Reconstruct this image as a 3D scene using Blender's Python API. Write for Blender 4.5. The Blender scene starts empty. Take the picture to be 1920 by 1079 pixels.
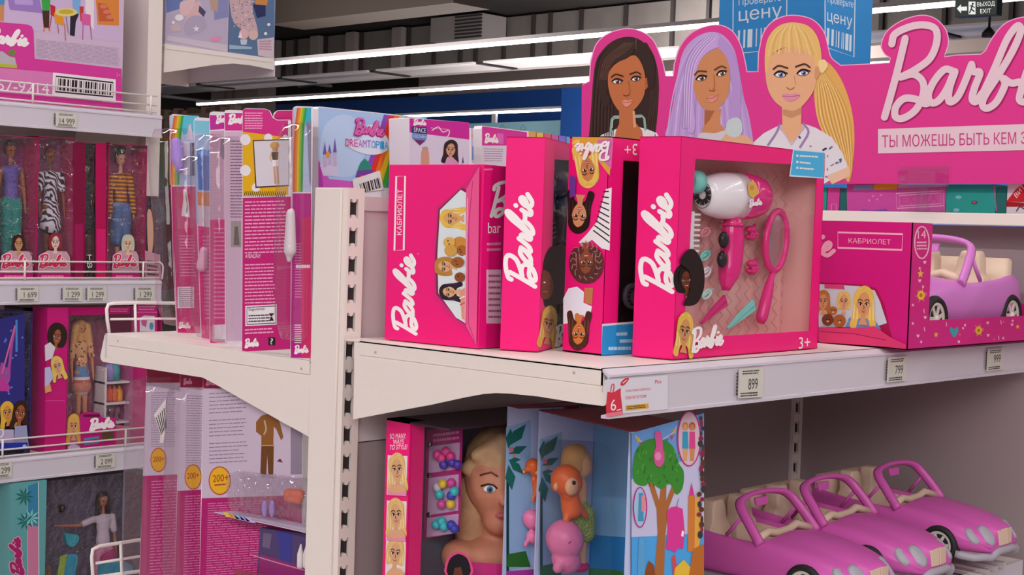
import bpy, bmesh, math, random
from mathutils import Vector, Matrix
from mathutils.geometry import delaunay_2d_cdt
from math import radians, sin, cos, pi
random.seed(7)
S = bpy.context.scene
C = S.collection

# ---------------------------------------------------------------- camera, world, lights, exposure
F_PX = 2740.0
YAW, PITCH, ROLL = radians(43.33), radians(2.298), radians(1.87)
_w = Vector((cos(YAW)*cos(PITCH), sin(YAW)*cos(PITCH), -sin(PITCH)))
_r0 = Vector((sin(YAW), -cos(YAW), 0)); _u0 = _r0.cross(_w)
CR = _r0*cos(ROLL) + _u0*sin(ROLL)
CU = _u0*cos(ROLL) - _r0*sin(ROLL)
CAM = Vector((-1.4323, -1.6968, 1.5))
cd = bpy.data.cameras.new('camera'); cam = bpy.data.objects.new('camera', cd); C.objects.link(cam)
cd.sensor_width = 36.0; cd.sensor_fit = 'HORIZONTAL'; cd.lens = F_PX*36/1920
cd.clip_start = .05; cd.clip_end = 200
cam.matrix_world = Matrix(((CR.x, CU.x, -_w.x, CAM.x), (CR.y, CU.y, -_w.y, CAM.y), (CR.z, CU.z, -_w.z, CAM.z), (0, 0, 0, 1)))
S.camera = cam

wd = bpy.data.worlds.new('world'); S.world = wd; wd.use_nodes = True
wd.node_tree.nodes['Background'].inputs[0].default_value = (1.0, .93, .93, 1)
wd.node_tree.nodes['Background'].inputs[1].default_value = .30
S.view_settings.view_transform = 'Standard'; S.view_settings.look = 'None'
S.view_settings.gamma = 1; S.view_settings.use_curve_mapping = False
S.view_settings.exposure = 0.0
S.cycles.use_denoising = True
S.cycles.max_bounces = 8; S.cycles.transparent_max_bounces = 24

def area(name, loc, sx, sy, power, color=(1, .97, .95), aim=(0, 0, -1)):
    l = bpy.data.lights.new(name, 'AREA'); l.shape = 'RECTANGLE'; l.size = sx; l.size_y = sy; l.energy = power; l.color = color
    o = bpy.data.objects.new(name, l); C.objects.link(o); o.location = loc
    o.rotation_euler = Vector(aim).to_track_quat('-Z', 'Y').to_euler()
    return o
# the shop's linear ceiling lamps run along Y in rows 4.2 m apart; these light the gondolas from the rows near the camera
for xx, pw in ((-4.1, 410), (0.1, 185), (4.3, 200), (8.5, 240)):
    area('ceiling_row_lamp', (xx, 0, 4.0), .16, 16, pw)
# added fill lamps, apart from the real rows, brighten the back wall and duct
for xx, zz, pw in ((14.8, 3.9, 520), (18.6, 3.9, 800), (22.4, 4.2, 1500)):
    area('hall_fill_lamp', (xx, 14, zz), .2, 30, pw, (1, .97, .95), (.75, 0, -.12))
area('hall_bounce_fill', (16.5, 14, 2.2), 5, 34, 1500, (1, .95, .92), (.25, 0, 1))  # added upward fill, standing in for light thrown back by the floor
# lamps of the cross aisle behind the photographer
area('aisle_lamp', (-5.0, -4.5, 3.6), 5, 2.0, 165, (1, .96, .95), (.75, .7, -.5))

# ---------------------------------------------------------------- helpers
def ray(px, py): return CR*((px-960)/F_PX) - CU*((py-539.5)/F_PX) + _w
def P(px, py, ax, v):
    d = ray(px, py); return CAM + d*((v-CAM[ax])/d[ax])

def lin(c): return tuple((x/12.92 if x <= .04045 else ((x+.055)/1.055)**2.4) for x in c)
def hexc(h):
    h = h.lstrip('#'); return lin(tuple(int(h[i:i+2], 16)/255 for i in (0, 2, 4)))
_M = {}
def mat(name, col, rough=.5, metal=0, spec=.35, emit=0, coat=0, bump=None, vary=None):
    if name in _M: return _M[name]
    m = bpy.data.materials.new(name); m.use_nodes = True; nt = m.node_tree
    b = nt.nodes['Principled BSDF']
    c = hexc(col) if isinstance(col, str) else col
    b.inputs['Base Color'].default_value = (*c, 1); b.inputs['Roughness'].default_value = rough
    b.inputs['Metallic'].default_value = metal; b.inputs['Specular IOR Level'].default_value = spec
    b.inputs['Coat Weight'].default_value = coat
    if emit:
        b.inputs['Emission Color'].default_value = (*c, 1); b.inputs['Emission Strength'].default_value = emit
    if vary:
        tc = nt.nodes.new('ShaderNodeTexCoord'); n = nt.nodes.new('ShaderNodeTexNoise'); n.inputs['Scale'].default_value = vary[0]
        n.inputs['Detail'].default_value = 6
        mx = nt.nodes.new('ShaderNodeMix'); mx.data_type = 'RGBA'
        mx.inputs[6].default_value = (*c, 1); mx.inputs[7].default_value = (*(hexc(vary[1]) if isinstance(vary[1], str) else vary[1]), 1)
        nt.links.new(tc.outputs['Object'], n.inputs['Vector']); nt.links.new(n.outputs['Fac'], mx.inputs[0])
        nt.links.new(mx.outputs[2], b.inputs['Base Color'])
    if bump:
        tc = nt.nodes.new('ShaderNodeTexCoord'); n = nt.nodes.new('ShaderNodeTexNoise'); n.inputs['Scale'].default_value = bump[0]
        bp = nt.nodes.new('ShaderNodeBump'); bp.inputs['Strength'].default_value = bump[1]; bp.inputs['Distance'].default_value = bump[2] if len(bump) > 2 else .01
        nt.links.new(tc.outputs['Object'], n.inputs['Vector']); nt.links.new(n.outputs['Fac'], bp.inputs['Height'])
        nt.links.new(bp.outputs['Normal'], b.inputs['Normal'])
    _M[name] = m; return m
def clear(name, tint=(.97, .95, .97), gloss=.10, rough=.06, bump=None, fres=.45):
    if name in _M: return _M[name]
    m = bpy.data.materials.new(name); m.use_nodes = True; nt = m.node_tree; nt.nodes.clear()
    out = nt.nodes.new('ShaderNodeOutputMaterial'); tr = nt.nodes.new('ShaderNodeBsdfTransparent'); gl = nt.nodes.new('ShaderNodeBsdfGlossy')
    mx = nt.nodes.new('ShaderNodeMixShader'); lw = nt.nodes.new('ShaderNodeLayerWeight'); lw.inputs['Blend'].default_value = .35
    ma = nt.nodes.new('ShaderNodeMath'); ma.operation = 'MULTIPLY_ADD'; ma.inputs[1].default_value = fres; ma.inputs[2].default_value = gloss
    nt.links.new(lw.outputs['Facing'], ma.inputs[0]); nt.links.new(ma.outputs[0], mx.inputs[0])
    tr.inputs[0].default_value = (*tint, 1); gl.inputs['Roughness'].default_value = rough
    nt.links.new(tr.outputs[0], mx.inputs[1]); nt.links.new(gl.outputs[0], mx.inputs[2]); nt.links.new(mx.outputs[0], out.inputs[0])
    if bump:
        tc = nt.nodes.new('ShaderNodeTexCoord'); n = nt.nodes.new('ShaderNodeTexNoise'); n.inputs['Scale'].default_value = bump[0]
        bp = nt.nodes.new('ShaderNodeBump'); bp.inputs['Strength'].default_value = bump[1]; bp.inputs['Distance'].default_value = .01
        nt.links.new(tc.outputs['Object'], n.inputs['Vector']); nt.links.new(n.outputs['Fac'], bp.inputs['Height'])
        nt.links.new(bp.outputs['Normal'], gl.inputs['Normal']); nt.links.new(bp.outputs['Normal'], lw.inputs['Normal'])
    _M[name] = m; return m

def tag(o, label=None, cat=None, group=None, kind=None):
    if label: o['label'] = label
    if cat: o['category'] = cat
    if group: o['group'] = group
    if kind: o['kind'] = kind
    return o
def thing(name, label, cat, loc=(0, 0, 0), group=None):
    o = bpy.data.objects.new(name, None); C.objects.link(o); o.location = loc; o.empty_display_size = .05
    return tag(o, label, cat, group)
def link(name, me, parent=None):
    o = bpy.data.objects.new(name, me); C.objects.link(o)
    if parent is not None:
        o.parent = parent
        if parent.parent is None: o.matrix_parent_inverse = Matrix.Translation(-Vector(parent.location))
    return o
class MB:
    """collects polygons (world space) with materials and links them as ONE mesh object"""
    def __init__(s): s.v = []; s.f = []; s.m = []; s.mats = []; s.sm = []
    def mi(s, m):
        if m not in s.mats: s.mats.append(m)
        return s.mats.index(m)
    def add(s, vs, fs, m, smooth=False):
        b = len(s.v); s.v += [tuple(v) for v in vs]; k = s.mi(m)
        for f in fs: s.f.append([b+i for i in f]); s.m.append(k); s.sm.append(smooth)
        return s
    def box(s, a, b, m):
        x0, x1 = sorted((a[0], b[0])); y0, y1 = sorted((a[1], b[1])); z0, z1 = sorted((a[2], b[2]))
        v = [(x0, y0, z0), (x1, y0, z0), (x1, y1, z0), (x0, y1, z0), (x0, y0, z1), (x1, y0, z1), (x1, y1, z1), (x0, y1, z1)]
        return s.add(v, [(0, 3, 2, 1), (4, 5, 6, 7), (0, 1, 5, 4), (1, 2, 6, 5), (2, 3, 7, 6), (3, 0, 4, 7)], m)
    def hexa(s, bot, top, m):
        v = list(bot)+list(top); n = len(bot)
        return s.add(v, [tuple(reversed(range(n))), tuple(range(n, 2*n))]+[(i, (i+1) % n, n+(i+1) % n, n+i) for i in range(n)], m)
    def prism(s, pts, d, m, smooth=False):
        """closed outline pts extruded by vector d"""
        n = len(pts); d = Vector(d); v = [Vector(p) for p in pts]; v2 = [p+d for p in v]
        s.add(v+v2, [tuple(range(n)), tuple(reversed(range(n, 2*n)))], m)
        return s.add(v+v2, [(i, n+i, n+(i+1) % n, (i+1) % n) for i in range(n)], m, smooth)
    def loft(s, rings, m, smooth=True, close=True, caps=True, mats=None):
        n = len(rings[0]); v = [p for r in rings for p in r]; fs = []
        for i in range(len(rings)-1):
            for j in range(n if close else n-1):
                a = i*n+j; b = i*n+(j+1) % n; fs.append((a, b, b+n, a+n))
        s.add(v, fs, m, smooth)
        if caps:
            s.add(rings[0], [tuple(reversed(range(n)))], m); s.add(rings[-1], [tuple(range(n))], m)
        return s
    def tube(s, pts, r, m, n=8, closed=False, caps=True):
        pts = [Vector(p) for p in pts]; rings = []; k = len(pts); up = None
        rr = r if isinstance(r, (list, tuple)) else [r]*k
        for i in range(k):
            if closed: t = pts[(i+1) % k]-pts[i-1]
            else: t = pts[min(i+1, k-1)]-pts[max(i-1, 0)]
            t = t.normalized() if t.length > 1e-9 else Vector((0, 0, 1))
            if up is None:
                a = Vector((0, 0, 1)) if abs(t.z) < .9 else Vector((1, 0, 0)); up = (a-t*a.dot(t)).normalized()
            else:
                up = up-t*up.dot(t); up = up.normalized() if up.length > 1e-6 else t.orthogonal().normalized()
            sd = t.cross(up)
            rings.append([pts[i]+(up*cos(2*pi*j/n)+sd*sin(2*pi*j/n))*rr[i] for j in range(n)])
        if closed: rings.append(rings[0]); return s.loft(rings, m, True, True, False)
        return s.loft(rings, m, True, True, caps)
    def lathe(s, prof, o, axis, m, n=24, caps=True, sx=1.0, side=None):
        axis = Vector(axis).normalized(); o = Vector(o); u = Vector(side) if side else axis.orthogonal().normalized(); v = axis.cross(u)
        return s.loft([[o+axis*h+(u*cos(2*pi*j/n)*sx+v*sin(2*pi*j/n))*r for j in range(n)] for r, h in prof], m, True, True, caps)
    def ball(s, c, r, m, nu=16, nv=10, ax=None):
        c = Vector(c); r = (r, r, r) if not isinstance(r, (tuple, list)) else r
        A = ax or Matrix.Identity(3)
        rings = []
        for i in range(nv+1):
            t = pi*i/nv; q = max(sin(t), 1e-3)
            rings.append([c+A @ Vector((r[0]*q*cos(2*pi*j/nu), r[1]*q*sin(2*pi*j/nu), -r[2]*cos(t))) for j in range(nu)])
        return s.loft(rings, m, True, True, True)
    def build(s, name, parent=None, bevel=0, seg=2, sub=0, fixn=True):
        me = bpy.data.meshes.new(name); off = Vector((0, 0, 0))
        if parent is None and s.v:
            n = len(s.v); off = Vector((sum(v[0] for v in s.v)/n, sum(v[1] for v in s.v)/n, min(v[2] for v in s.v)))
        me.from_pydata([tuple(Vector(v)-off) for v in s.v], [], s.f)
        for m in s.mats: me.materials.append(m)
        me.polygons.foreach_set('material_index', s.m); me.polygons.foreach_set('use_smooth', s.sm)
        if fixn:
            bm = bmesh.new(); bm.from_mesh(me); bmesh.ops.remove_doubles(bm, verts=bm.verts, dist=1e-6)
            bmesh.ops.recalc_face_normals(bm, faces=bm.faces); bm.to_mesh(me); bm.free()
        me.update(); o = link(name, me, parent)
        if parent is None: o.location = off
        if bevel:
            b = o.modifiers.new('bevel', 'BEVEL'); b.width = bevel; b.segments = seg; b.limit_method = 'ANGLE'; b.angle_limit = radians(40); b.harden_normals = False
        if sub:
            b = o.modifiers.new('sub', 'SUBSURF'); b.levels = sub; b.render_levels = sub
        return o

def spl(pts, n=8, closed=False):
    """Catmull-Rom through 2-D or 3-D points"""
    pts = [Vector(p) for p in pts]; k = len(pts); out = []
    for i in range(k if closed else k-1):
        p0 = pts[i-1] if (closed or i > 0) else pts[0]*2-pts[1]
        p1 = pts[i]; p2 = pts[(i+1) % k]
        p3 = pts[(i+2) % k] if (closed or i+2 < k) else p2*2-p1
        for j in range(n):
            t = j/n
            out.append(.5*((2*p1)+(p2-p0)*t+(2*p0-5*p1+4*p2-p3)*t*t+(3*p1-p0-3*p2+p3)*t**3))
    if not closed: out.append(pts[-1])
    return out

def rounded(pts, r=.012, n=4):
    """closed outline with rounded corners (3-D points)"""
    out = []; k = len(pts)
    for i in range(k):
        p = Vector(pts[i]); a = Vector(pts[i-1])-p; b = Vector(pts[(i+1) % k])-p
        q = min(r, a.length*.45); w = min(r, b.length*.45); A_ = p+a.normalized()*q; B_ = p+b.normalized()*w
        for j in range(n+1):
            t = j/n; out.append(A_*(1-t)**2+p*2*t*(1-t)+B_*t*t)
    return out

class Plane:
    """a real flat face: o a point on it, n its outward normal; photo points are carried onto it along the line of sight"""
    def __init__(s, o, n): s.o = Vector(o); s.n = Vector(n).normalized()
    def at(s, p, lift=0):
        d = ray(p[0], p[1]); o = s.o+s.n*lift
        return CAM+d*((o-CAM).dot(s.n)/d.dot(s.n))
def YP(y): return Plane((0, y, 0), (0, -1, 0))
def XP(x): return Plane((x, 0, 0), (-1, 0, 0))
EPS = .00025
class Art(MB):
    """printed artwork on a Plane, drawn as thin layers of ink"""
    def __init__(s, plane): super().__init__(); s.p = plane
    def poly(s, pts, m, L=1, smooth=0):
        if smooth: pts = spl(pts, smooth, True)
        v = [s.p.at(p, EPS*L) for p in pts]; s.add(v, [tuple(range(len(v)))], m); return s
    def rect(s, a, b, m, L=1): return s.poly([(a[0], a[1]), (b[0], a[1]), (b[0], b[1]), (a[0], b[1])], m, L)
    def ell(s, c, rx, ry, m, L=1, rot=0, n=20, a0=0, a1=360):
        r = radians(rot); pts = []
        for j in range(n+(a1-a0 < 360)):
            t = radians(a0+(a1-a0)*j/n); x = rx*cos(t); y = ry*sin(t); pts.append((c[0]+x*cos(r)-y*sin(r), c[1]+x*sin(r)+y*cos(r)))
        return s.poly(pts, m, L)
    def stroke(s, pts, w, m, L=1, smooth=0, closed=False, caps=True):
        if smooth: pts = spl(pts, smooth, closed)
        pts = [Vector(p[:2]) for p in pts]; k = len(pts); ww = w if isinstance(w, list) else [w]*k
        A = []; B = []; T = []
        for i in range(k):
            t = (pts[(i+1) % k]-pts[i-1]) if closed else (pts[min(i+1, k-1)]-pts[max(i-1, 0)])
            if t.length < 1e-9: t = Vector((1, 0))
            t.normalize(); T.append(t); q = Vector((-t.y, t.x))*(ww[i]/2); A.append(pts[i]+q); B.append(pts[i]-q)
        if (pts[0]-pts[-1]).length < 1e-6 and not closed: return s.ell(pts[0], ww[0]/2, ww[0]/2, m, L, n=12)
        st = min(8e-6, 1.2e-4/k); v = [s.p.at(p, EPS*L+st*(i % k)) for i, p in enumerate(A+B)]; fs = []
        for i in range(k if closed else k-1):
            j = (i+1) % k; fs.append((i, j, k+j, k+i))
        s.add(v, fs, m)
        if caps and not closed:
            for i, sg in ((0, -1), (k-1, 1)):
                c = pts[i]; q = (A[i]-c); t = T[i]*sg*(ww[i]/2)
                s.poly([c+q*cos(pi*j/6)+t*sin(pi*j/6) for j in range(7)], m, L)
        return s
    def text(s, body, p00, p10, p01, m, L=2, bold=0):
        p00, p10, p01 = Vector(p00), Vector(p10), Vector(p01)
        me = _glyphs(body, round(min(.045, .008+bold*.7/max(1, (p01-p00).length)), 3)); xs = [v[0] for v in me[0]]; ys = [v[1] for v in me[0]]
        x0, x1, y0, y1 = min(xs), max(xs), min(ys), max(ys)
        e1 = (p10-p00)/(x1-x0); e2 = (p01-p00)/(y1-y0)
        s.add([s.p.at(p00+e1*(a-x0)+e2*(b-y0), EPS*(L+.08)) for a, b in me[0]], me[1], m)
        return s
    def logo(s, o, ex, ey, m, L=2, w=.085, upto=99):
        """the script word written as brush strokes: o baseline start, ex one word length, ey its height"""
        o, ex, ey = Vector(o), Vector(ex), Vector(ey); sc = (ex.length*.5+ey.length*.75)
        for i, st in enumerate(LOGO[:upto]): s.stroke([o+ex*(x)+ey*(y) for x, y in st], w*sc, m, L+.12*i, smooth=6 if len(st) > 2 else 0)
        return s
    def lines(s, q, n, m, L=2, fill=.55, seed=1, rag=.1, words=True):
        """rows of fine print in the quad q = TL, TR, BR, BL"""
        rd = random.Random(seed); q = [Vector(p) for p in q]
        def bi(u, v): return (q[0]*(1-u)+q[1]*u)*(1-v)+(q[3]*(1-u)+q[2]*u)*v
        for i in range(n):
            v0 = (i+.5-fill/2)/n; v1 = (i+.5+fill/2)/n; u = 0; end = 1-rd.random()*rag
            while u < end:
                w = rd.uniform(.05, .18) if words else end-u; u2 = min(end, u+w)
                s.poly([bi(u, v0), bi(u2, v0), bi(u2, v1), bi(u, v1)], m, L); u = u2+.018
        return s
    def bars(s, q, m, L=2, n=26, seed=1):
        rd = random.Random(seed); q = [Vector(p) for p in q]
        def bi(u, v): return (q[0]*(1-u)+q[1]*u)*(1-v)+(q[3]*(1-u)+q[2]*u)*v
        u = 0
        while u < .985:
            w = rd.choice((.35, .6, 1.1, 1.5))/n; s.poly([bi(u, 0), bi(min(1, u+w), 0), bi(min(1, u+w), 1), bi(u, 1)], m, L); u += w+rd.choice((.45, .7, 1.1))/n
        return s
    def build(s, name, parent=None):
        me = bpy.data.meshes.new(name); off = Vector((0, 0, 0))
        me.from_pydata(s.v, [], s.f)
        for m in s.mats: me.materials.append(m)
        me.polygons.foreach_set('material_index', s.m); me.update()
        return link(name, me, parent)
_G = {}
def _glyphs(body, off=0):
    if (body, off) in _G: return _G[(body, off)]
    cu = bpy.data.curves.new('t', 'FONT'); cu.body = body; cu.fill_mode = 'NONE'; cu.resolution_u = 4; cu.offset = off
    o = bpy.data.objects.new('t', cu); C.objects.link(o); bpy.context.view_layer.update()
    me = o.to_mesh(); vs = [Vector((v.co.x, v.co.y)) for v in me.vertices]; es = [tuple(e.vertices) for e in me.edges]
    o.to_mesh_clear(); bpy.data.objects.remove(o); bpy.data.curves.remove(cu)
    nb = {}
    for i, j in es: nb.setdefault(i, []).append(j); nb.setdefault(j, []).append(i)
    loops = []; seen = set()
    for i in range(len(vs)):
        if i in seen or len(nb.get(i, ())) < 2: continue
        lp = [i]; seen.add(i); c = i+1 if i+1 in nb[i] else nb[i][0]
        while c not in seen: lp.append(c); seen.add(c); d = [k for k in nb[c] if k not in seen]; c = d[0] if d else i
        loops.append([vs[k] for k in lp])
    q = delaunay_2d_cdt(vs, es, [], 0, 1e-6)
    def wind(x, y):                     # non-zero winding keeps counters open and overlapping strokes filled
        w = 0
        for lp in loops:
            for k in range(len(lp)):
                a, b = lp[k-1], lp[k]
                if (a.y <= y) != (b.y <= y):
                    s_ = (b.x-a.x)*(y-a.y)-(x-a.x)*(b.y-a.y)
                    if b.y > a.y and s_ > 0: w += 1
                    elif b.y <= a.y and s_ < 0: w -= 1
        return w
    V2 = q[0]; r = ([(v.x, v.y) for v in V2], [tuple(f) for f in q[2] if wind(sum(V2[k].x for k in f)/3, sum(V2[k].y for k in f)/3)])
    _G[(body, off)] = r; return r
def _lg(pts): return [((x-125)/870., (580-y)/470.) for x, y in pts]
LOGO = [_lg(p) for p in (
    [(250, 185), (215, 330), (180, 460), (150, 565)],
    [(185, 212), (200, 165), (270, 130), (340, 120), (395, 140), (402, 200), (370, 280), (300, 335), (228, 372)],
    [(228, 372), (290, 358), (335, 395), (335, 460), (300, 530), (240, 570), (203, 562), (205, 515), (245, 475), (300, 478), (345, 500), (370, 490)],
    [(485, 345), (440, 335), (390, 390), (362, 455), (375, 495), (410, 485), (450, 430), (478, 365)],
    [(490, 345), (462, 430), (462, 490), (500, 470), (535, 400), (570, 310)],
    [(570, 310), (578, 345), (610, 350), (585, 420), (572, 475), (590, 490), (620, 450)],
    [(620, 460), (680, 330), (740, 190), (790, 125), (806, 150), (770, 240), (700, 360), (635, 460), (622, 505), (645, 522), (690, 490), (730, 410), (722, 378), (760, 400), (800, 395)],
    [(835, 345), (812, 420), (800, 480), (830, 488), (870, 440)],
    [(866, 262), (870, 255)],
    [(870, 440), (930, 400), (950, 350), (930, 325), (895, 360), (872, 430), (880, 485), (925, 495), (985, 430)])]

def head(A, c, s, hair, skin, L=2, rot=0, flip=1, style='long', lip='#b4474f', line='#4a2b22', hl=None, squash=1.0, eyes=True, brow=None):
    """an illustrated girl's head; c face centre (photo px), s half face height in px, rot in degrees clockwise, squash narrows it with the face it is printed on"""
    r = radians(rot)
    def T(p):
        x, y = p[0]*s*flip, p[1]*s
        x, y = x*cos(r)-y*sin(r), x*sin(r)+y*cos(r); return (c[0]+x*squash, c[1]+y)
    hm = ink(hair); sk = ink(skin); lm = ink(line); lp = ink(lip)
    W = mat('ink_white', '#f2e8ea', .45); BK = mat('ink_dark', '#2a1a1c', .45)
    hd = {'long': [(-.2, -1.55), (.5, -1.5), (1.0, -1.0), (1.12, -.2), (1.2, .8), (1.35, 1.9), (.85, 2.1), (.45, 1.2), (-.45, 1.2), (-.8, 2.1), (-1.4, 1.9), (-1.15, .8), (-1.1, -.2), (-.95, -1.0)],
          'afro': [(0, -1.9), (.9, -1.7), (1.6, -1.0), (1.8, 0), (1.55, .9), (.9, 1.35), (-.9, 1.35), (-1.55, .9), (-1.8, 0), (-1.6, -1.0), (-.9, -1.7)],
          'bob': [(0, -1.5), (.8, -1.3), (1.15, -.5), (1.2, .5), (1.0, 1.1), (.5, 1.0), (-.5, 1.0), (-1.0, 1.1), (-1.2, .5), (-1.15, -.5), (-.8, -1.3)]}[style]
    A.poly([T(p) for p in spl(hd, 4, True)], hm, L)
    if hl:
        h2 = mat('ink_'+hl, hl, .45)
        for k in (-.85, -.55, .6, .9): A.stroke([T(p) for p in ((k*.5, -1.35), (k*1.05, -.6), (k*1.15, .4), (k*1.2, 1.3 if style == 'long' else .8))], .1*s, h2, L+.5, smooth=4, caps=False)
    A.poly([T(p) for p in ((-.24, .6), (.24, .6), (.26, 1.3), (.5, 1.75), (-.5, 1.75), (-.26, 1.3))], sk, L+1)
    A.poly([T(p) for p in spl([(0, -1.02), (.5, -.9), (.74, -.35), (.68, .25), (.42, .78), (0, 1.02), (-.42, .78), (-.68, .25), (-.74, -.35), (-.5, -.9)], 4, True)], sk, L+2)
    # hair over the forehead
    A.poly([T(p) for p in spl([(.15, -1.1), (-.35, -.8), (-.72, -.1), (-.95, .1), (-.95, -.8), (-.4, -1.3)], 4, True)], hm, L+3.4)
    A.poly([T(p) for p in spl([(.1, -1.1), (.5, -.75), (.72, -.1), (.95, .1), (.95, -.8), (.5, -1.3)], 4, True)], hm, L+3)
    if eyes:
        for k in (-1, 1):
            A.ell(T((k*.34, -.02)), .19*s*squash, .13*s, W, L+4, n=10); A.ell(T((k*.33, -.01)), .1*s*squash, .12*s, BK, L+5, n=10)
            A.stroke([T(p) for p in ((k*.14, -.02), (k*.32, -.16), (k*.56, -.1))], .06*s, BK, L+6, smooth=3)
            A.stroke([T(p) for p in ((k*.14, -.3), (k*.36, -.42), (k*.6, -.3))], .07*s, mat('ink_'+brow, brow, .45) if brow else lm, L+5, smooth=3)
        A.stroke([T(p) for p in ((.02, .1), (.1, .32), (-.03, .36))], .05*s, lm, L+5)
    A.poly([T(p) for p in spl([(-.26, .54), (-.08, .5), (0, .53), (.08, .5), (.26, .54), (.1, .68), (-.1, .68)], 3, True)], lp, L+5)
    A.stroke([T((-.2, .57)), T((.2, .57))], .035*s, W, L+6, caps=False)

# bodies of toys: overlapping tapered limbs grown into one continuous skin
def remesh(caps, voxel, name, m, parent=None, smooth=4, islands=False):
    mb = MB()
    for c in caps:
        a, ra, b, rb = Vector(c[0]), c[1], Vector(c[2]), c[3]; fl = c[4] if len(c) > 4 else 1.0; axd = Vector(c[5]) if len(c) > 5 else Vector((0, 1, 0))
        d = b-a; t = d.normalized() if d.length > 1e-6 else Vector((0, 0, 1))
        u = t.orthogonal().normalized(); v = t.cross(u); n = 14; rings = []
        for k in range(6): q = k/5*pi/2; rings.append([a-t*ra*cos(q)+(u*cos(2*pi*j/n)+v*sin(2*pi*j/n))*max(ra*sin(q), 1e-4) for j in range(n)])
        for k in range(6): q = k/5*pi/2; rings.append([b+t*rb*sin(q)+(u*cos(2*pi*j/n)+v*sin(2*pi*j/n))*max(rb*cos(q), 1e-4) for j in range(n)])
        if fl != 1.0:
            ax = axd.normalized(); mid = (a+b)/2
            rings = [[p-ax*((p-mid).dot(ax)*(1-fl)) for p in r] for r in rings]
        mb.loft(rings, m)
    me = bpy.data.meshes.new('tmp'); me.from_pydata([tuple(v) for v in mb.v], [], mb.f)
    bm = bmesh.new(); bm.from_mesh(me); bmesh.ops.remove_doubles(bm, verts=bm.verts, dist=1e-6); bmesh.ops.recalc_face_normals(bm, faces=bm.faces); bm.to_mesh(me); bm.free()
    o = bpy.data.objects.new('tmp', me); C.objects.link(o)
    r = o.modifiers.new('r', 'REMESH'); r.mode = 'VOXEL'; r.voxel_size = voxel; r.use_smooth_shade = True
    if smooth:
        q = o.modifiers.new('s', 'SMOOTH'); q.iterations = smooth; q.factor = .5
    dg = bpy.context.evaluated_depsgraph_get(); dg.update()
    m2 = bpy.data.meshes.new_from_object(o.evaluated_get(dg)); m2.name = name
    bpy.data.objects.remove(o); bpy.data.meshes.remove(me)
    m2.materials.clear(); m2.materials.append(m)
    m2.polygons.foreach_set('use_smooth', [True]*len(m2.polygons)); m2.polygons.foreach_set('material_index', [0]*len(m2.polygons))
    return link(name, m2, parent)

# ---------------------------------------------------------------- colours
WHITE = mat('white_powder_coat', (.78, .69, .65), .42, bump=(900, .05))
WHITE2 = mat('white_rail_plastic', (.62, .56, .63), .35)
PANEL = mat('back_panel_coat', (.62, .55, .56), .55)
GREYPANEL = mat('grey_panel_coat', (.35, .275, .285), .55)  # grey coat, with red light bounced off the pink goods mixed into its colour
PINK = mat('hot_pink_card', (.86, .006, .19), .38)
PINKD = mat('magenta_card', (.62, .008, .20), .4)
PINKL = mat('ink_light_pink', '#e88ab0', .42)
WINK = mat('ink_white', '#f2e8ea', .45)
DARK = mat('ink_dark', '#2a1a1c', .45, spec=.2)
BLUES = mat('ink_sticker_blue', '#2c93d6', .4)
def ink(c): return mat('ink_'+c, c, .45, spec=.2)
FILM = clear('clear_film', (.98, .97, .98), .012, .05, (22, .25), .10)
CRINKLE = clear('crinkled_film', (.96, .93, .96), .07, .03, (48, 1.0), .30)
BUB = clear('clear_bubble', (.955, .93, .945), .05, .07, (16, .35), .24)
ACR = clear('clear_acrylic', (.95, .94, .96), .05, .03, None, .15)
# ---------------------------------------------------------------- the shop hall
def struct(mb, name, **k): return tag(mb.build(name, **k), kind='structure')
FLOOR = mat('floor_tile', (.42, .36, .35), .35); CEIL = mat('ceiling_dark', (.025, .02, .018), .8)
struct(MB().box((-9, -10, -.05), (34, 44, 0), FLOOR), 'floor')
struct(MB().box((-9, -10, 6.6), (34, 44, 6.7), CEIL), 'ceiling')
BLUE = mat('wall_blue_paint', (.012, .085, .36), .5); BEIGE = mat('bulkhead_beige', (.36, .29, .26), .7, vary=(2.0, (.30, .23, .2)))
zt = P(750, 183, 0, 24).z
struct(MB().box((24, -8, 0), (24.2, 42, zt), BLUE), 'wall_back')
y785 = P(785, 160, 0, 23.9).y
struct(MB().box((23.9, -8, zt), (24.3, y785, P(940, 128, 0, 23.9).z), BEIGE), 'trim_1')
struct(MB().box((23.95, y785, zt), (24.2, 42, P(940, 128, 0, 23.9).z), CEIL), 'trim_2')
a = P(396, 170, 0, 22); b = P(483, 170, 0, 22)
m = MB().box((22, a.y, 0), (22.6, b.y, 5.2), BEIGE)
for u in (.33, .5): m.box((21.98, a.y+(b.y-a.y)*u-.03, 0), (22, a.y+(b.y-a.y)*u+.03, 5.2), mat('beige_joint', (.2, .15, .13), .7))
struct(m, 'trim_3')
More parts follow.
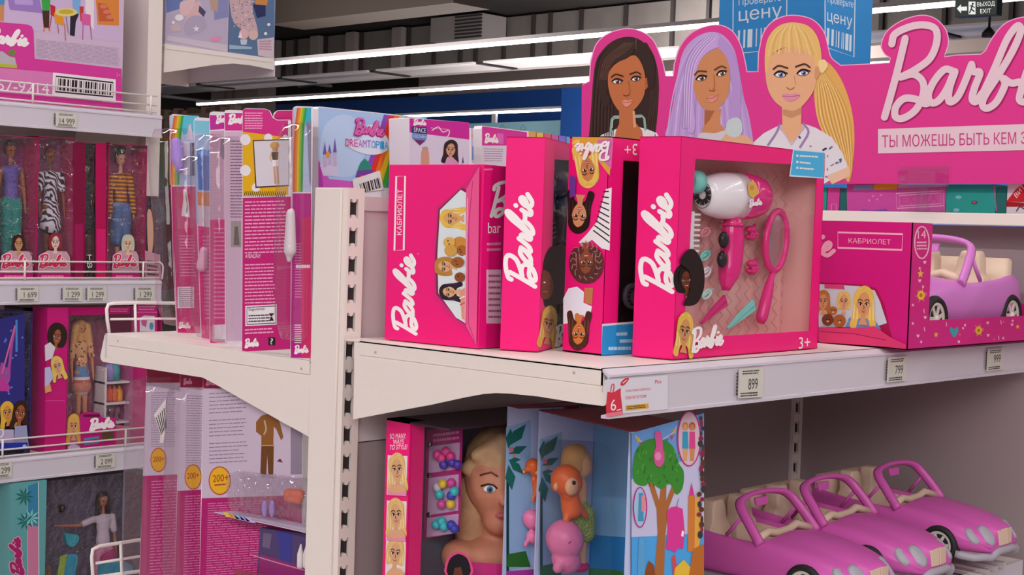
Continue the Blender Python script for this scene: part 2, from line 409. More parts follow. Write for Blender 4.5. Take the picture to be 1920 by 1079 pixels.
# ribbed air duct wall high up, with its dark ribs
DUCT = mat('duct_grey', (.19, .165, .155), .55, vary=(3, (.13, .11, .10))); RIB = mat('duct_rib', (.035, .028, .028), .6)
z0 = P(690, 133, 0, 20).z; z1 = P(690, 60, 0, 20).z
m = MB().box((20, -6, z0), (20.6, 40, z1), DUCT); rd = random.Random(3); y = -5
while y < 39:
    y += rd.choice((.45, .8, .8, 1.1)); m.box((19.93, y, z0), (20.0, y+.07, z1), RIB)
    if rd.random() < .3: m.box((19.8, y+.1, z0-.05), (20.0, y+.4, z1), mat('duct_band', (.26, .22, .21), .5))
tag(m.build('air_duct'), 'grey ribbed air duct running along the ceiling behind the upper light row', 'duct')
m = MB().box((18.4, -6, z1+.05), (21, 40, z1+1.5), CEIL); struct(m, 'trim_4')
m = MB().box((12.5, P(850, 8, 0, 12.5).y, P(850, 5, 0, 12.5).z), (13.2, P(505, 8, 0, 12.5).y, 6.4), mat('beam_brown', (.055, .04, .032), .7)); struct(m, 'trim_5')
# hung white panels under the duct
zz = 4.35; xa = P(690, 134, 2, zz).x; xb = P(690, 148, 2, zz).x
m = MB(); y = -6
while y < 40:
    m.box((xa, y, zz), (xb, y+2.55, zz+.03), mat('hung_panel_white', (.66, .61, .60), .6)); m.box((xa, y+2.6, zz-.02), (xb, y+2.72, zz+.02), RIB); y += 2.8
m.box((xb, -6, zz-.03), (xb+.06, 40, zz+.02), mat('hung_frame', (.40, .36, .34), .5))
tag(m.build('hung_panels'), 'row of white panels hung flat beneath the ribbed air duct', 'ceiling panel')
# thin hanging rails at the upper left
m = MB(); ST = mat('rail_grey_paint', (.45, .41, .40), .4)
for pa, pb, zx in (((455, 143), (700, 170), 5.2), ((560, 162), (700, 140), 5.2), ((305, 180), (430, 195), 4.7)):
    q = P(*pa, 2, zx); q2 = P(*pb, 2, zx); m.tube([q, q2], .045, ST, 6)
q = P(560, 162, 2, 5.2); m.tube([q, q+Vector((0, 0, 1.2))], .05, ST, 6)
tag(m.build('cable_tray'), 'thin grey hanging rails under the ceiling left of the white panels', 'rail')
m = MB(); q = [P(515, 15, 0, 13), P(572, 10, 0, 13)]
m.box((13, q[1].y, q[0].z-.1), (13.3, q[0].y+1.5, q[0].z+.06), mat('beam_white', (.48, .43, .41), .5))
tag(m.build('ceiling_beam'), 'white beam end sticking out beside the upper left doll box', 'beam')
a = P(828, 38, 0, 19.5); b = P(922, 74, 0, 19.5)
m = MB().box((19.2, a.y, b.z), (19.9, b.y, a.z), mat('unit_grey', (.30, .26, .26), .5))
for i in range(7): m.box((19.17, b.y-.02, b.z+.02+i*(a.z-b.z)/7), (19.2, (a.y+b.y)/2, b.z+.05+i*(a.z-b.z)/7), RIB)
tag(m.build('air_unit'), 'slatted grey air unit in front of the ribbed duct', 'air vent')
# linear ceiling lights
GLOW = mat('tube_glow', (1.0, .95, .97), .5, emit=7.0); HOUS = mat('light_housing', (.55, .5, .5), .4)
def tube_row(x, y0, y1, label):
    t = thing('linear_ceiling_light', label, 'ceiling light', (x, (y0+y1)/2, 4.0), 'linear lights in rows along the ceiling')
    MB().box((x-.04, y0, 4.0), (x+.04, y1, 4.05), HOUS).build('housing', t)
    MB().box((x-.034, y0+.01, 3.955), (x+.034, y1-.01, 3.999), GLOW).build('light_strip', t)
tube_row(12.72, 4.2, 22, 'long bright light strip highest on the left, running behind the dark haired head')
tube_row(16.95, 6.0, 25.2, 'long bright light strip running just above the blue wall')
tube_row(21.1, 18.3, 23.4, 'short bright light strip in front of the blue wall, lowest of the strips')
# far end of the hall: blue pillar, pale blue sign, brown racks
a = P(1052, 200, 0, 20.5); b = P(1100, 200, 0, 20.5)
struct(MB().box((20.5, b.y-1.5, 0), (21.2, a.y, P(1052, 166, 0, 20.5).z), mat('pillar_blue', (.008, .06, .26), .5)), 'trim_6')
a = P(870, 224, 0, 21.06); b = P(1050, 262, 0, 21.06)
t = thing('aisle_sign', 'pale blue sign board below the lowest light strip', 'sign', (21.06, (a.y+b.y)/2, b.z))
MB().box((21.06, a.y, b.z-.4), (21.12, b.y, P(960, 229, 0, 21.06).z), mat('sign_pale_blue', (.30, .56, .66), .5)).build('board', t)
q = Art(XP(21.06))
for cx in (942, 981): q.stroke([(cx-6, 243), (cx, 234), (cx+6, 243)], 1.4, ink('#4a7f90'), 2, closed=True)
q.build('hook_symbol', t)
q = P(925, 216, 0, 21.06); MB().box((21.07, q.y-.06, P(925, 230, 0, 21.06).z), (21.13, q.y+.06, 3.954), HOUS).build('hanger', t)
t = thing('merchandise_rack', 'brown striped rack far behind the hanging rainbow pack', 'rack', (10, P(350, 210, 0, 10).y, 0))
m = MB(); n = 10; W1 = mat('rack_brown', (.16, .085, .06), .6); W2 = mat('rack_tan', (.34, .22, .17), .6); W3 = mat('rack_green', (.10, .11, .03), .6)
ya = P(300, 210, 0, 10).y; yb = P(440, 210, 0, 10).y
for i in range(16):
    y = ya+(yb-ya)*i/16; m.box((10, y, 1.9), (10.1, y+(yb-ya)/16, P(370, 201, 0, 10).z-(i % 3)*.02), (W1, W2, W1, W3)[i % 4 if 5 < i < 9 else i % 2])
m.box((10.1, ya, 0), (10.5, yb, 1.9), W1); m.build('striped_goods', t)
MB().box((9.98, ya, P(350, 222, 0, 10).z), (10, yb, P(350, 214, 0, 10).z), W2).build('rail', t)

# price check column, clad in blue, with framed notices on two faces
KB = mat('column_blue', (.022, .26, .66), .4); KW = mat('ink_frost', '#dfe6f2', .45)
kc = P(1547, 60, 0, 4.5); kl = P(1347, 60, 0, 4.5); kr = P(1634, 60, 1, kc.y)
t = thing('price_check_column', 'blue column with white price check notices, behind the header heads', 'column', (4.5+(kr.x-4.5)/2, (kl.y+kc.y)/2, 0))
MB().box((4.5, kc.y, .001), (kr.x, kl.y, 4.6), KB).build('cladding', t)
A = Art(XP(4.5))
A.stroke([(1375, -40), (1374, 101), (1474, 92), (1476, -40)], 2.2, KW, 1, closed=True)
A.text('Проверьте', (1385, 14), (1465, 5), (1385, -3), KW, 1, bold=.3); A.text('цену', (1385, 47), (1466, 37), (1385, 21), KW, 2, bold=1.5)
A.bars([(1384, 57), (1462, 49), (1461, 83), (1383, 91)], KW, 1, 13, 3)
A.build('price_notice', t)
A = Art(YP(kc.y))
A.stroke([(1547, -40), (1547, 88), (1601, 107), (1604, -40)], 2, KW, 1, closed=True)
A.text('Проверьте', (1552, 8), (1600, 18), (1552, -8), KW, 1, bold=.3); A.text('цену', (1551, 45), (1598, 57), (1551, 22), KW, 2, bold=1.4)
A.bars([(1551, 52), (1597, 66), (1596, 97), (1550, 83)], KW, 1, 12, 5)
A.build('price_notice', t)
# exit sign and a pendant lamp
a = P(1790, 0, 0, 10); b = P(1867, 28, 0, 10)
t = thing('exit_sign', 'black exit sign with white arrow and running figure, at the top right', 'sign', (10, (a.y+b.y)/2, b.z))
MB().hexa([P(x, y, 0, 10) for x, y in ((1790, 32), (1868, 27))]+[P(x, y, 0, 10)+Vector((.1, 0, 0)) for x, y in ((1868, 27), (1790, 32))],
          [P(x, y, 0, 10) for x, y in ((1791, -2), (1870, -6))]+[P(x, y, 0, 10)+Vector((.1, 0, 0)) for x, y in ((1870, -6), (1791, -2))], mat('sign_black', (.012, .018, .016), .4)).build('board', t)
A = Art(XP(10)); SW = mat('sign_white', (.8, .85, .82), .5, emit=.35)
A.poly([(1794, 16), (1802, 8), (1802, 13), (1813, 12), (1813, 20), (1802, 20), (1802, 25)], SW, 1)
A.rect((1816, 3), (1829, 27), SW, 1); K = mat('sign_black', '#000000')
A.ell((1824, 7), 2, 2, K, 2); A.stroke([(1823, 10), (1821, 17), (1826, 21)], 3, K, 2); A.stroke([(1821, 17), (1818, 24)], 2.4, K, 2); A.stroke([(1819, 11), (1823, 11), (1827, 14)], 2, K, 2)
A.text('ВЫХОД', (1832, 14), (1865, 12), (1832, 4), SW, 1, bold=.4); A.text('EXIT', (1838, 25), (1858, 24), (1838, 17), SW, 1, bold=.2); A.build('lettering', t)
q = P(1854, 69, 0, 12)
t = thing('pendant_lamp', 'small black pendant lamp hanging below the exit sign', 'lamp', q)
MB().lathe([(.07, 0), (.065, .04), (.04, .07), (.02, .09)], q, (0, 0, 1), mat('lamp_black', (.015, .012, .012), .5)).build('shade', t)
MB().tube([q+Vector((0, 0, .09)), q+Vector((0, 0, 6.59-q.z))], .012, K, 6).build('cord', t)

# ---------------------------------------------------------------- the main gondola
Z0 = 1.537; PITCHZ = .0431; RZ = 1.326; LZ = 1.285; SD = -.509; SX = 1.262
HOLE = mat('slot_dark', (.03, .022, .025), .8)
def upright(x, label, ztop=1.554):
    t = thing('upright_post', label, 'shelf post', (x, .04, 0), 'slotted posts of the main gondola')
    m = MB().box((x, .006, .02), (x+.033, .078, ztop), WHITE)
    m.box((x, 0, .02), (x+.0045, .006, ztop), WHITE).box((x+.021, 0, .02), (x+.033, .006, ztop), WHITE)
    z = Z0; top = ztop; k = 0
    while z > .1:
        m.box((x+.0045, 0, z), (x+.021, .006, top), WHITE)
        for zz, s in ((z, -1), (z-.0285, 1)):    # round noses that pinch each slot
            pts = [(x+.0128+.0042*cos(pi*j/8), 0, zz+s*.0052*sin(pi*j/8)) for j in range(9)]; m.prism(pts, (0, .006, 0), WHITE)
        top = z-.0285; z -= PITCHZ
    m.box((x+.0045, 0, .02), (x+.021, .006, top), WHITE)
    m.build('post_body', t)
    MB().box((x+.0045, .0052, .1), (x+.021, .0062, Z0), HOLE).build('slot_back', t)
    return t
t = upright(0, 'white slotted shelf post at the near end of the main gondola')
MB().box((-.004, .012, .02), (0, .074, 1.553), WHITE).build('end_cover', t, bevel=.001)
upright(SX, 'white slotted shelf post in the inner corner behind the toy cars')
m = MB().box((.0335, .008, 1.164), (SX-.0005, .02, 1.5205), PANEL); tag(m.build('back_panel'), 'upper white back panel between the slotted posts, behind the pink boxes', 'back panel')
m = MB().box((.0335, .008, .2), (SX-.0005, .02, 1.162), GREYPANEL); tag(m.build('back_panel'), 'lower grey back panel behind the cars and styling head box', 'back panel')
m = MB().box((.0335, .002, 1.521), (1.19, .024, 1.542), PANEL); tag(m.build('top_rail'), 'pale top rail along the back panel of the main gondola', 'rail')

def rivet(m, px, plane, r=.0022): m.lathe([(r, 0), (r*.9, .0006), (.0003, .0008)], plane.at(px, .0002), plane.n, mat('rivet', (.45, .4, .38), .4), 10)
# right shelf
t = thing('metal_shelf', 'white metal shelf holding the large pink boxes', 'shelf', (SX/2, SD/2, RZ))
m = MB().box((0, SD, RZ-.003), (SX, -.004, RZ), WHITE).box((0, SD, RZ-.022), (.0015, -.036, RZ-.001), WHITE).box((SX-.002, SD, RZ-.03), (SX, -.004, RZ), WHITE)
m.box((0, SD, RZ-.03), (SX, SD+.002, RZ), WHITE); m.box((.002, -.28, RZ-.025), (SX-.002, -.26, RZ-.003), WHITE); m.build('deck', t)
pX = XP(0)
out = [(664, 641), (676, 643), (1107, 688), (1128, 690), (1131, 706), (1138, 742), (1140, 757), (1131, 762), (1080, 755.5), (1010, 744), (955, 738.5), (930, 737.5), (905, 739.5), (870, 746), (806, 760), (740, 772), (662, 787), (664, 700)]
MB().prism([XP(.0016).at(p) for p in out], (.002, 0, 0), WHITE).build('bracket', t)
MB().prism([XP(.0016).at(p)+Vector((SX-.006, 0, 0)) for p in out], (.002, 0, 0), WHITE).build('bracket', t)
for p in ((704, 661), (1076, 699)): m = MB(); rivet(m, p, pX); m.build('rivet', t)
RY = -.519
prof = [(SD+.001, RZ), (RY, 1.319), (RY-.0025, 1.3185), (RY-.0025, 1.3155), (RY-.0005, 1.315), (RY-.0005, 1.268), (RY-.003, 1.267), (RY-.003, 1.2625), (SD, 1.262), (SD, 1.266), (RY+.0015, 1.2685), (RY+.0015, 1.315), (SD+.001, 1.322)]
MB().prism([(0, y, z) for y, z in prof], (SX-.002, 0, 0), WHITE2).build('price_rail', t)

# left shelf (its far side faces the other aisle)
t = thing('metal_shelf', 'white metal shelf holding the hanging blister packs, left of the near post', 'shelf', (SX/2, .37, LZ))
m = MB().box((0, .08, LZ-.003), (SX, .672, LZ), WHITE).box((-.0005, .08, LZ-.021), (.0015, .664, LZ-.001), WHITE).box((0, .67, LZ-.045), (SX, .674, LZ), WHITE2); m.build('deck', t)
out = [(594, 684), (584, 683), (204, 624.6), (196, 629), (188, 668), (189, 675), (193, 679), (273, 691.5), (380, 708.5), (402, 720), (469, 758), (536, 796), (562, 810), (590, 826)]
MB().prism([XP(.0018).at(p) for p in out], (.002, 0, 0), WHITE).build('bracket', t)
for p in ((221, 640), (565, 692)): m = MB(); rivet(m, p, XP(-.0005)); m.build('rivet', t)
# wire fence along its outer edge
WIRE = mat('white_wire', (.82, .75, .72), .35)
def wire(t, pts, name, plane, r=.0027, smooth=0, closed=False):
    q = [plane.at(p) for p in pts]
    if smooth: q = spl(q, smooth, closed)
    MB().tube(q, r, WIRE, 8, closed).build(name, t)
t = thing('wire_fence', 'white wire fence at the outer edge of the blister pack shelf', 'wire fence', P(230, 630, 1, .655))
fp = YP(.6775); wire(t, [(206, 632), (201, 600), (200, 580), (203, 571.5), (212, 569.5), (260, 568), (500, 571)], 'frame_wire', fp, .0032)
wire(t, [(207, 599), (302, 598), (500, 600)], 'cross_wire', fp, .0022)
wire(t, [(253, 568), (255, 634)], 'upright_wire', fp, .0026); wire(t, [(337, 568), (340, 634)], 'upright_wire', fp, .0026)
# lower left shelf: only its fence and goods reach the picture
t = thing('metal_shelf', 'white lower shelf under the tall pink packs', 'shelf', (SX/2, .37, .765))
m = MB().box((0, .08, .762), (SX, .672, .765), WHITE).box((0, .67, .71), (SX, .674, .765), WHITE2); m.build('deck', t)
t = thing('wire_fence', 'white wire fence low at the left, in front of the swim gear box', 'wire fence', P(215, 1079, 1, .655))
wire(t, [(180, 1170), (172, 1045), (174, 1031), (186, 1025), (262, 1013), (420, 990)], 'frame_wire', fp, .0034)
wire(t, [(180, 1057), (243, 1047), (420, 1020)], 'cross_wire', fp, .0026); wire(t, [(226, 1019), (233, 1170)], 'upright_wire', fp, .003); wire(t, [(174, 1084), (420, 1050)], 'cross_wire', fp, .0034)
# lower right shelf under the cars
t = thing('metal_shelf', 'white lower shelf under the purple toy cars', 'shelf', (SX/2, SD/2, .9))
MB().box((0, SD, .897), (SX, -.004, .9), WHITE).box((0, SD-.01, .84), (SX, SD, .9), WHITE2).build('deck', t)

# the gondola standing across at the far end: its side wall, upper shelf
struct(MB().box((1.2955, -1.3, 0), (1.316, .06, 1.5358), GREYPANEL), 'wall_right')
t = thing('metal_shelf', 'white upper shelf below the big header board, holding pink and teal packs', 'shelf', (1.4, -.35, 1.55))
m = MB(); m.box((1.21, -1.3, 1.556), (1.7, .5, 1.559), WHITE); m.box((1.198, -1.3, 1.536), (1.21, .5, 1.559), WHITE); m.build('deck', t, bevel=.0015)

# ---------------------------------------------------------------- the gondola on the left, across the aisle
Y1 = 1.55
xe = P(277, 100, 1, Y1+.05).x; xf = P(303.5, 100, 1, Y1+.05).x
tag(MB().box((-.6, Y1+.40, .2), (xe-.001, Y1+.42, 2.6), PANEL).build('back_panel'), 'white back panel of the left hand gondola', 'back panel')
tag(MB().box((xe, Y1+.05, .05), (xf, Y1+.45, 2.6), WHITE).build('end_panel'), 'thick white end panel closing the left hand gondola', 'end panel')
def left_shelf(zt, zb, x1, label):
    t = thing('metal_shelf', label, 'shelf', (0, Y1+.2, zt), 'shelves of the left hand gondola')
    MB().box((-.6, Y1+.01, zt-.004), (x1, Y1+.048, zt), WHITE).box((-.6, Y1+.048, zt-.004), (xe-.001, Y1+.399, zt), WHITE).box((x1-.003, Y1+.01, zt-.05), (x1, Y1+.048, zt), WHITE).build('deck', t)
    q = [(Y1+.01, zt), (Y1, zt-.004), (Y1-.002, zt-.008), (Y1-.002, zt-.012), (Y1, zt-.013), (Y1, zb+.006), (Y1-.002, zb+.005), (Y1-.002, zb), (Y1+.008, zb), (Y1+.008, zt-.006)]
    MB().prism([(-.6, y, z) for y, z in q], (x1+.6, 0, 0), WHITE2).build('price_rail', t)
    return t
left_shelf(1.764, 1.704, .680, 'top white shelf on the left, under the dream house box')
left_shelf(1.340, 1.281, .690, 'middle white shelf on the left, under the boxed fashion dolls')
left_shelf(.914, .855, .690, 'lower white shelf on the left, under the blonde doll box')
def fence(label, hz, uz, x1, yy=Y1+.004):
    t = thing('wire_fence', label, 'wire fence', (0, yy, min(hz)), 'wire fences of the left hand gondola'); pp = YP(yy)
    for z in hz: MB().tube([(-.4, yy, z), (x1, yy, z)], .0022, WIRE, 8).build('cross_wire', t)
    for x in uz[0]: MB().tube([(x, yy-.003, uz[1]), (x, yy-.003, uz[2])], .0026, WIRE, 8).build('upright_wire', t)
    return t
fz = lambda x, y: P(x, y, 1, Y1).z
fx = lambda x, y: P(x, y, 1, Y1).x
fence('white wire fence in front of the dream house box', (fz(150, 166), fz(150, 184), 1.768), ((fx(62, 185), fx(283, 195)), 1.764, fz(150, 166)), fx(296, 190))
t = fence('white wire fence in front of the boxed fashion dolls', (fz(150, 491.5), fz(150, 510), 1.344), ((fx(47, 505), fx(269, 505)), 1.34, fz(150, 490)), fx(300, 500))
MB().tube(spl([(fx(300, 500), Y1+.004, fz(300, 491)), (fx(307, 505), Y1+.004, fz(300, 500)), (fx(306, 505), Y1+.004, 1.34)], 5), .0022, WIRE).build('frame_wire', t)
fence('white wire fence in front of the blonde doll box', (fz(120, 816), fz(120, 834), 1.0*.918), ((fx(5, 850), fx(236, 820)), .914, fz(120, 815)), fx(300, 800))
# shelf on the end of the left gondola
ye = 1.62
t = thing('metal_shelf', 'white end shelf at the upper left, holding two soft coloured doll boxes', 'shelf', (.93, ye+.2, 1.95))
pe = YP(ye)
MB().prism([pe.at(p) for p in [(309, 82), (330, 85.5), (505, 110.5), (514, 113), (516, 120), (516, 130), (512, 131), (470, 122.5), (437, 119), (400, 122), (330, 133), (307, 136)]], (0, .002, 0), WHITE).build('bracket', t)
za = pe.at((311, 83)).z; xa = max(pe.at((309, 90)).x, xf+.001); xb = pe.at((516, 120)).x
m = MB().box((xa, ye-.0015, za-.012), (xb-.01, ye, za), WHITE).box((xa, ye, za-.004), (xb, ye+.42, za), WHITE).box((xb-.003, ye, za-.05), (xb, ye+.42, za), WHITE2); m.build('deck', t)
MB().box((xa, ye+.42, za-.06), (xb, ye+.424, za), WHITE).build('bracket', t)

# ---------------------------------------------------------------- price tags clipped to the rails
PAP = mat('tag_paper', (.62, .58, .52), .6); INKT = mat('tag_ink', (.05, .045, .045), .6)
def price_tag(plane, q, num, label, nb=.5, big=(.25, .32, .8, .7)):
    """q = TL, TR, BR, BL photo corners of the paper"""
    c = plane.at(((q[0][0]+q[2][0])/2, (q[0][1]+q[2][1])/2))
    t = thing('price_tag', label, 'price tag', c, 'price tags on the shelf rails')
    MB().prism([plane.at(p, .0012) for p in q], plane.n*-.0006, PAP).build('paper', t)
    A = Art(Plane(plane.o+plane.n*.0012, plane.n)); qq = [Vector(p) for p in q]
    def bi(u, v): return (qq[0]*(1-u)+qq[1]*u)*(1-v)+(qq[3]*(1-u)+qq[2]*u)*v
    A.text(num, bi(big[0], big[3]), bi(big[2], big[3]), bi(big[0], big[1]), INKT, 1, bold=nb)
    A.lines([bi(.15, .06), bi(.85, .06), bi(.85, .22), bi(.15, .22)], 2, INKT, 1, .5, 3)
    A.lines([bi(.1, .8), bi(.8, .8), bi(.8, .96), bi(.1, .96)], 2, INKT, 1, .55, 4)
    A.lines([bi(-.1, .1), bi(-.03, .1), bi(-.03, .9), bi(-.1, .9)], 7, INKT, 1, .7, 5, words=False)
    A.build('print', t)
rp = YP(RY-.0032); lp = YP(Y1-.0026)
price_tag(rp, [(1386, 692), (1432, 689), (1430, 745), (1384, 748)], '899', 'price tag reading 899 under the hair dryer box', .6, (.4, .36, .78, .72))
price_tag(rp, [(1666, 671), (1702, 668), (1699, 714), (1663, 718)], '799', 'price tag reading 799 under the corner of the toy car box', .5, (.4, .35, .8, .7))
price_tag(rp, [(1852, 655), (1884, 652), (1881, 693), (1850, 697)], '999', 'price tag on the rail near the right edge, under the toy car', .4, (.4, .3, .8, .65))
price_tag(lp, [(105, 210), (144, 214), (144, 239), (105, 237)], '14 999', 'price tag reading 14 999 under the dream house box', .3, (.18, .4, .9, .78))
price_tag(lp, [(33, 538), (72, 538), (72, 566), (33, 566)], '1 699', 'price tag reading 1 699, leftmost on the doll box rail', .3, (.3, .35, .92, .72))
price_tag(lp, [(118, 538), (155, 538), (155, 565), (118, 565)], '1 299', 'price tag reading 1 299 under the zebra dress doll', .3, (.25, .35, .85, .72))
price_tag(lp, [(164, 538), (200, 538), (200, 565), (164, 565)], '1 299', 'price tag reading 1 299 third from the left on the doll box rail', .3, (.25, .35, .85, .72))
price_tag(lp, [(254, 538), (290, 538), (290, 565), (254, 565)], '1 299', 'price tag reading 1 299 under the yellow sweater doll', .3, (.25, .35, .85, .72))
price_tag(lp, [(180, 853), (216, 850), (216, 877), (180, 880)], '2 099', 'price tag reading 2 099 under the blonde doll box', .3, (.25, .35, .85, .72))
price_tag(lp, [(-6, 868), (22, 866), (22, 895), (-6, 898)], '299', 'price tag reading 299 at the left edge of the lower rail', .3, (.3, .35, .88, .72))
# promotion strip on the right rail
t = thing('promotion_label', 'white promotion strip with red shopping bag and yellow band at the rail corner', 'label', rp.at((1190, 745)))
MB().prism([rp.at(p, .001) for p in [(1134, 713), (1252, 704), (1252, 768), (1140, 779)]], (0, .0005, 0), mat('promo_paper', (.70, .66, .74), .5)).build('paper', t)
A = Art(Plane(rp.o+rp.n*.001, rp.n)); RED = ink('#d3364a'); YEL = ink('#d9a23a')
A.poly([(1139, 735), (1149, 737), (1164, 728), (1164, 740), (1168, 776), (1137, 780), (1136, 762)], RED, 1)
A.stroke([(1145, 735), (1147, 723), (1151, 721), (1151, 730), (1149, 737)], 1.8, RED, 1, 4); A.poly([(1136, 776), (1168, 771), (1168, 778), (1137, 783)], ink('#e57a8c'), 2)
A.text('6', (1145, 771), (1155, 770), (1145, 750), WINK, 2, bold=.8); A.stroke([(1157, 770), (1164, 768)], 1.6, WINK, 2)
A.poly([(1164, 718), (1172, 710), (1179, 709), (1178, 714), (1170, 723), (1164, 723)], RED, 1, 3); A.stroke([(1168, 719), (1175, 713)], 1.3, WINK, 2)
A.text('ПОКУПАЙ СЕЙЧАС', (1173, 736), (1220, 731.5), (1173, 730.5), RED, 1, bold=.2); A.text('ПЛАТИ ПОТОМ!', (1173, 750), (1212, 746), (1173, 744), RED, 1, bold=.2)
A.poly([(1173, 761), (1216, 757), (1216, 766), (1173, 771)], YEL, 1); A.lines([(1176, 762), (1213, 758.5), (1213, 765), (1176, 769)], 2, DARK, 2, .4, 2)
A.text('Plus', (1228, 720), (1240, 719), (1228, 713), RED, 1, bold=.2)
A.build('print', t)
# ---------------------------------------------------------------- boxes on the right shelf
def vplane(a, b):
    """upright plane through ground points a and b, facing right of a->b"""
    d = Vector((b[0]-a[0], b[1]-a[1], 0)).normalized(); return Plane((a[0], a[1], RZ), (d.y, -d.x, 0))
def quad_box(mb, corners, z0, z1, m): return mb.hexa([(x, y, z0) for x, y in corners], [(x, y, z1) for x, y in corners], m)
BOXE = .0012
ZT = RZ+BOXE
def windscreen(A, T, L=2):
    """printed windscreen scene; T maps panel units (u across, v down, 0..1) to photo points"""
    P2 = lambda *q: [T(*p) for p in q]
    A.poly(P2((.02, .98), (-.02, .72), (.06, .5), (.62, .5), (.74, .6), (.86, .86), (1.0, .98)), ink('#e4487e'), L, 0)
    A.poly(P2((.03, .78), (.06, .56), (.6, .55), (.7, .66), (.79, .84)), ink('#cfd6de'), L+1)
    A.poly(P2((.02, 1.0), (.02, .83), (.55, .82), (.9, .93), (.99, 1.0)), ink('#e2457c'), L+9.5)
    A.stroke(P2((.04, .84), (.55, .83), (.88, .93)), 1.6, ink('#f07aa2'), L+9.8)

# box A: boxed convertible stood on its end
t = thing('toy_car_box', 'pink toy car box standing on end beside the near post, its white lettering reading upwards', 'box', (.08, -.14, RZ), 'pink boxes on the right shelf')
ca = [(.038, -.048), (.051, -.2345), (.118, -.2295), (.105, -.043)]
quad_box(MB(), ca, ZT, 1.5905, PINK).build('carton', t, bevel=.0012)
fa = vplane(ca[0], ca[1]); A = Art(fa)
A.stroke([(743, 331), (759.5, 330.5), (757, 469), (739.5, 470)], 3.2, WINK, 1, closed=True)
A.text('КАБРИОЛЕТ', (753, 441), (754.5, 355), (744, 441), WINK, 1, bold=.35)
A.logo((781, 631), (4, -152), (-46, -5), WINK, 1, .064)
A.stroke([(783, 477), (785, 476)], 1.5, PINKL, 1)
# the windscreen picture, turned on its side
A.poly([(818, 388), (862, 352), (884, 330), (888, 318), (897, 309), (901, 309), (898, 480), (894, 652), (880, 628), (838, 592), (814, 560), (812, 470)], ink('#d8247a'), 1)
A.poly([(822, 392), (866, 352), (878, 358), (878, 612), (858, 600), (818, 552), (816, 480)], ink('#7d2a48'), 2)
A.poly([(825, 394), (864, 356), (874, 362), (872, 606), (855, 596), (822, 550), (820, 480)], ink('#d9dfe3'), 3)
A.poly([(874, 356), (888, 330), (899, 312), (897, 480), (893, 648), (874, 612)], ink('#ea5590'), 13)
A.stroke([(877, 372), (874, 480), (872, 606)], 2.2, ink('#f29bb8'), 13.5); A.stroke([(886, 340), (879, 420), (878, 606), (890, 640)], 1, ink('#a8306a'), 13.6)
head(A, (846, 410), 16, '#e3b94e', '#dba06b', 4, -90, 1, 'long', hl='#f0d78c', squash=.85)
A.ell((862, 455), 13, 11, ink('#c98a3a'), 5); A.ell((866, 470), 10, 10, ink('#a8642e'), 6)
A.ell((842, 455), 11, 10, ink('#d9a858'), 10.2); A.ell((845, 470), 12, 11, ink('#cf9a4a'), 10.4)
for cx, cy in ((840, 452), (842, 458), (862, 468), (864, 473)): A.ell((cx, cy), 1.3, 1.3, DARK, 10.6)
head(A, (834, 500), 15, '#b98238', '#d9a878', 5, -90, 1, 'bob', squash=.85)
A.ell((858, 492), 12, 10, ink('#9c5b2c'), 11); A.ell((862, 520), 10, 9, ink('#8a4a26'), 11.2)
for cx, cy in ((855, 490), (857, 496), (859, 518)): A.ell((cx, cy), 1.3, 1.3, DARK, 11.4)
head(A, (842, 548), 14, '#2e1a2c', '#d9a878', 5.5, -90, 1, 'long', squash=.85, hl='#4a2c48')
A.poly([(862, 545), (872, 540), (872, 600), (866, 598)], ink('#d8957e'), 12); A.stroke([(862, 560), (871, 556)], 2, WINK, 12.2); A.stroke([(863, 572), (871, 568)], 2, ink('#c23a5a'), 12.2)
A.build('printed_front', t)
fs = vplane(ca[1], ca[2]); A = Art(fs)
A.logo((918, 408), (120, -6), (0, -66), WINK, 1, .06, 3); A.text('bar', (915, 438), (939, 437), (915, 418), WINK, 1, bold=.5)
A.lines([(913, 453), (940, 452), (940, 473), (913, 474)], 2, PINKL, 1, .45, 8); A.rect((912, 506), (940, 607), ink('#efb2cd'), 1)
A.lines([(916, 512), (940, 512), (940, 600), (916, 600)], 8, ink('#a8507c'), 2, .35, 5); A.lines([(907, 316), (925, 315), (925, 320), (907, 321)], 1, PINKL, 1, .6, 3)
A.build('printed_side', t)

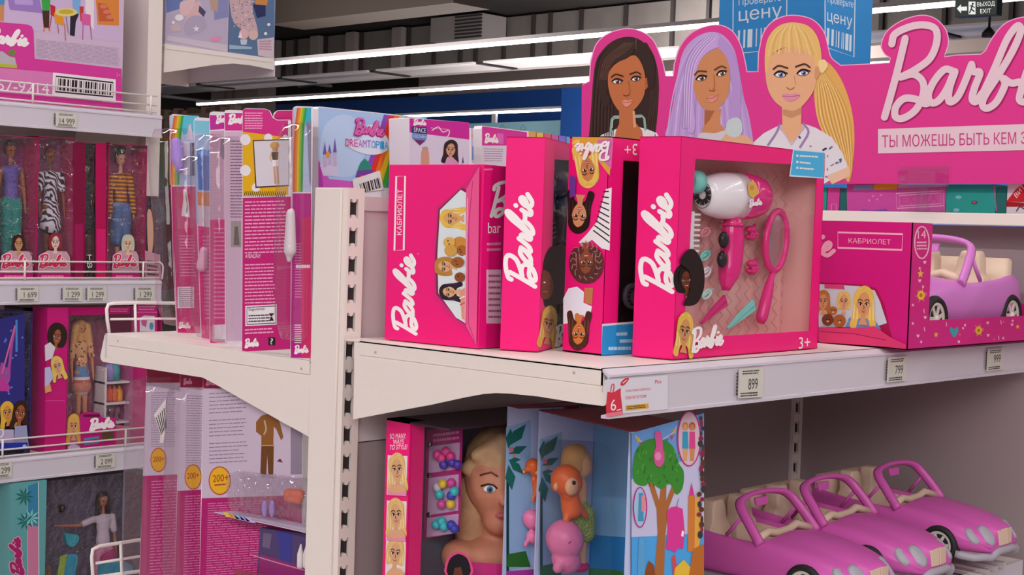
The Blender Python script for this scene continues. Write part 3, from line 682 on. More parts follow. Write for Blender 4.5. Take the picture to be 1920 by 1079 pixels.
def window_box(name, label, l, c, r, z1, inner, wpx, depth=None, outer=PINK):
    """carton with a window cut in its front c-r and a narrow side l-c; wpx = the window's photo corners"""
    t = thing(name, label, 'box', ((c[0]+r[0])/2, (l[1]+c[1])/2, RZ), 'pink boxes on the right shelf')
    fp = vplane(c, r); sp = vplane(l, c); g = Vector((l[0]-c[0], l[1]-c[1], 0)); n = -fp.n
    e = Vector((r[0]-c[0], r[1]-c[1], 0)); c3 = Vector((c[0], c[1], 0)); W = [fp.at(p) for p in wpx]
    Z = lambda v, z: Vector((v.x, v.y, z))
    m = MB(); th = .0015
    FL = [Z(c3, ZT), Z(c3+e, ZT), Z(c3+e, z1), Z(c3, z1)]          # BL BR TR TL of the front
    V = FL+[W[3], W[2], W[1], W[0]]
    V2 = [v+n*th for v in V]
    m.add(V+V2, [(0, 1, 5, 4), (1, 2, 6, 5), (2, 3, 7, 6), (3, 0, 4, 7), (8, 12, 13, 9), (9, 13, 14, 10), (10, 14, 15, 11), (11, 15, 12, 8), (4, 5, 13, 12), (5, 6, 14, 13), (6, 7, 15, 14), (7, 4, 12, 15)], outer)
    q = lambda a, b: m.hexa([Z(v, ZT) for v in (a, b, b+th*(g.normalized() if 0 else Vector((0, 0, 0))), a)][:2]+[Z(b+a*0, ZT)], [], outer)
    def wall(a, b, inn):
        d = inn*th; m.hexa([Z(a, ZT), Z(b, ZT), Z(b+d, ZT), Z(a+d, ZT)], [Z(a, z1), Z(b, z1), Z(b+d, z1), Z(a+d, z1)], outer)
    eu = e.normalized()
    wall(c3, c3+g, eu); wall(c3+e, c3+e+g, -eu)
    m.hexa([Z(c3, ZT), Z(c3+e, ZT), Z(c3+e+g, ZT), Z(c3+g, ZT)], [Z(c3, ZT+th), Z(c3+e, ZT+th), Z(c3+e+g, ZT+th), Z(c3+g, ZT+th)], outer)
    m.hexa([Z(c3, z1-th), Z(c3+e, z1-th), Z(c3+e+g, z1-th), Z(c3+g, z1-th)], [Z(c3, z1), Z(c3+e, z1), Z(c3+e+g, z1), Z(c3+g, z1)], outer)
    m.build('carton', t)
    k = g-g.normalized()*.004
    mb = MB(); mb.hexa([Z(c3+k+eu*.002, ZT+.002), Z(c3+e+k-eu*.002, ZT+.002), Z(c3+e+g-eu*.002, ZT+.002), Z(c3+g+eu*.002, ZT+.002)], [Z(c3+k+eu*.002, z1-.002), Z(c3+e+k-eu*.002, z1-.002), Z(c3+e+g-eu*.002, z1-.002), Z(c3+g+eu*.002, z1-.002)], inner)
    for a_, s_ in ((c3, 1), (c3+e, -1)):
        i0 = a_+eu*s_*.0017; d_ = eu*s_*.0012; w0 = g.normalized()*.003; mb.hexa([Z(i0+w0, ZT+.002), Z(i0+w0+d_, ZT+.002), Z(i0+k+d_, ZT+.002), Z(i0+k, ZT+.002)], [Z(i0+w0, z1-.002), Z(i0+w0+d_, z1-.002), Z(i0+k+d_, z1-.002), Z(i0+k, z1-.002)], inner)
    mb.build('backing_card', t)
    MB().add([v+n*.0007 for v in W], [(0, 1, 2, 3)], FILM).build('window_film', t)
    back = Plane(c3+k+Vector((0, 0, RZ)), fp.n)
    return t, fp, sp, back
# box B
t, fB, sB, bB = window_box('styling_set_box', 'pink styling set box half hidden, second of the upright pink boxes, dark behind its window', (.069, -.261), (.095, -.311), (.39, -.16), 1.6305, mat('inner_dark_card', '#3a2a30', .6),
    [(1040, 299), (1120, 304), (1112, 630), (1031, 628)])
A = Art(sB); A.logo((1005, 543), (3, -178), (-59, -8), WINK, 1, .064); A.build('printed_side', t)
A = Art(fB)
A.poly([(1018, 500), (1028, 468), (1040, 462), (1060, 463), (1060, 560), (1040, 570), (1020, 572)], ink('#171012'), 1, 4)
A.poly([(1017, 510), (1030, 512), (1038, 535), (1033, 556), (1020, 562), (1014, 550)], ink('#7a3c22'), 2, 4); A.ell((1021, 530), 2.4, 1.6, WINK, 3); A.stroke([(1018, 548), (1026, 547)], 2, ink('#c4515a'), 3)
head(A, (1029, 608), 22, '#e0b650', '#cf8f5f', 2, 8, 1, 'long', hl='#efd58a', squash=.62); A.logo((1041, 650), (44, -4), (0, -40), WINK, 12, .08, 3); A.build('printed_front', t)
g = Plane(bB.o, bB.n)
o = thing('toy_hair_dryer', 'dim grey toy hair dryer behind the dark window of the half hidden pink box', 'toy', g.at((1052, 335)))
GD = mat('dryer_grey', '#6a6470', .4); c0 = g.at((1050, 345), .026); m = MB(); m.lathe([(.012, -.03), (.02, -.02), (.021, .01), (.016, .04), (.017, .05)], c0, (.887, .46, .0), GD, 16); m.build('barrel', o)
m = MB(); m.tube([c0+Vector((.01, 0, -.01)), c0+Vector((.012, 0, -.09))], [.014, .011], GD, 10); m.build('handle', o)
o = thing('dress_print_card', 'striped and white folded card behind the window of the half hidden pink box', 'card', g.at((1048, 440)))
A = Art(Plane(g.o+g.n*.012, g.n)); A.poly([(1042, 430), (1062, 416), (1064, 455), (1044, 452)], ink('#c8c3ce'), 1)
for i in range(4): A.stroke([(1036, 420+i*9), (1044, 416+i*9)], 2, ink('#9c97a2'), 2)
A.build('card', o)
# box C, upside down
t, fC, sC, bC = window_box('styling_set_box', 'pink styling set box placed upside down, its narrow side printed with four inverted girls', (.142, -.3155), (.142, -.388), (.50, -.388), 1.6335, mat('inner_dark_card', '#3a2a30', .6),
    [(1169, 301), (1260, 308), (1248, 607), (1158, 606)])
A = Art(sC)
A.poly([(1073, 257), (1149, 258), (1143, 330), (1128, 310), (1110, 285), (1074, 300)], ink('#e0a23c'), 1); A.poly([(1120, 262), (1150, 259), (1146, 318), (1130, 300)], ink('#d66ab0'), 1.3)
A.stroke([(1075, 268), (1085, 264), (1083, 280)], 5, ink('#e8c05c'), 1.6, 4)
A.logo((1143, 266), (-66, -3), (3, 36), WINK, 9, .07)
head(A, (1102, 318), 22, '#e6c25a', '#c98250', 2, 172, 1, 'long', hl='#f2dc96', squash=.85)
A.poly([(1068, 330), (1080, 332), (1078, 368), (1068, 372)], ink('#6a3a9a'), 9.5)
A.poly([(1085, 455), (1100, 440), (1120, 415), (1136, 355), (1147, 352), (1143, 470), (1128, 466), (1110, 450), (1092, 462)], ink('#ece6ea'), 2.2)
for i in range(9): A.stroke([(1112+i*2.4, 432-i*9), (1143-i*.2, 455-i*12)], 2.4, ink('#2a2226'), 2.6, caps=False)
head(A, (1086, 404), 22, '#231612', '#d29066', 3, 184, 1, 'long', squash=.85, hl='#3a241c')
head(A, (1099, 492), 21, '#5a2f2c', '#8c4c34', 6, 180, 1, 'afro', squash=.85, hl='#a06a66')
for i in range(16):
    q = i*2*pi/16; A.stroke(spl([(1099+cos(q)*19, 489+sin(q)*23), (1099+cos(q+.15)*25, 489+sin(q+.15)*30), (1099+cos(q-.05)*30, 489+sin(q-.05)*37)], 3), 1.6, ink('#a87874'), 7.5, caps=False)
A.poly([(1056, 560), (1066, 541), (1082, 538), (1095, 548), (1094, 568), (1110, 575), (1106, 596), (1086, 592), (1080, 604), (1056, 608)], ink('#e9e6f4'), 2.5)
A.poly([(1096, 540), (1112, 540), (1110, 572), (1096, 568)], ink('#c07a4c'), 2.7); A.stroke([(1082, 592), (1082, 604)], 9, ink('#c67a44'), 2.8)
head(A, (1085, 626), 20, '#4a2820', '#cf7a3e', 3.5, 182, 1, 'long', squash=.85, hl='#6e4438')
A.build('printed_side', t)
A = Art(fC); A.text('3+', (1195, 270), (1171, 270), (1195, 291), WINK, 1, bold=.5); A.build('printed_front', t)
st = Plane(fC.o, fC.n); A = Art(st)
A.poly([(1129, 608), (1192, 603), (1192, 663), (1127.5, 666.5)], ink('#e6d6e2'), 2); A.poly([(1130, 612), (1192, 607), (1192, 663), (1127.5, 666.5)], BLUES, 3)
for y, x0, x1 in ((627, 1156, 1178), (640, 1162, 1186), (654, 1141, 1186)): A.lines([(x0, y-3.5), (x1, y-4.5), (x1, y+3), (x0, y+4)], 1, ink('#bfe0f5'), 4, .8, y)
A.build('sticker', t)
o = thing('toy_comb', 'round grey honeycomb toy comb behind the window above the blue sticker', 'toy', bC.at((1183, 555)))
m = MB(); c0 = bC.at((1184, 556), .03); m.lathe([(.018, -.004), (.02, 0), (.018, .004)], c0, bC.n, GD, 20)
for i in range(12): m.lathe([(.0022, .004), (.0022, .0055), (.0005, .0058)], c0+Vector((.012*cos(i*pi/6), 0, .012*sin(i*pi/6))), bC.n, DARK, 6)
m.build('comb_head', o)
# box D, the open fronted hair set nearest the shelf edge
TAU = mat('taupe_card', '#e2b0aa', .6)
t, fD, sD, bD = window_box('styling_set_box', 'pink boxed hair styling set nearest the shelf edge, its big window showing a hair dryer', (.171, -.420), (.179, -.485), (.576, -.469), 1.6345, TAU,
    [(1304, 298), (1533, 311), (1518, 621), (1281, 635)])
A = Art(bD); ZG = ink('#cf9a94')
for i in range(11):
    x0 = 1316+i*17; pts = [(x0+(5 if k % 2 else -5), 318+k*13) for k in range(25)]; A.stroke(pts, 2.2, ZG, 1, caps=False)
A.build('chevron_print', t)
A = Art(sD); A.logo((1262, 553), (8, -187), (-64, -8), WINK, 1, .064); A.build('printed_side', t)
A = Art(fD)
head(A, (1287, 526), 17, '#1b1210', '#6e3520', 2, -4, 1, 'afro', squash=.8, lip='#b03a44')
A.poly([(1275, 492), (1288, 470), (1304, 470), (1319, 500), (1320, 540), (1306, 570), (1282, 572), (1293, 545), (1294, 512)], ink('#241815'), 10, 4)
head(A, (1284, 622), 23, '#e0b650', '#d0925f', 11.5, 6, 1, 'long', hl='#efd58a', squash=.6)
A.logo((1297, 662), (60, -8), (-2, -46), WINK, 22, .075)
A.text('3+', (1498, 655), (1519, 653), (1498, 633), WINK, 1, bold=.6)
A.build('printed_front', t)
A = Art(fD); A.poly([(1487, 280), (1546.5, 285.5), (1544, 335), (1480, 331)], ink('#cfe4f2'), 2); A.poly([(1489, 282), (1546, 287), (1544, 333), (1482.5, 328)], ink('#48b2e2'), 3)
for y, x1 in ((293, 1536), (305, 1520), (316, 1526)): A.lines([(1500, y-3), (x1, y-1), (x1, y+4), (1499, y+2)], 1, WINK, 4, .6, y); A.rect((1493, y-3), (1497, y+1), WINK, 4)
A.build('sticker', t)
dm = Plane(bD.o+bD.n*.030, bD.n); eu = Vector((.397, .016, 0)).normalized()
PK = mat('toy_pink_gloss', '#e0187e', .22, coat=.4); WH = mat('toy_white_gloss', '#efe9ee', .25, coat=.3); BLK = mat('toy_black', '#151214', .35); TEAL = mat('toy_teal', '#7fd6cc', .35); MAG = mat('toy_magenta', '#d8287c', .3)
o = thing('toy_hair_dryer', 'white and pink toy hair dryer with black buttons inside the nearest box', 'toy', dm.at((1370, 540)))
c0 = dm.at((1378, 368)); axd = (eu+Vector((0, 0, -.0))).normalized(); tilt = (eu*1.0+Vector((0, 0, .02))).normalized()
prof = [(.016, -.085), (.023, -.082), (.029, -.068), (.0335, -.045), (.0345, -.02), (.0345, .012)]
MB().lathe(prof, c0, tilt, WH, 32, sx=.8, side=bD.n).build('barrel', o)
MB().lathe([(.0347, .010), (.0347, .03), (.033, .05), (.029, .068), (.026, .074), (.022, .075), (.0205, .06)], c0, tilt, PK, 32, sx=.8, side=bD.n).build('nozzle', o)
m = MB(); f0 = c0-tilt*.0855
for k in range(10):
    a = 2*pi*k/10; u = Vector((0, 0, 1)); v = tilt.cross(u).normalized(); d = u*cos(a)+v*sin(a); w_ = (u*-sin(a)+v*cos(a))*.0022
    m.prism([f0+d*.006-w_, f0+d*.006+w_, f0+d*.0145+w_*1.6, f0+d*.0145-w_*1.6], -tilt*.0008, BLK)
m.lathe([(.0185, .0), (.0195, .0005), (.0185, .001)], f0-tilt*.0005, -tilt, mat('fan_ring', '#3a3440', .4), 24, caps=False, sx=.8, side=bD.n)
m.build('fan_grille', o)
m = MB(); h0 = dm.at((1374, 408)); h1 = dm.at((1361, 545)); rings = []
for k in range(13):
    q = k/12; p = h0.lerp(h1, q); p = p+eu*(.006*sin(q*pi)); r = .0165+.003*sin(q*pi)-(.010*max(0, q-.8)/.2)-.0015*(q < .1)
    rings.append([p+eu*(r*cos(2*pi*j/20))+bD.n*(r*.85*sin(2*pi*j/20)) for j in range(20)])
m.loft(rings, PK); m.build('handle', o)
m = MB(); m.lathe([(.0175, 0), (.0185, .002), (.0175, .004)], dm.at((1372, 424)), (0, 0, 1), PK, 20); m.build('collar', o)
for p in ((1357, 450), (1354, 487)):
    q = dm.at(p, .012); MB().ball(q, (.010, .007, .0125), BLK, 12, 8).build('button', o)
A = Art(Plane(dm.o+dm.n*.0284, dm.n)); A.poly([(1402, 352), (1405, 342), (1412, 338), (1418, 345), (1424, 362), (1412, 372), (1404, 366)], ink('#e2b24c'), 1); A.ell((1410, 352), 4, 5, ink('#cf8f5f'), 2)
A.logo((1405, 389), (24, -3), (-1, -14), WINK, 2, .1); A.build('decal', o)
o = thing('toy_hand_mirror', 'pink oval toy hand mirror at the right of the hair dryer', 'toy', dm.at((1428, 606)))
mc = dm.at((1455, 452)); up = Vector((0, 0, 1)); ax = (up*.985+eu*.13).normalized(); sd = (eu*.985-up*.13).normalized()
MB().tube([mc+sd*(.030*cos(2*pi*j/32))+ax*(.046*sin(2*pi*j/32)) for j in range(32)], .0055, MAG, 10, True).build('frame', o)
m = MB(); m.prism([mc+sd*(.028*cos(2*pi*j/32))+ax*(.043*sin(2*pi*j/32)) for j in range(32)], -bD.n*.002, mat('mirror_foil', (.50, .36, .35), .12, metal=.6)); m.build('glass', o)
q0 = mc-ax*.046; q1 = dm.at((1426, 606)); m = MB(); d = q1-q0; m.tube([q0, q0+d*.15, q0+d*.35, q0+d*.6, q0+d*.9, q1], [.005, .0055, .008, .0095, .0095, .006], MAG, 10); m.build('handle', o)
def claw(p, c, label):
    o = thing('hair_claw', label, 'hair clip', dm.at(p), 'small hair clips in the nearest box'); q = dm.at(p, -.012); m = MB()
    m.ball(q+up*.006, (.012, .008, .006), c, 12, 8); m.ball(q-up*.005, (.013, .009, .005), c, 12, 8)
    for k in (-.008, -.003, .002, .007): m.tube([q+eu*k+up*.004, q+eu*(k*1.2)+bD.n*.009, q+eu*k-up*.010], .0018, c, 6)
    m.tube([q+eu*.006+up*.008, q+eu*.012+up*.013], .003, c, 6); m.build('claw_body', o)
claw((1407, 438), MAG, 'upper of two magenta hair claws between hair dryer and mirror'); claw((1409, 502), MAG, 'lower of two magenta hair claws between hair dryer and mirror')
def clip(a, b, c, label):
    o = thing('hair_clip', label, 'hair clip', dm.at(b)); p, q = dm.at(a, -.01), dm.at(b, -.01); d = q-p; m = MB(); s_ = d.cross(bD.n).normalized()
    m.prism([p+s_*.008, p+d*.5+s_*.006, q+s_*.001, q-s_*.001, p+d*.5-s_*.001, p-s_*.001], bD.n*.004, c); m.prism([p-s_*.003, q-s_*.0015, p+d*.1-s_*.009, p-s_*.010], bD.n*.004, c); m.tube([p+s_*.005, p-s_*.008], .0035, c, 8); m.build('clip_body', o)
clip((1411, 571), (1362, 616), TEAL, 'long teal hair clip at the bottom of the window'); clip((1358, 562), (1313, 606), MAG, 'long magenta hair clip left of the teal one')
o = thing('toy_nozzle', 'mint round cap at the upper left corner of the window', 'toy', dm.at((1310, 358))); MB().lathe([(.013, -.016), (.0175, -.010), (.0175, .006), (.010, .009)], dm.at((1303, 341), -.006), eu, TEAL, 20).build('cap', o)
o = thing('toy_comb', 'white toy comb at the left edge of the window', 'toy', dm.at((1300, 460))); m = MB(); q = dm.at((1296, 436), -.008); m.box(q+Vector((-.004, -.002, -.03)), q+Vector((.004, .002, .03)), WH)
for k in range(8): m.box(q+Vector((.004, -.001, -.028+k*.0075)), q+Vector((.02, .001, -.025+k*.0075)), WH)
m.build('comb_body', o)
for p, c, nm in (((1322, 436), mat('toy_blush', '#d98a94', .4), 'blush pink bow clip beside the comb'), ((1322, 480), TEAL, 'small teal bow clip below the blush one'), ((1324, 511), WH, 'small white clip below the teal bow clip'), ((1325, 552), mat('toy_mint', '#bfe6dc', .4), 'small mint clip near the black haired girl')):
    o = thing('hair_clip', nm, 'hair clip', dm.at(p)); q = dm.at(p, -.014); m = MB()
    m.tube([q+eu*(.011*cos(a*pi/6))+up*(.006*sin(a*pi/6)+.003*cos(a*pi/6)) for a in range(12)], .0024, c, 6, True); m.tube([q-eu*.012-up*.004, q+eu*.016+up*.008], .002, c, 6); m.build('clip_body', o)

# ---------------------------------------------------------------- toy convertible
CARP = mat('car_violet_pink', (.66, .11, .45), .36); CREAM = mat('car_cream', (.70, .52, .40), .5); SILV = mat('car_silver_grey', (.40, .37, .43), .35); TYRE = mat('car_tyre', (.02, .018, .02), .6); HUBC = mat('car_hub_cream', (.72, .66, .58), .4)
def car(label, loc, yaw, paint, group=None, sc=1.0):
    """nose towards +x before turning by yaw"""
    t = thing('toy_convertible', label, 'toy car', loc, group)
    cy, sy = cos(yaw), sin(yaw); o = Vector(loc)
    def X(x, y, z): x, y, z = x*sc, y*sc, z*sc; return o+Vector((x*cy-y*sy, x*sy+y*cy, z))
    # x, half width, belt height, centre height, underside, cockpit floor or None
    sec = [(-.200, .050, .062, .066, .030, None), (-.196, .068, .074, .080, .022, None), (-.175, .080, .088, .097, .018, None), (-.150, .086, .094, .104, .016, None), (-.132, .088, .095, .106, .016, None),
           (-.128, .088, .095, 0, .016, .050), (-.10, .089, .090, 0, .015, .030), (-.05, .089, .085, 0, .015, .028), (.0, .088, .083, 0, .015, .028), (.025, .088, .083, 0, .015, .045),
           (.029, .088, .083, .094, .015, None), (.05, .088, .082, .095, .016, None), (.09, .088, .078, .092, .018, None), (.13, .087, .071, .086, .020, None), (.160, .082, .062, .079, .020, None), (.182, .072, .050, .073, .020, None), (.196, .058, .040, .067, .020, None), (.200, .040, .034, .060, .024, None)]
    rings = []; flags = []
    for x, w, b, top, bot, fl in sec:
        h = [(0, bot), (w*.8, bot), (w*.97, bot+.010), (w, .046), (w*.985, b-.012), (w*.91, b-.001)]
        if fl is None: h += [(w*.80, b+.3*(top-b)), (w*.50, b+.50*(top-b)), (.030 if x > .1 else w*.33, top-.003), (0, top)]
        else: h += [(w*.84, b-.002), (w*.80, fl+.008), (w*.4, fl), (0, fl)]
        rings.append([X(x, y, z) for y, z in h]+[X(x, -y, z) for y, z in reversed(h[1:-1])]); flags.append(fl is not None)
    n = len(rings[0]); m = MB()
    V = [p for r in rings for p in r]; F1 = []; F2 = []
    for i in range(len(rings)-1):
        for j in range(n):
            f = (i*n+j, i*n+(j+1) % n, (i+1)*n+(j+1) % n, (i+1)*n+j)
            inn = (flags[i] or flags[i+1]) and (6 <= j <= 11) and (flags[i] and flags[i+1] or True)
            (F2 if inn else F1).append(f)
    m.add(V, F1+[tuple(reversed(range(n))), tuple(range((len(rings)-1)*n, len(rings)*n))], paint, True); m.add(V, F2, CREAM, True)
    m.build('body', t, sub=2)
    # windscreen frame, mirror, quarter light
    def band(pts, wd, th, nm, mt=paint):
        k = len(pts); q = spl(pts, 5); rings = []
        for i, p in enumerate(q):
            tg = (q[min(i+1, len(q)-1)]-q[max(i-1, 0)]).normalized(); sdv = Vector((1, 0, .35)); sdv = (sdv-tg*sdv.dot(tg)).normalized(); nn = tg.cross(sdv)
            rings.append([X(*(p+sdv*(wd*a)+nn*(th*b))) for a, b in ((-1, -1), (-.4, -1.3), (1, -1), (1, 1), (-.4, 1.3), (-1, 1))])
        MB().loft(rings, mt).build(nm, t)
    band([(.036, .083, .080), (.012, .080, .108), (-.012, .072, .134), (-.020, .045, .143), (-.022, 0, .146), (-.020, -.045, .143), (-.012, -.072, .134), (.012, -.080, .108), (.036, -.083, .080)], .0075, .0032, 'windscreen_frame')
    for s in (-1, 1): MB().tube([X(-.030, s*.080, .084), X(-.002, s*.0785, .118)], .0032*sc, paint, 8).build('quarter_light', t)
    MB().hexa([X(*p) for p in ((-.022, -.016, .126), (-.016, -.016, .124), (-.016, .016, .124), (-.022, .016, .126))], [X(*p) for p in ((-.024, -.018, .138), (-.018, -.018, .138), (-.018, .018, .138), (-.024, .018, .138))], paint).build('rear_mirror', t, bevel=.002)
    # seats, dashboard
    for s in (-1, 1):
        rings = [[X(-.078+a*.014-.012*q, s*.037+b*wd, .034+.094*q) for a, b in ((-1, -1), (1, -1), (1, 1), (-1, 1))] for q, wd in ((0, .026), (.25, .029), (.55, .029), (.62, .020), (.85, .018), (1, .013))]
        MB().loft(rings, CREAM).build('seat', t, bevel=.004*sc); MB().hexa([X(x, s*.037+y, .028) for x, y in ((-.07, -.026), (-.02, -.026), (-.02, .026), (-.07, .026))], [X(x, s*.037+y, .05) for x, y in ((-.07, -.026), (-.02, -.026), (-.02, .026), (-.07, .026))], CREAM).build('seat_cushion', t, bevel=.005*sc)
    rings = [[X(-.128+a*.012, b*.080, z) for a, b in ((-1, -1), (1, -1), (1, 1), (-1, 1))] for z in (.05, .112, .118)]
    MB().loft(rings, CREAM).build('rear_bench', t, bevel=.008*sc)
    MB().tube([X(.026, -.078, .085), X(.020, -.04, .092), X(.022, -.02, .088), X(.020, .02, .088), X(.018, .045, .094), X(.026, .078, .085)], .007*sc, CREAM, 8).build('dashboard', t)
    # grille, lights, bumper, wheels
    for s in (-1, 1):
        MB().hexa([X(.2025, s*.0015, .034), X(.2005, s*.024, .034), X(.19, s*.024, .034), X(.19, s*.0015, .034)], [X(.2005, s*.0015, .062), X(.1985, s*.027, .060), X(.186, s*.027, .060), X(.186, s*.0015, .062)], CREAM).build('grille', t, bevel=.001)
        for px, py, pz, r, nz in ((.1855, .045, .0525, .0135, .75), (.170, .0665, .0515, .0115, .85)):
            nrm = Vector((.8, s*.42, nz)).normalized(); nn = Vector((nrm.x*cy-nrm.y*sy, nrm.x*sy+nrm.y*cy, nrm.z)); lat = Vector((-sy, cy, 0)); up_ = nn.cross(lat).normalized()
            MB().lathe([(r*sc, -.010), (r*sc, .0015), (r*.75*sc, .0042), (.0004, .0052)], X(px, s*py, pz), nn, SILV, 20, sx=1.5, side=up_).build('headlight', t)
    pts = [X(*p) for p in ((.150, .087, .020), (.178, .076, .017), (.190, .062, .018), (.196, .045, .016), (.199, .03, .024), (.201, 0, .025), (.199, -.03, .024), (.196, -.045, .016), (.190, -.062, .018), (.178, -.076, .017), (.150, -.087, .020))]
    MB().tube(spl(pts, 4), .0068*sc, SILV, 10).build('bumper', t)
    MB().hexa([X(x, y, .012) for x, y in ((-.08, -.0885), (.06, -.0885), (.06, .0885), (-.08, .0885))], [X(x, y, .020) for x, y in ((-.08, -.091), (.06, -.091), (.06, .091), (-.08, .091))], SILV).build('sill', t)
    for wx in (-.125, .118):
        for s in (-1, 1):
            c = X(wx, s*.074, .030); a = X(0, s, 0)-X(0, 0, 0); a.normalize()
            w = MB().lathe([(.024*sc, -.012*sc), (.032*sc, -.010*sc), (.034*sc, 0), (.034*sc, .012*sc), (.031*sc, .0165*sc), (.0255*sc, .0165*sc), (.024*sc, .013*sc)], c, a, TYRE, 28).build('wheel', t)
            m = MB().lathe([(.0245*sc, .011*sc), (.024*sc, .015*sc), (.020*sc, .0145*sc), (.019*sc, .012*sc)], c, a, HUBC, 28, caps=False)
            u = a.orthogonal().normalized(); v = a.cross(u)
            for k in range(7):
                q = 2*pi*k/7; d = u*cos(q)+v*sin(q); e2 = (u*-sin(q)+v*cos(q))*.0032*sc; m.prism([c+d*.003*sc-e2, c+d*.021*sc-e2*.7, c+d*.021*sc+e2*.7, c+d*.003*sc+e2], a*.0145*sc, HUBC)
            m.lathe([(.006*sc, .011*sc), (.006*sc, .0165*sc), (.002*sc, .018*sc)], c, a, HUBC, 14); m.build('hub', w.parent if False else w)
    return t
# box E, display carton with the boxed convertible
EY = -.559; EX = .699
t = thing('toy_car_box', 'wide pink display carton with a purple toy car, at the right end of the shelf', 'box', (.93, -.43, RZ), 'pink boxes on the right shelf')
fe = YP(EY); fl_ = XP(EX); ze = 1.531; xc = fe.at((1744.5, 520)).x; zb = fe.at((1745, 601)).z
m = MB(); th = .0015
m.box((EX, EY, ZT), (EX+th, -.295, ze), PINKD); m.box((EX, EY, ZT), (xc, EY+th, ze), PINKD); m.box((xc, EY, ZT), (1.24, EY+th, zb), PINKD)
m.box((EX, EY, ZT), (1.24, -.295, ZT+th), PINKD); m.box((1.2385, EY, ZT), (1.24, -.295, 1.39), PINKD); m.build('carton', t)
MB().box((EX, -.2965, ZT), (1.2, -.295, 1.39), mat('inner_pink_card', '#8a5a62', .5)).build('backing_card', t)
A = Art(fl_)
A.stroke([(1571, 436), (1692.5, 439.5), (1691, 469), (1571, 465)], 3.4, ink('#f3b3c8'), 1, closed=True); A.text('КАБРИОЛЕТ', (1591, 456), (1670, 459), (1591, 446.5), ink('#f3b3c8'), 1, bold=.3)
A.logo((1413, 478), (152, 14), (0, -66), ink('#f0a9c2'), 1, .065)
A.poly([(1535, 530), (1545, 530), (1615, 534), (1643, 541), (1658, 570), (1672, 634), (1640, 634), (1535, 616)], ink('#a8144e'), 1); A.poly([(1535, 533), (1612, 537), (1640, 545), (1650, 566), (1663, 606), (1640, 614), (1535, 614)], ink('#c9ced8'), 2)
A.poly([(1546, 533), (1582, 534), (1584, 543), (1546, 541)], ink('#d8447a'), 3)
head(A, (1543, 566), 14, '#c07a3a', '#dd9d70', 3, 0, 1, 'long', squash=.85); head(A, (1582, 566), 13, '#e0bd6a', '#dba477', 4, 0, 1, 'bob', squash=.85)
A.poly([(1585, 614), (1592, 596), (1640, 600), (1652, 618)], ink('#6f8fc4'), 5)
head(A, (1619, 571), 22, '#e2bd5c', '#d79a6c', 6, 2, 1, 'long', hl='#f0da92', squash=.8)
for cx, cy, r, c in ((1562, 583, 8, '#b06a34'), (1552, 600, 11, '#7a3c22'), (1574, 602, 12, '#a85e2e')):
    A.ell((cx, cy), r, r, ink(c), 14); A.ell((cx-2, cy-1), 1.2, 1.2, DARK, 14.5); A.ell((cx+3, cy-1), 1.2, 1.2, DARK, 14.5); A.ell((cx, cy+3), 2.4, 1.8, ink('#e0a878'), 14.3)
A.poly([(1535, 614), (1600, 616), (1640, 612), (1668, 632), (1699, 647), (1699, 655), (1650, 650), (1535, 642)], ink('#d93a70'), 15); A.stroke([(1537, 622), (1600, 626), (1660, 638)], 1.3, ink('#a81a50'), 15.4)
A.build('printed_side', t)
A = Art(fe); PL = ink('#f3b3c8')
A.stroke([(1728.5+13.5*cos(a*pi/14), 455+30*sin(a*pi/14)) for a in range(28)], 2.4, PL, 1, closed=True); A.text('14', (1721, 448), (1736, 447), (1721, 433), PL, 1, bold=.5)
for y in (455, 461, 467): A.lines([(1719, y-2), (1739, y-2.4), (1739, y+1.6), (1719, y+2)], 1, PL, 1, .7, y)
def star(c, r, m, L=1):
    A.poly([(c[0]+(r if k % 2 == 0 else r*.45)*.8*sin(k*pi/5), c[1]-(r if k % 2 == 0 else r*.45)*cos(k*pi/5)) for k in range(10)], m, L)
def heart(c, r, m): A.poly(spl([(c[0], c[1]+r), (c[0]-r*.7, c[1]), (c[0]-r*.6, c[1]-r*.8), (c[0], c[1]-r*.4), (c[0]+r*.6, c[1]-r*.8), (c[0]+r*.7, c[1])], 3, True), m, 1)
YL = ink('#e8b23c')
for c, r in (((1726, 514), 8), ((1755, 628), 6), ((1908, 613), 5)): star(c, r, YL)
for c, r in (((1727, 554), 9), ((1835, 620), 8)): A.ell(c, r*.8, r, YL, 1); A.ell(c, r*.3, r*.4, ink('#c46a2c'), 2); [A.stroke([(c[0]+cos(k)*r*.9, c[1]+sin(k)*r*1.15), (c[0]+cos(k)*r*1.15, c[1]+sin(k)*r*1.45)], 1, YL, 1) for k in range(7)]
heart((1789, 622), 11, ink('#3f9aa8'))
rd = random.Random(5)
for i in range(26):
    x = rd.uniform(1750, 1915); y = rd.uniform(608, 646)-(x-1750)*.07
    if min(abs(x-q) for q in (1755, 1789, 1835, 1908)) < 8: continue
    [lambda: heart((x, y), 3.2, PL), lambda: star((x, y), 3.4, PL), lambda: A.stroke([(x, y-4), (x+1, y+3)], 1.4, PL, 1), lambda: A.ell((x, y), 1.3, 1.6, ink('#e88a5a'), 1)][i % 4]()
for i in range(14):
    x = rd.uniform(1711, 1739); y = 492+i*11.5
    if min(abs(y-q) for q in (514, 554)) < 9: continue
    [lambda: heart((x, y), 3.6, PL), lambda: star((x, y), 3.6, PL), lambda: A.stroke([(x, y-4), (x+1, y+3)], 1.6, PL, 1)][i % 3]()
A.build('printed_front', t)
xw0 = P(1755, 566, 1, -.53).x; xw1 = P(1897, 566, 1, -.53).x; s = (xw1-xw0)/.243
car('purple toy convertible inside the display carton on the right shelf', ((xw0+xw1)/2+.0035*s, -.53+.09*s, ZT+th+.0055), pi, mat('car_lilac', (.64, .20, .58), .36), sc=s)
# ---------------------------------------------------------------- goods on the lower right shelf
BZ = .9
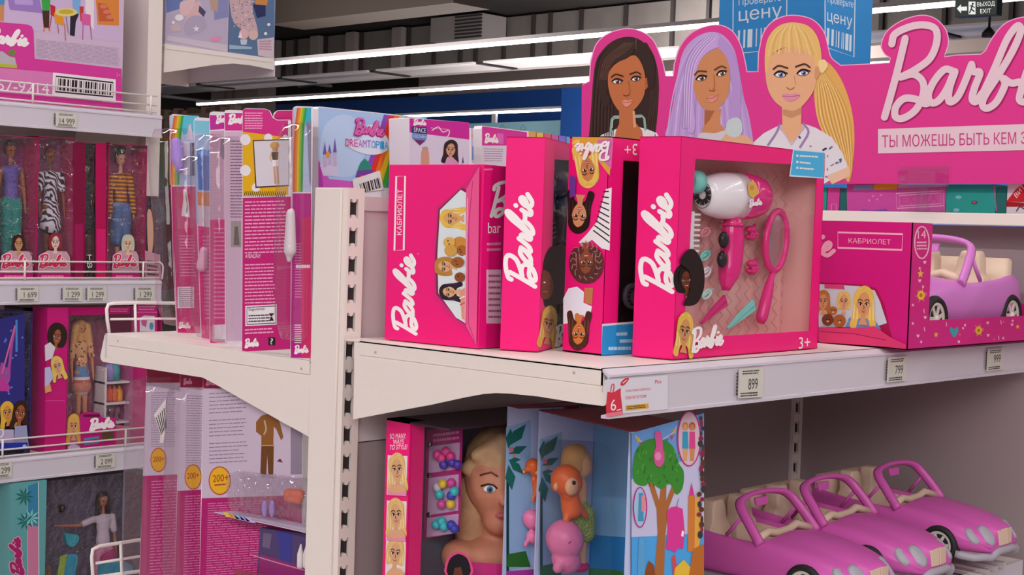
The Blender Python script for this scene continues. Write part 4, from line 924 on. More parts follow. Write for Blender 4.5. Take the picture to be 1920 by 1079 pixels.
# three toy cars nose to the aisle
for px, nm in (((1651, 1082), 'purple toy convertible nearest the boxes, leftmost of the three parked nose out'), ((1761, 1044), 'middle one of three purple toy convertibles parked nose out on the lower shelf'), ((1886, 1006), 'rightmost purple toy convertible on the lower shelf, far from the printed boxes')):
    q = YP(-.565).at(px); car(nm, (q.x, -.565+.200*1.03, q.z-.048*1.03), -pi/2, CARP, 'purple toy cars on the lower shelf', sc=1.03)
# box rack under the right hand car
t = thing('wire_tray', 'white ribbed plastic tray under the nose of the rightmost car', 'tray', (1.1, -.48, BZ))
m = MB(); WP = mat('tray_white', (.62, .57, .56), .45); yt = -.53
a = YP(yt).at((1762, 1079)); b = YP(yt).at((1900, 1062)); zt_ = YP(yt).at((1880, 1056)).z
m.box((a.x, yt+.02, BZ+.0015), (b.x, yt+.2, zt_-.008), WP)
for k in range(8): m.box((a.x+.02+k*(b.x-a.x-.03)/8, yt, BZ+.0015), (a.x+.03+k*(b.x-a.x-.03)/8, yt+.2, zt_-.002*(7-k)), WP)
m.build('tray_body', t)

# styling head in its clear fronted box
FX = .05; fx_ = XP(FX)
yA = fx_.at((722, 900)).y; yB = fx_.at((841, 900)).y; zF = fx_.at((769, 792)).z; yS = fx_.at((766, 900)).y
FR = YP(yB); xF = .50
t = thing('styling_head_box', 'tall box with pink photo strip and clear window around a styling head', 'box', (.25, -.1, BZ))
m = MB(); m.box((FX, yS, BZ+.001), (FX+.03, yA, zF), PINK); m.box((FX, yB, BZ+.001), (xF, yA, BZ+.012), PINK); m.box((FX+.03, yA-.0015, BZ+.001), (xF, yA, zF), mat('head_box_back', '#55586a', .6)); m.box((FX, yB, zF-.003), (xF, yA, zF), mat('box_top_dark', '#3a2430', .6)); m.build('carton', t)
m = MB(); m.add([(FX+.002, yS, BZ+.03), (FX+.002, yB, BZ+.03), (FX+.002, yB, zF-.003), (FX+.002, yS, zF-.003)], [(0, 1, 2, 3)], FILM); m.add([(FX+.002, yB, BZ+.03), (xF, yB, BZ+.03), (xF, yB, zF-.003), (FX+.002, yB, zF-.003)], [(0, 1, 2, 3)], FILM); m.build('window_film', t)
A = Art(fx_)
A.text('SO MANY', (731, 824), (761, 823), (731, 814), WINK, 1, bold=.4); A.text('WAYS', (737, 834), (757, 833), (737, 825), WINK, 1, bold=.4); A.text('TO STYLE!', (730, 844), (763, 843), (731, 835), WINK, 1, bold=.4)
for k, (cy, st) in enumerate(((887, 'long'), (972, 'long'), (1045, 'bob'))):
    x0 = 726-k*1.5; A.poly([(x0+1, cy-33), (x0+38, cy-31), (x0+36, cy+44), (x0-1, cy+41)], ink('#ead9d4'), 1)
    head(A, (x0+18, cy-6), 20, '#e2b877', '#d9a47c', 2, (-4, 0, 6)[k], (1, -1, 1)[k], st, hl='#f0d6a0', squash=.72)
    A.poly([(x0+2, cy+30), (x0+10, cy+22), (x0+26, cy+22), (x0+35, cy+30), (x0+35, cy+43), (x0+1, cy+40)], ink('#dda57f'), 9)
    A.poly([(x0+1, cy+34), (x0+12, cy+38), (x0+24, cy+38), (x0+36, cy+34), (x0+36, cy+44), (x0, cy+42)], PINKL, 9.6)
A.build('printed_strip', t)
# accessory card inside, with beads
pc = Plane((FX+.07, 0, 0), (-1, -.15, 0)); o = thing('hair_accessory_card', 'pink card of numbered hair beads beside the styling head', 'card', pc.at((833, 1004)))
A = Art(pc); A.poly([(800, 806), (868, 799), (862, 998), (794, 1012)], ink('#b02a78'), 0)
for (a, b, c_, d) in (((805, 838), (862, 830), (861, 880), (803, 888)), ((804, 897), (860, 890), (859, 958), (801, 967)), ((801, 972), (860, 964), (858, 1000), (800, 1008))): A.poly([a, b, c_, d], ink('#c9a6cc'), 1)
for k, p in enumerate(((806, 834), (804, 892), (803, 966))): A.ell(p, 4.5, 5, DARK, 2); A.text(str(k+1), (804.5, p[1]+3), (807.5, p[1]+3), (804.5, p[1]-3), WINK, 3)
A.lines([(812, 812), (862, 806), (862, 826), (812, 832)], 2, ink('#e08ac0'), 1, .5, 4); A.build('card', o)
for cs, items in (('#d83a8a', ((820, 853), (836, 847), (828, 860), (845, 856))), ('#4a3aa8', ((832, 872), (848, 868), (858, 872))), ('#e2c23a', ((830, 908), (845, 946))), ('#c8c0d0', ((820, 914),)), ('#3ac0c8', ((824, 928), (852, 922), (828, 978), (818, 984), (832, 988))), ('#3a4ab8', ((846, 930), (846, 985), (852, 992))), ('#d0489a', ((846, 906), (828, 946)))):
    for p in items: MB().ball(pc.at(p, .008), .0075, mat('bead_'+cs, cs, .3), 10, 7).build('bead', o)
# the styling head itself
hp = Plane((0, -.1235, 0), (0, -1, 0)); KH = .80; hc = hp.at((936, 904)); HF = Vector((-.62, -.78, -.05)).normalized(); HR = HF.cross(Vector((0, 0, 1))).normalized(); HU = HR.cross(HF)
o = thing('blonde_styling_doll', 'large blonde doll bust for hair styling behind the clear window', 'doll', (hc.x, hc.y, BZ+.03))
SKN = mat('head_skin', '#c98668', .5); HB = mat('head_hair_blonde', '#d9b48a', .5, vary=(60, '#b08458'))
H = lambda a, b, c: hc+(HR*a+HF*b+HU*c)*KH
hcaps = lambda L_: [(q[0], q[1]*KH, q[2], q[3]*KH) for q in L_]
remesh(hcaps([(H(0, -.01, .02), .074, H(0, .0, .0), .070), (H(0, .012, -.045), .050, H(0, .02, -.068), .034), (H(0, .060, -.010), .007, H(0, .072, -.024), .0085), (H(0, -.01, -.06), .030, H(0, -.02, -.15), .034), (H(-.075, -.006, -.150), .034, H(.075, -.006, -.150), .034), (H(-.03, .0, -.152), .042, H(.03, .0, -.152), .042)]), .0035, 'head_body', SKN, o, 6)
remesh(hcaps([(H(0, -.010, .043), .070, H(0, -.012, .01), .072), (H(-.05, -.024, -.02), .038, H(-.045, -.026, -.05), .032), (H(.05, -.024, -.02), .038, H(.05, -.028, -.12), .031), (H(-.03, .02, .078), .030, H(-.074, .01, .0), .014), (H(-.01, .028, .080), .024, H(.066, .016, .03), .014), (H(-.055, .012, .05), .022, H(-.078, -.01, -.03), .018), (H(-.066, .0, .03), .026, H(-.075, -.025, -.06), .02), (H(0, .03, .085), .02, H(.05, .035, .06), .014), (H(-.02, .035, .078), .016, H(-.066, .034, .022), .008)]), .0035, 'hair', HB, o, 6)
def on_head(a, c): return H(a, math.sqrt(max(0, .0725**2-a*a-(c-.005)**2))-.003, c)
for s in (-1, 1):
    e0 = on_head(s*.027, .0); ax = Matrix((HR, HU, HF)).transposed()
    e = MB().ball(e0, (.0125*KH, .0072*KH, .004*KH), mat('eye_white', '#e8e2e2', .3), 14, 8, ax).build('eye', o)
    MB().ball(e0+HF*.0024, (.0065*KH, .0066*KH, .002*KH), mat('eye_blue', '#2a7a9a', .3), 12, 8, ax).build('iris', e); MB().ball(e0+HF*.0037, (.003*KH, .0035*KH, .001*KH), BLK, 10, 6, ax).build('pupil', e)
    MB().tube([on_head(s*.013, .002), on_head(s*.020, .0085), on_head(s*.030, .0098), on_head(s*.043, .004)], .0013, BLK, 6).build('eyelash', o)
    MB().tube([on_head(s*.012, .025), on_head(s*.025, .032), on_head(s*.045, .024)], .0013, mat('brow_brown', '#6a4028', .5), 6).build('eyebrow', o)
MB().ball(H(0, .062, -.052), (.014*KH, .006*KH, .006*KH), mat('lip_rose', '#b8555c', .35), 12, 8, Matrix((HR, HF, HU)).transposed()).build('lips', o)
MB().loft([[H(-.088+.176*k/12, .052-.02*abs(k-6)/6, -.150-.012*(k in (0, 12))-.034*b) for k in range(13)] for a, b in ((1, 0), (1, 1))], mat('pink_bodice', '#d02a86', .45), True, False, False).build('bodice', o)
fp_ = Plane((FX+.015, 0, 0), (-1, -.4, 0)); A = Art(fp_)
A.poly([(836, 1079), (838, 1050), (850, 1037), (866, 1036), (880, 1048), (885, 1079)], ink('#e0508a'), 1, 3); A.poly([(840, 1079), (842, 1052), (854, 1041), (866, 1041), (878, 1052), (880, 1079)], ink('#1c1214'), 2, 3); A.poly([(850, 1079), (852, 1066), (864, 1064), (868, 1079)], ink('#6a3a26'), 3)
A.build('printed_girl', t)

# two open fronted playset boxes, turned a little towards the aisle
ang = radians(15.6); RX = Vector((cos(ang), -sin(ang), 0)); LX = Vector((sin(ang), cos(ang), 0))
def playset(label, corner, wd, depth, z1, fl_w, tree):
    """corner = near upright edge between open front and printed side; the open front runs wd along LX"""
    c = Vector((corner[0], corner[1], 0)); Z = lambda v, z: Vector((v.x, v.y, z)); t = thing('playset_box', label, 'box', (corner[0]+.08, corner[1]+.08, BZ), 'open fronted playset boxes on the lower shelf')
    th = .003; z0 = BZ+.001
    def wall(a, b, d, za, zb, mt, nm):
        return MB().hexa([Z(a, za), Z(b, za), Z(b+d, za), Z(a+d, za)], [Z(a, zb), Z(b, zb), Z(b+d, zb), Z(a+d, zb)], mt).build(nm, t)
    SIDE = mat('playset_sky', '#b9c4e8', .45) if tree else FILM; FLAP = mat('playset_sky', '#b9c4e8', .45); SKY = mat('playset_blue', '#7fb4e2', .45); EDGE = mat('playset_edge', '#8a6a5a', .6)
    if tree: wall(c, c+RX*depth, LX*th, z0, z1, SIDE, 'side_panel')
    wall(c+LX*wd, c+LX*wd+RX*fl_w, -LX*th, z0, z1-.0, FLAP, 'side_flap')
    wall(c+RX*(fl_w+.001)+LX*th, c+RX*(fl_w+.001)+LX*(wd-th), RX*th, z0, z1, SKY, 'back_panel'); wall(c+LX*.004, c+LX*(wd-.004), RX*fl_w, z0, z0+.02, mat('playset_grass', '#3a6a30', .6), 'base')
    MB().hexa([Z(c, z1), Z(c+RX*depth, z1), Z(c+RX*depth+LX*wd, z1), Z(c+LX*wd, z1)], [Z(c, z1+.002), Z(c+RX*depth, z1+.002), Z(c+RX*depth+LX*wd, z1+.002), Z(c+LX*wd, z1+.002)], mat('playset_top', '#7a2436', .5)).build('lid', t)
    wall(c+RX*depth, c+RX*depth+LX*wd, -RX*th, z0, z1, EDGE, 'end_panel')
    return t, Plane(c, -LX), Plane(c+RX*(fl_w+.001), -RX), Plane(c+LX*(wd-th), -LX)
q = YP(-.46).at((1182, 811)); hx, hy, hz = q.x, q.y, q.z
# depth so that the printed side ends at photo column 1320; width so that the flap sits at column 1010
dep = next(d/1000 for d in range(60, 400) if (lambda v: 960+F_PX*(v-CAM).dot(CR)/(v-CAM).dot(_w))(Vector((hx, hy, hz))+RX*(d/1000)) >= 1320)
wid = next(d/1000 for d in range(60, 400) if (lambda v: 960+F_PX*(v-CAM).dot(CR)/(v-CAM).dot(_w))(Vector((hx, hy, hz))+LX*(d/1000)) <= 1011)
tH, sH, kH, lH = playset('open playset box with a big tree print on its side, in front of the cars', (hx, hy), wid, dep, hz, .098, True)
A = Art(sH); GRN = ink('#3f8a34'); BRN = ink('#a8683a')
A.poly([(1183, 813), (1320, 775), (1320, 900), (1183, 950)], ink('#6f9fdc'), 1); A.poly([(1183, 900), (1320, 850), (1320, 1090), (1183, 1090)], ink('#c3bfe0'), 1.5)
A.poly([(1183, 1008), (1240, 1005), (1320, 1000), (1320, 1090), (1183, 1090)], ink('#4f9fe0'), 2)
A.stroke([(1192, 818), (1207, 832), (1228, 832)], 1.6, ink('#d8d0e6'), 2.5, 4); A.stroke([(1240, 826), (1262, 812), (1268, 800)], 1.6, ink('#d8d0e6'), 2.5, 4)
for p, c_ in (((1196, 822), '#d8b23a'), ((1203, 830), '#c84a6a'), ((1212, 833), '#4a62b8'), ((1250, 824), '#3a8ac0'), ((1259, 817), '#c84a6a'), ((1265, 806), '#d8b23a')): A.poly([(p[0]-4, p[1]), (p[0]+4, p[1]-1), (p[0]+1, p[1]+10)], ink(c_), 3)
A.poly([(1226, 1090), (1233, 1000), (1231, 955), (1215, 905), (1225, 905), (1236, 940), (1240, 905), (1250, 900), (1249, 940), (1264, 900), (1274, 900), (1253, 955), (1247, 1010), (1245, 1090)], BRN, 4)
A.poly(spl([(1190, 905), (1186, 880), (1193, 845), (1212, 826), (1240, 824), (1262, 838), (1272, 868), (1282, 885), (1280, 915), (1268, 928), (1256, 908), (1240, 918), (1220, 905), (1208, 912)], 4, True), GRN, 5)
rd = random.Random(4)
for i in range(40): x = rd.uniform(1193, 1274); y = rd.uniform(838, 908); A.stroke([(x, y), (x+rd.uniform(-5, 5), y+7)], 2, ink(('#57a844', '#2f7428')[i % 2]), 6+.05*i, caps=False)
A.poly(spl([(1228, 812), (1240, 812), (1243, 840), (1246, 862), (1238, 876), (1228, 870), (1226, 850), (1230, 838)], 4, True), ink('#d8589a'), 9); A.ell((1234, 856), 6, 8, ink('#e88ab8'), 9.5)
def oval(c, rx, ry, fill): A.ell(c, rx+2.5, ry+2.5, ink('#c02a80'), 7, n=28); A.ell(c, rx, ry, ink(fill), 8, n=28)
oval((1292, 823), 20, 50, '#d8b8c8'); oval((1200, 952), 11, 36, '#9fc0dc')
for bx, c1, c2, sk in ((1285, '#c8884a', '#3f9ac0', '#d8a070'), (1298, '#b85a3a', '#d84a8a', '#c88a5a')):
    A.ell((bx, 800), 6, 8, ink(c1), 9); A.ell((bx, 802), 4, 6, ink(sk), 9.5); A.poly([(bx-5, 810), (bx+5, 810), (bx+6, 842), (bx-6, 842)], ink(c2), 9); A.poly([(bx-5, 842), (bx+5, 842), (bx+3, 865), (bx-4, 865)], ink(sk), 9)
A.poly([(1198, 925), (1206, 925), (1207, 978), (1196, 978)], ink('#4a92b8'), 9); A.poly([(1203, 930), (1210, 930), (1210, 958), (1203, 960)], ink('#e08a9a'), 9.4)
A.poly([(1250, 960), (1258, 952), (1268, 950), (1280, 955), (1284, 1000), (1281, 1030), (1272, 1028), (1266, 1037), (1258, 1032), (1249, 1030), (1252, 990)], ink('#d63a92'), 7, 0); A.stroke([(1270, 950), (1270, 944), (1273, 936)], 1.4, ink('#8a8aa8'), 7); A.poly([(1279, 995), (1283, 998), (1281, 1008), (1277, 1005)], WINK, 8)
A.poly([(1292, 930), (1297, 905), (1302, 930)], ink('#d6398a'), 7); A.poly([(1291, 930), (1303, 930), (1302, 1035), (1290, 1035)], ink('#cf7a35'), 7); A.poly([(1303, 938), (1312, 930), (1316, 1000), (1308, 1035), (1302, 1035)], ink('#e0a24a'), 7.4)
A.poly([(1300, 1030), (1320, 1020), (1320, 1090), (1290, 1090)], ink('#b86a2c'), 8); A.poly([(1195, 1090), (1198, 1010), (1208, 1008), (1210, 1090)], ink('#5a9fd0'), 7); A.poly([(1205, 1090), (1216, 1052), (1226, 1060), (1230, 1090)], ink('#8a4a22'), 7.5)
A.poly([(1260, 1045), (1266, 1040), (1270, 1075), (1262, 1080)], ink('#d84a4a'), 7); A.poly([(1266, 1066), (1282, 1050), (1296, 1066), (1300, 1090), (1262, 1090)], ink('#e0b83a'), 7.5)
for i in range(24):
    y = 785+i*9.5; x = 1316+rd.uniform(-3, 3)-(i > 14)*2; A.ell((x, y), rd.uniform(2, 5), rd.uniform(4, 8), ink(('#5a3a2c', '#8a2c48', '#3a3a3a')[i % 3]), 10+.1*i)
A.stroke([(1183, 812), (1183, 1090)], 1.6, ink('#3a4a6a'), 11, caps=False)
A.build('printed_side', tH)
def palm(fl, x, y, w, h, t, rose=True):
    A = Art(fl); TL = ink('#1f6a62'); DT = ink('#123f42')
    A.poly([(x, y), (x+w, y-h), (x+w, y+260), (x, y+270)], ink('#8fb2dc'), 1); A.stroke([(x+3, y+100), (x+3, y+280)], 5, DT, 2, caps=False)
    for a, b in (((4, 35), (34, -6)), ((4, 40), (8, 2)), ((4, 50), (36, 35)), ((4, 60), (30, 88)), ((4, 70), (10, 118)), ((4, 62), (26, 60))):
        a = (x+a[0]*w/42, y+a[1]); b = (x+b[0]*w/42, y+b[1]); d = Vector(b)-Vector(a); n = Vector((-d.y, d.x))*.2; A.poly([a, Vector(a)+d*.5+n, b, Vector(a)+d*.5-n], TL, 3+(a[1] % 7)*.1+b[0] % 5*.1)
    A.ell((x+10, y+42), 4, 5, ink('#d86a8a'), 6); A.ell((x+16, y+52), 3, 3, ink('#d88a4a'), 6.4)
    A.poly([(x+3, y+238), (x+w*.8, y+232), (x+w, y+262), (x, y+262)], ink('#2f6a2a'), 4); A.build('palm_print', t)
palm(lH, 1012, 824, 42, 14, tH)
A = Art(kH); A.poly([(1105, 1003), (1180, 1009), (1180, 1079), (1102, 1079)], ink('#2b82c8'), 1); A.poly([(1103, 1066), (1140, 1068), (1180, 1074), (1180, 1085), (1102, 1085)], ink('#3f7a3a'), 2); A.build('sea_print', tH)
# the one behind
fg = YP(-.190).at((947, 900)); qb = Vector((fg.x, -.190, 0))-LX*.034
tG, sG, kG, lG = playset('open playset box half hidden behind the one with the tree print', (qb.x, qb.y), .034, .11, hz+.004, .078, False)
palm(lG, 949, 802, 46, 14, tG)
A = Art(lG); A.poly([(950, 1072), (1004, 1068), (1004, 1100), (946, 1100)], ink('#b03a9a'), 8); A.build('pink_base_print', tG)

# toys in the playset boxes: pale bubble, small doll, orange monkey, pink sloth
def ori(px, plane): return plane.at(px)
def toyset(fl, dx, dy, sc, where, full=True, kd=1.0):
    Pq = lambda x, y, d=0: Plane(fl.o+fl.n*(.030+d)*kd, fl.n).at((1010+(x-1010)*sc+dx, 815+(y-815)*sc+dy))
    k = 1/1290*sc*1.0; OR = mat('toy_orange', '#d8642c', .4); PEACH = mat('toy_peach', '#e0aa80', .45); PKS = mat('toy_sloth_pink', '#e07aa8', .35)
    if full:
        t = thing('small_doll', 'small blonde doll in a green skirt facing sideways, '+where, 'doll', Pq(1078, 1075))
        body = [(Pq(1084, 866), .021, Pq(1087, 874), .020), (Pq(1094, 882), .004, Pq(1098, 880), .003), (Pq(1085, 895), .008, Pq(1085, 905), .010), (Pq(1084, 912), .014, Pq(1086, 945), .012), (Pq(1084, 960), .015, Pq(1085, 965), .014), (Pq(1082, 970), .010, Pq(1082, 1058), .006), (Pq(1090, 970), .010, Pq(1092, 1056), .006), (Pq(1078, 915), .006, Pq(1066, 940), .005), (Pq(1066, 940), .005, Pq(1078, 962), .005)]
        remesh(body, .0022, 'doll_body', PEACH, t, 3)
        remesh([(Pq(1077, 858), .0205, Pq(1075, 872), .020), (Pq(1084, 852), .016, Pq(1090, 858), .010), (Pq(1070, 875), .016, Pq(1070, 890), .013)], .0025, 'hair', mat('doll_blonde', '#d0a060', .5), t, 3)
        remesh([(Pq(1084, 950), .016, Pq(1085, 965), .020), (Pq(1080, 965), .019, Pq(1078, 1000), .017), (Pq(1092, 965), .019, Pq(1096, 1000), .016)], .0025, 'skirt', mat('skirt_green', '#a8b45a', .6, bump=(300, .8)), t, 2)
        MB().ball(Pq(1094, 869, .014), (.0035, .0035, .0045), BLK, 8, 6).build('eye', t)
        for x in (1072, 1090): MB().ball(Pq(x, 1064), (.016, .010, .008), mat('shoe_pink', '#d8287c', .4), 10, 7).build('shoe', t)
    kr = 1.0 if kd == 1.0 else .5; kc = lambda L_: [(q[0], q[1]*kr, q[2], q[3]*kr) for q in L_]
    P0 = Pq; Pq = (lambda x, y, d=0: P0(x, y, d+.016)) if kd == 1.0 else P0
    t = thing('toy_monkey', 'orange toy monkey hugging, '+where, 'toy animal', Pq(1070, 960))
    remesh(kc([(Pq(1061, 900, .012), .023, Pq(1065, 906, .012), .022), (Pq(1043, 912, .012), .008, Pq(1044, 914, .012), .008), (Pq(1068, 930, .01), .014, Pq(1072, 955, .01), .016), (Pq(1062, 930, .018), .006, Pq(1085, 948, .018), .005), (Pq(1085, 948, .018), .005, Pq(1098, 968, .012), .005), (Pq(1066, 955, .012), .007, Pq(1062, 975, .016), .006)]), .0025, 'monkey_body', OR, t, 3)
    MB().ball(Pq(1072, 912, .030), (.013*kr, .008*kr, .014*kr), PEACH, 12, 8).build('muzzle', t); MB().ball(Pq(1076, 906, .038), .0032*kr, BLK, 8, 6).build('eye', t); MB().ball(Pq(1043, 913, .02), (.005*kr, .003*kr, .006*kr), PEACH, 8, 6).build('ear', t)
    t = thing('toy_sloth', 'round pink toy animal below the monkey, '+where, 'toy animal', Pq(1058, 1062))
    remesh(kc([(Pq(1058, 1010, .012), .028, Pq(1060, 1014, .012), .028), (Pq(1060, 1048, .012), .021, Pq(1064, 1052, .012), .020), (Pq(1048, 1060, .02), .008, Pq(1046, 1066, .02), .008), (Pq(1076, 1050, .02), .008, Pq(1082, 1056, .02), .007)]), .0025, 'sloth_body', PKS, t, 3)
    MB().tube([Pq(1066, 1020, .038), Pq(1070, 1016, .038), Pq(1073, 1021, .036)], .0012, mat('sloth_line', '#9a3a6a', .5), 6).build('eyelid', t)
toyset(lH, 0, 0, 1.0, 'in the box with the tree print')
toyset(lG, -57, -18, .90, 'in the playset box behind', full=False, kd=.36)
for nm, fl, pts, tt in (('bubble', lH, ((1015, 822), (1146, 830), (1150, 1096), (1008, 1092)), tH),):
    f2 = Plane(fl.o+fl.n*.112, fl.n); r1 = [fl.at(p, .003) for p in pts]; r2 = [f2.at((p[0]+(3 if p[0] < 1040 else -3), p[1]+(4 if p[1] < 900 else -4))) for p in pts]
    MB().loft([rounded(r1, .02), rounded(r2, .02)], BUB).build(nm, tt)
# ---------------------------------------------------------------- blister packs on the left shelf of the main gondola
LILAC = ink('#d9c9d8'); HOT = ink('#d6187c'); HOTD = ink('#b81468'); WHT = ink('#e9dfe6')
def blister(name, label, x, outline, art, bub=None, depth=.04, cat='blister pack', group='blister packs on the left shelf', base=None, bubmat=None):
    """hanging card on the plane X = x, cut to outline; bub = outline of its clear bubble on the card"""
    pl = XP(x); c = pl.at(outline[0]); t = thing(name, label, cat, (x, pl.at(outline[0]).y, base if base is not None else LZ), group)
    bz = t.location.z+.0008; MB().prism([(lambda q: Vector((q.x, q.y, max(q.z, bz))))(pl.at(p)) for p in outline], (.0009, 0, 0), WHT).build('card', t)
    A = Art(pl); art(A); A.build('print', t)
    if bub:
        p2 = XP(x-depth); r0 = [(lambda q: Vector((q.x, q.y, max(q.z, bz))))(pl.at(p, .0006)) for p in bub]; c0 = sum(r0, Vector())/len(r0)
        r1 = [c0+(p-c0)*.97+Vector((-depth*.75, 0, 0)) for p in r0]; r2 = [c0+(p-c0)*.82+Vector((-depth, 0, 0)) for p in r0]
        rr = [rounded(r) for r in (r0, r1, r2)]
        MB().loft(rr, bubmat or BUB, True, True, False).add(rr[-1], [tuple(range(len(rr[-1])))], bubmat or BUB).build('bubble', t)
    return t, pl
def rainbow(A, x0, x1, y0, y1, sky='#5cc0d8'):
    A.poly([(x0, y0), (x1, y0), (x1, y1), (x0, y1)], ink('#b7c6e2'), 1); A.poly([(x0+14, y0), (x1, y0), (x1, y0+26), (x0+26, y0+36)], ink(sky), 1.5)
    for k, c in enumerate(('#d8622c', '#e08a2c', '#e0b82c', '#8ab83a', '#3aa04a')):
        a = x0+k*3.6; A.poly(spl([(a+8, y0), (a+3, y0+40), (a+1, y0+90), (a, y1)], 5)+[Vector((a+3.7, y1))]+spl([(a+4.7, y0+90), (a+6.7, y0+40), (a+11.7, y0)], 5), ink(c), 2+.2*k)
RO = lambda x0, y0, x1, y1, dx=0, r=6: [(x0, y0+r), (x0+2, y0+2), (x0+r, y0), (x1, y0+1), (x1+dx, y1), (x0+dx+r, y1), (x0+dx, y1-r*.6)]
# pack 1, rainbow
def art1(A):
    rainbow(A, 318, 372, 217, 347)
    A.poly([(319, 350), (372, 350), (385, 626), (333, 624), (328, 500)], ink('#c8146e'), 1.2)
    A.poly([(340, 405), (344, 372), (343, 355), (349, 355), (354, 380), (356, 408)], WHT, 3, 0); A.stroke([(348, 360), (351, 385), (350, 400)], 3, ink('#8a8a92'), 4, 4)
    A.rect((344, 265), (356, 328), WHT, 4); A.bars([(357, 268), (366, 268), (366, 330), (357, 330)], DARK, 4.3, 10)
    A.poly([(349, 262), (354, 236), (358, 232), (362, 262)], LILAC, 3)
    A.lines([(336, 440), (366, 440), (368, 520), (338, 520)], 14, ink('#e58ab8'), 3, .4, 3)
    A.rect((333, 538), (364, 578), WHT, 3); A.lines([(335, 540), (362, 540), (362, 576), (335, 576)], 10, ink('#7a4a6a'), 4, .35, 6)
    A.logo((335, 616), (22, 2), (0, -12), WINK, 3, .1); A.stroke([(318, 222), (325, 500), (331, 618)], 1.2, ink('#f0b8d0'), 5, 0, caps=False)
t1, p1_ = blister('doll_blister_pack', 'leftmost hanging pack with a rainbow edge and pink lower half', .125, [(318, 222), (319, 217), (324, 214), (372, 218), (385, 627), (336, 627), (331, 621)], art1,
    [(321, 240), (356, 240), (358, 330), (364, 480), (370, 614), (340, 614), (332, 420), (323, 330)], .055)
o = tag(remesh([(XP(.108).at((330, 268)), .010, XP(.108).at((333, 300)), .012), (XP(.108).at((334, 300)), .010, XP(.108).at((336, 318)), .008)], .003, 'doll_outfit', mat('outfit_lilac', '#a888d8', .5)), 'lilac doll outfit in the clear bubble at the far left of the shelf', 'doll clothes')
# pack 2, pale blue
def art2(A):
    A.poly([(364, 226), (420, 228), (420, 420), (368, 420)], ink('#a9c3e6'), 1); A.poly([(364, 226), (420, 228), (420, 252), (366, 250)], ink('#7fc4dc'), 1.5)
    A.poly([(369, 284), (378, 281), (420, 284), (420, 360), (372, 356)], ink('#2a72c8'), 2); A.ell((390, 287), 20, 5, ink('#5a9ae0'), 3)
    A.poly([(370, 360), (420, 362), (420, 400), (372, 398)], ink('#d8823a'), 2.4); A.poly([(370, 385), (420, 390), (420, 430), (372, 424)], LILAC, 3); A.poly([(371, 424), (420, 428), (420, 640), (378, 634)], HOT, 2.8)
    A.lines([(380, 440), (415, 440), (415, 600), (384, 600)], 22, ink('#e58ab8'), 3.6, .4, 9)
blister('doll_blister_pack', 'pale blue pack with a deep blue bucket print, second from the left', .088, [(363, 228), (365, 222), (370, 220), (420, 224), (425, 640), (381, 636), (376, 628)], art2,
    [(366, 290), (389, 290), (391, 626), (381, 628), (372, 480)], .048)
# packs 3 and 4, backs with white text panels
def art3(A):
    A.poly([(393, 216), (446, 216), (446, 240), (394, 244)], ink('#c02a98'), 1); A.logo((405, 232), (28, 0), (0, -17), WINK, 2, .1)
    A.poly([(394, 246), (446, 244), (446, 520), (394, 520)], ink('#cfa8c0'), 1); A.poly([(414, 262), (424, 255), (420, 300), (412, 292)], ink('#8a7a92'), 2)
    A.poly([(394, 412), (446, 412), (446, 640), (394, 644)], HOT, 1.6); A.lines([(401, 425), (440, 425), (440, 600), (401, 600)], 22, ink('#e58ab8'), 2, .35, 4)
    A.poly([(399, 610), (430, 608), (430, 640), (399, 640)], WHT, 2.6); A.stroke([(401, 612), (401, 638), (429, 638)], 1.4, DARK, 3)
blister('doll_blister_pack', 'magenta topped pack seen from the side behind the dotted yellow one', .056, [(392.5, 216), (394, 211), (400, 209), (446, 211), (446, 640), (396, 646), (393, 640)], art3, [(395, 250), (418, 250), (419, 636), (397, 638)], .045)
def art4(A):
    A.poly([(421, 212), (470, 212), (470, 245), (422, 245)], ink('#d62a90'), 1); A.logo((428, 233), (38, 1), (0, -19), WINK, 2, .1)
    A.poly([(422, 247), (470, 246), (470, 640), (424, 640)], ink('#d3b4cc'), 1); A.lines([(432, 262), (470, 262), (470, 410), (432, 410)], 26, ink('#7a6278'), 2, .32, 7)
    A.rect((433, 415), (452, 464), ink('#a39a98'), 2); A.poly([(438, 460), (440, 425), (446, 425), (449, 460)], ink('#6a625f'), 3)
blister('doll_blister_pack', 'lilac white pack with lines of print just left of the dotted yellow one', .032, [(420.5, 212), (422, 207), (430, 206), (470, 208), (470, 652), (426, 650), (422, 640)], art4, [(423, 255), (452, 255), (452, 646), (426, 646)], .048)
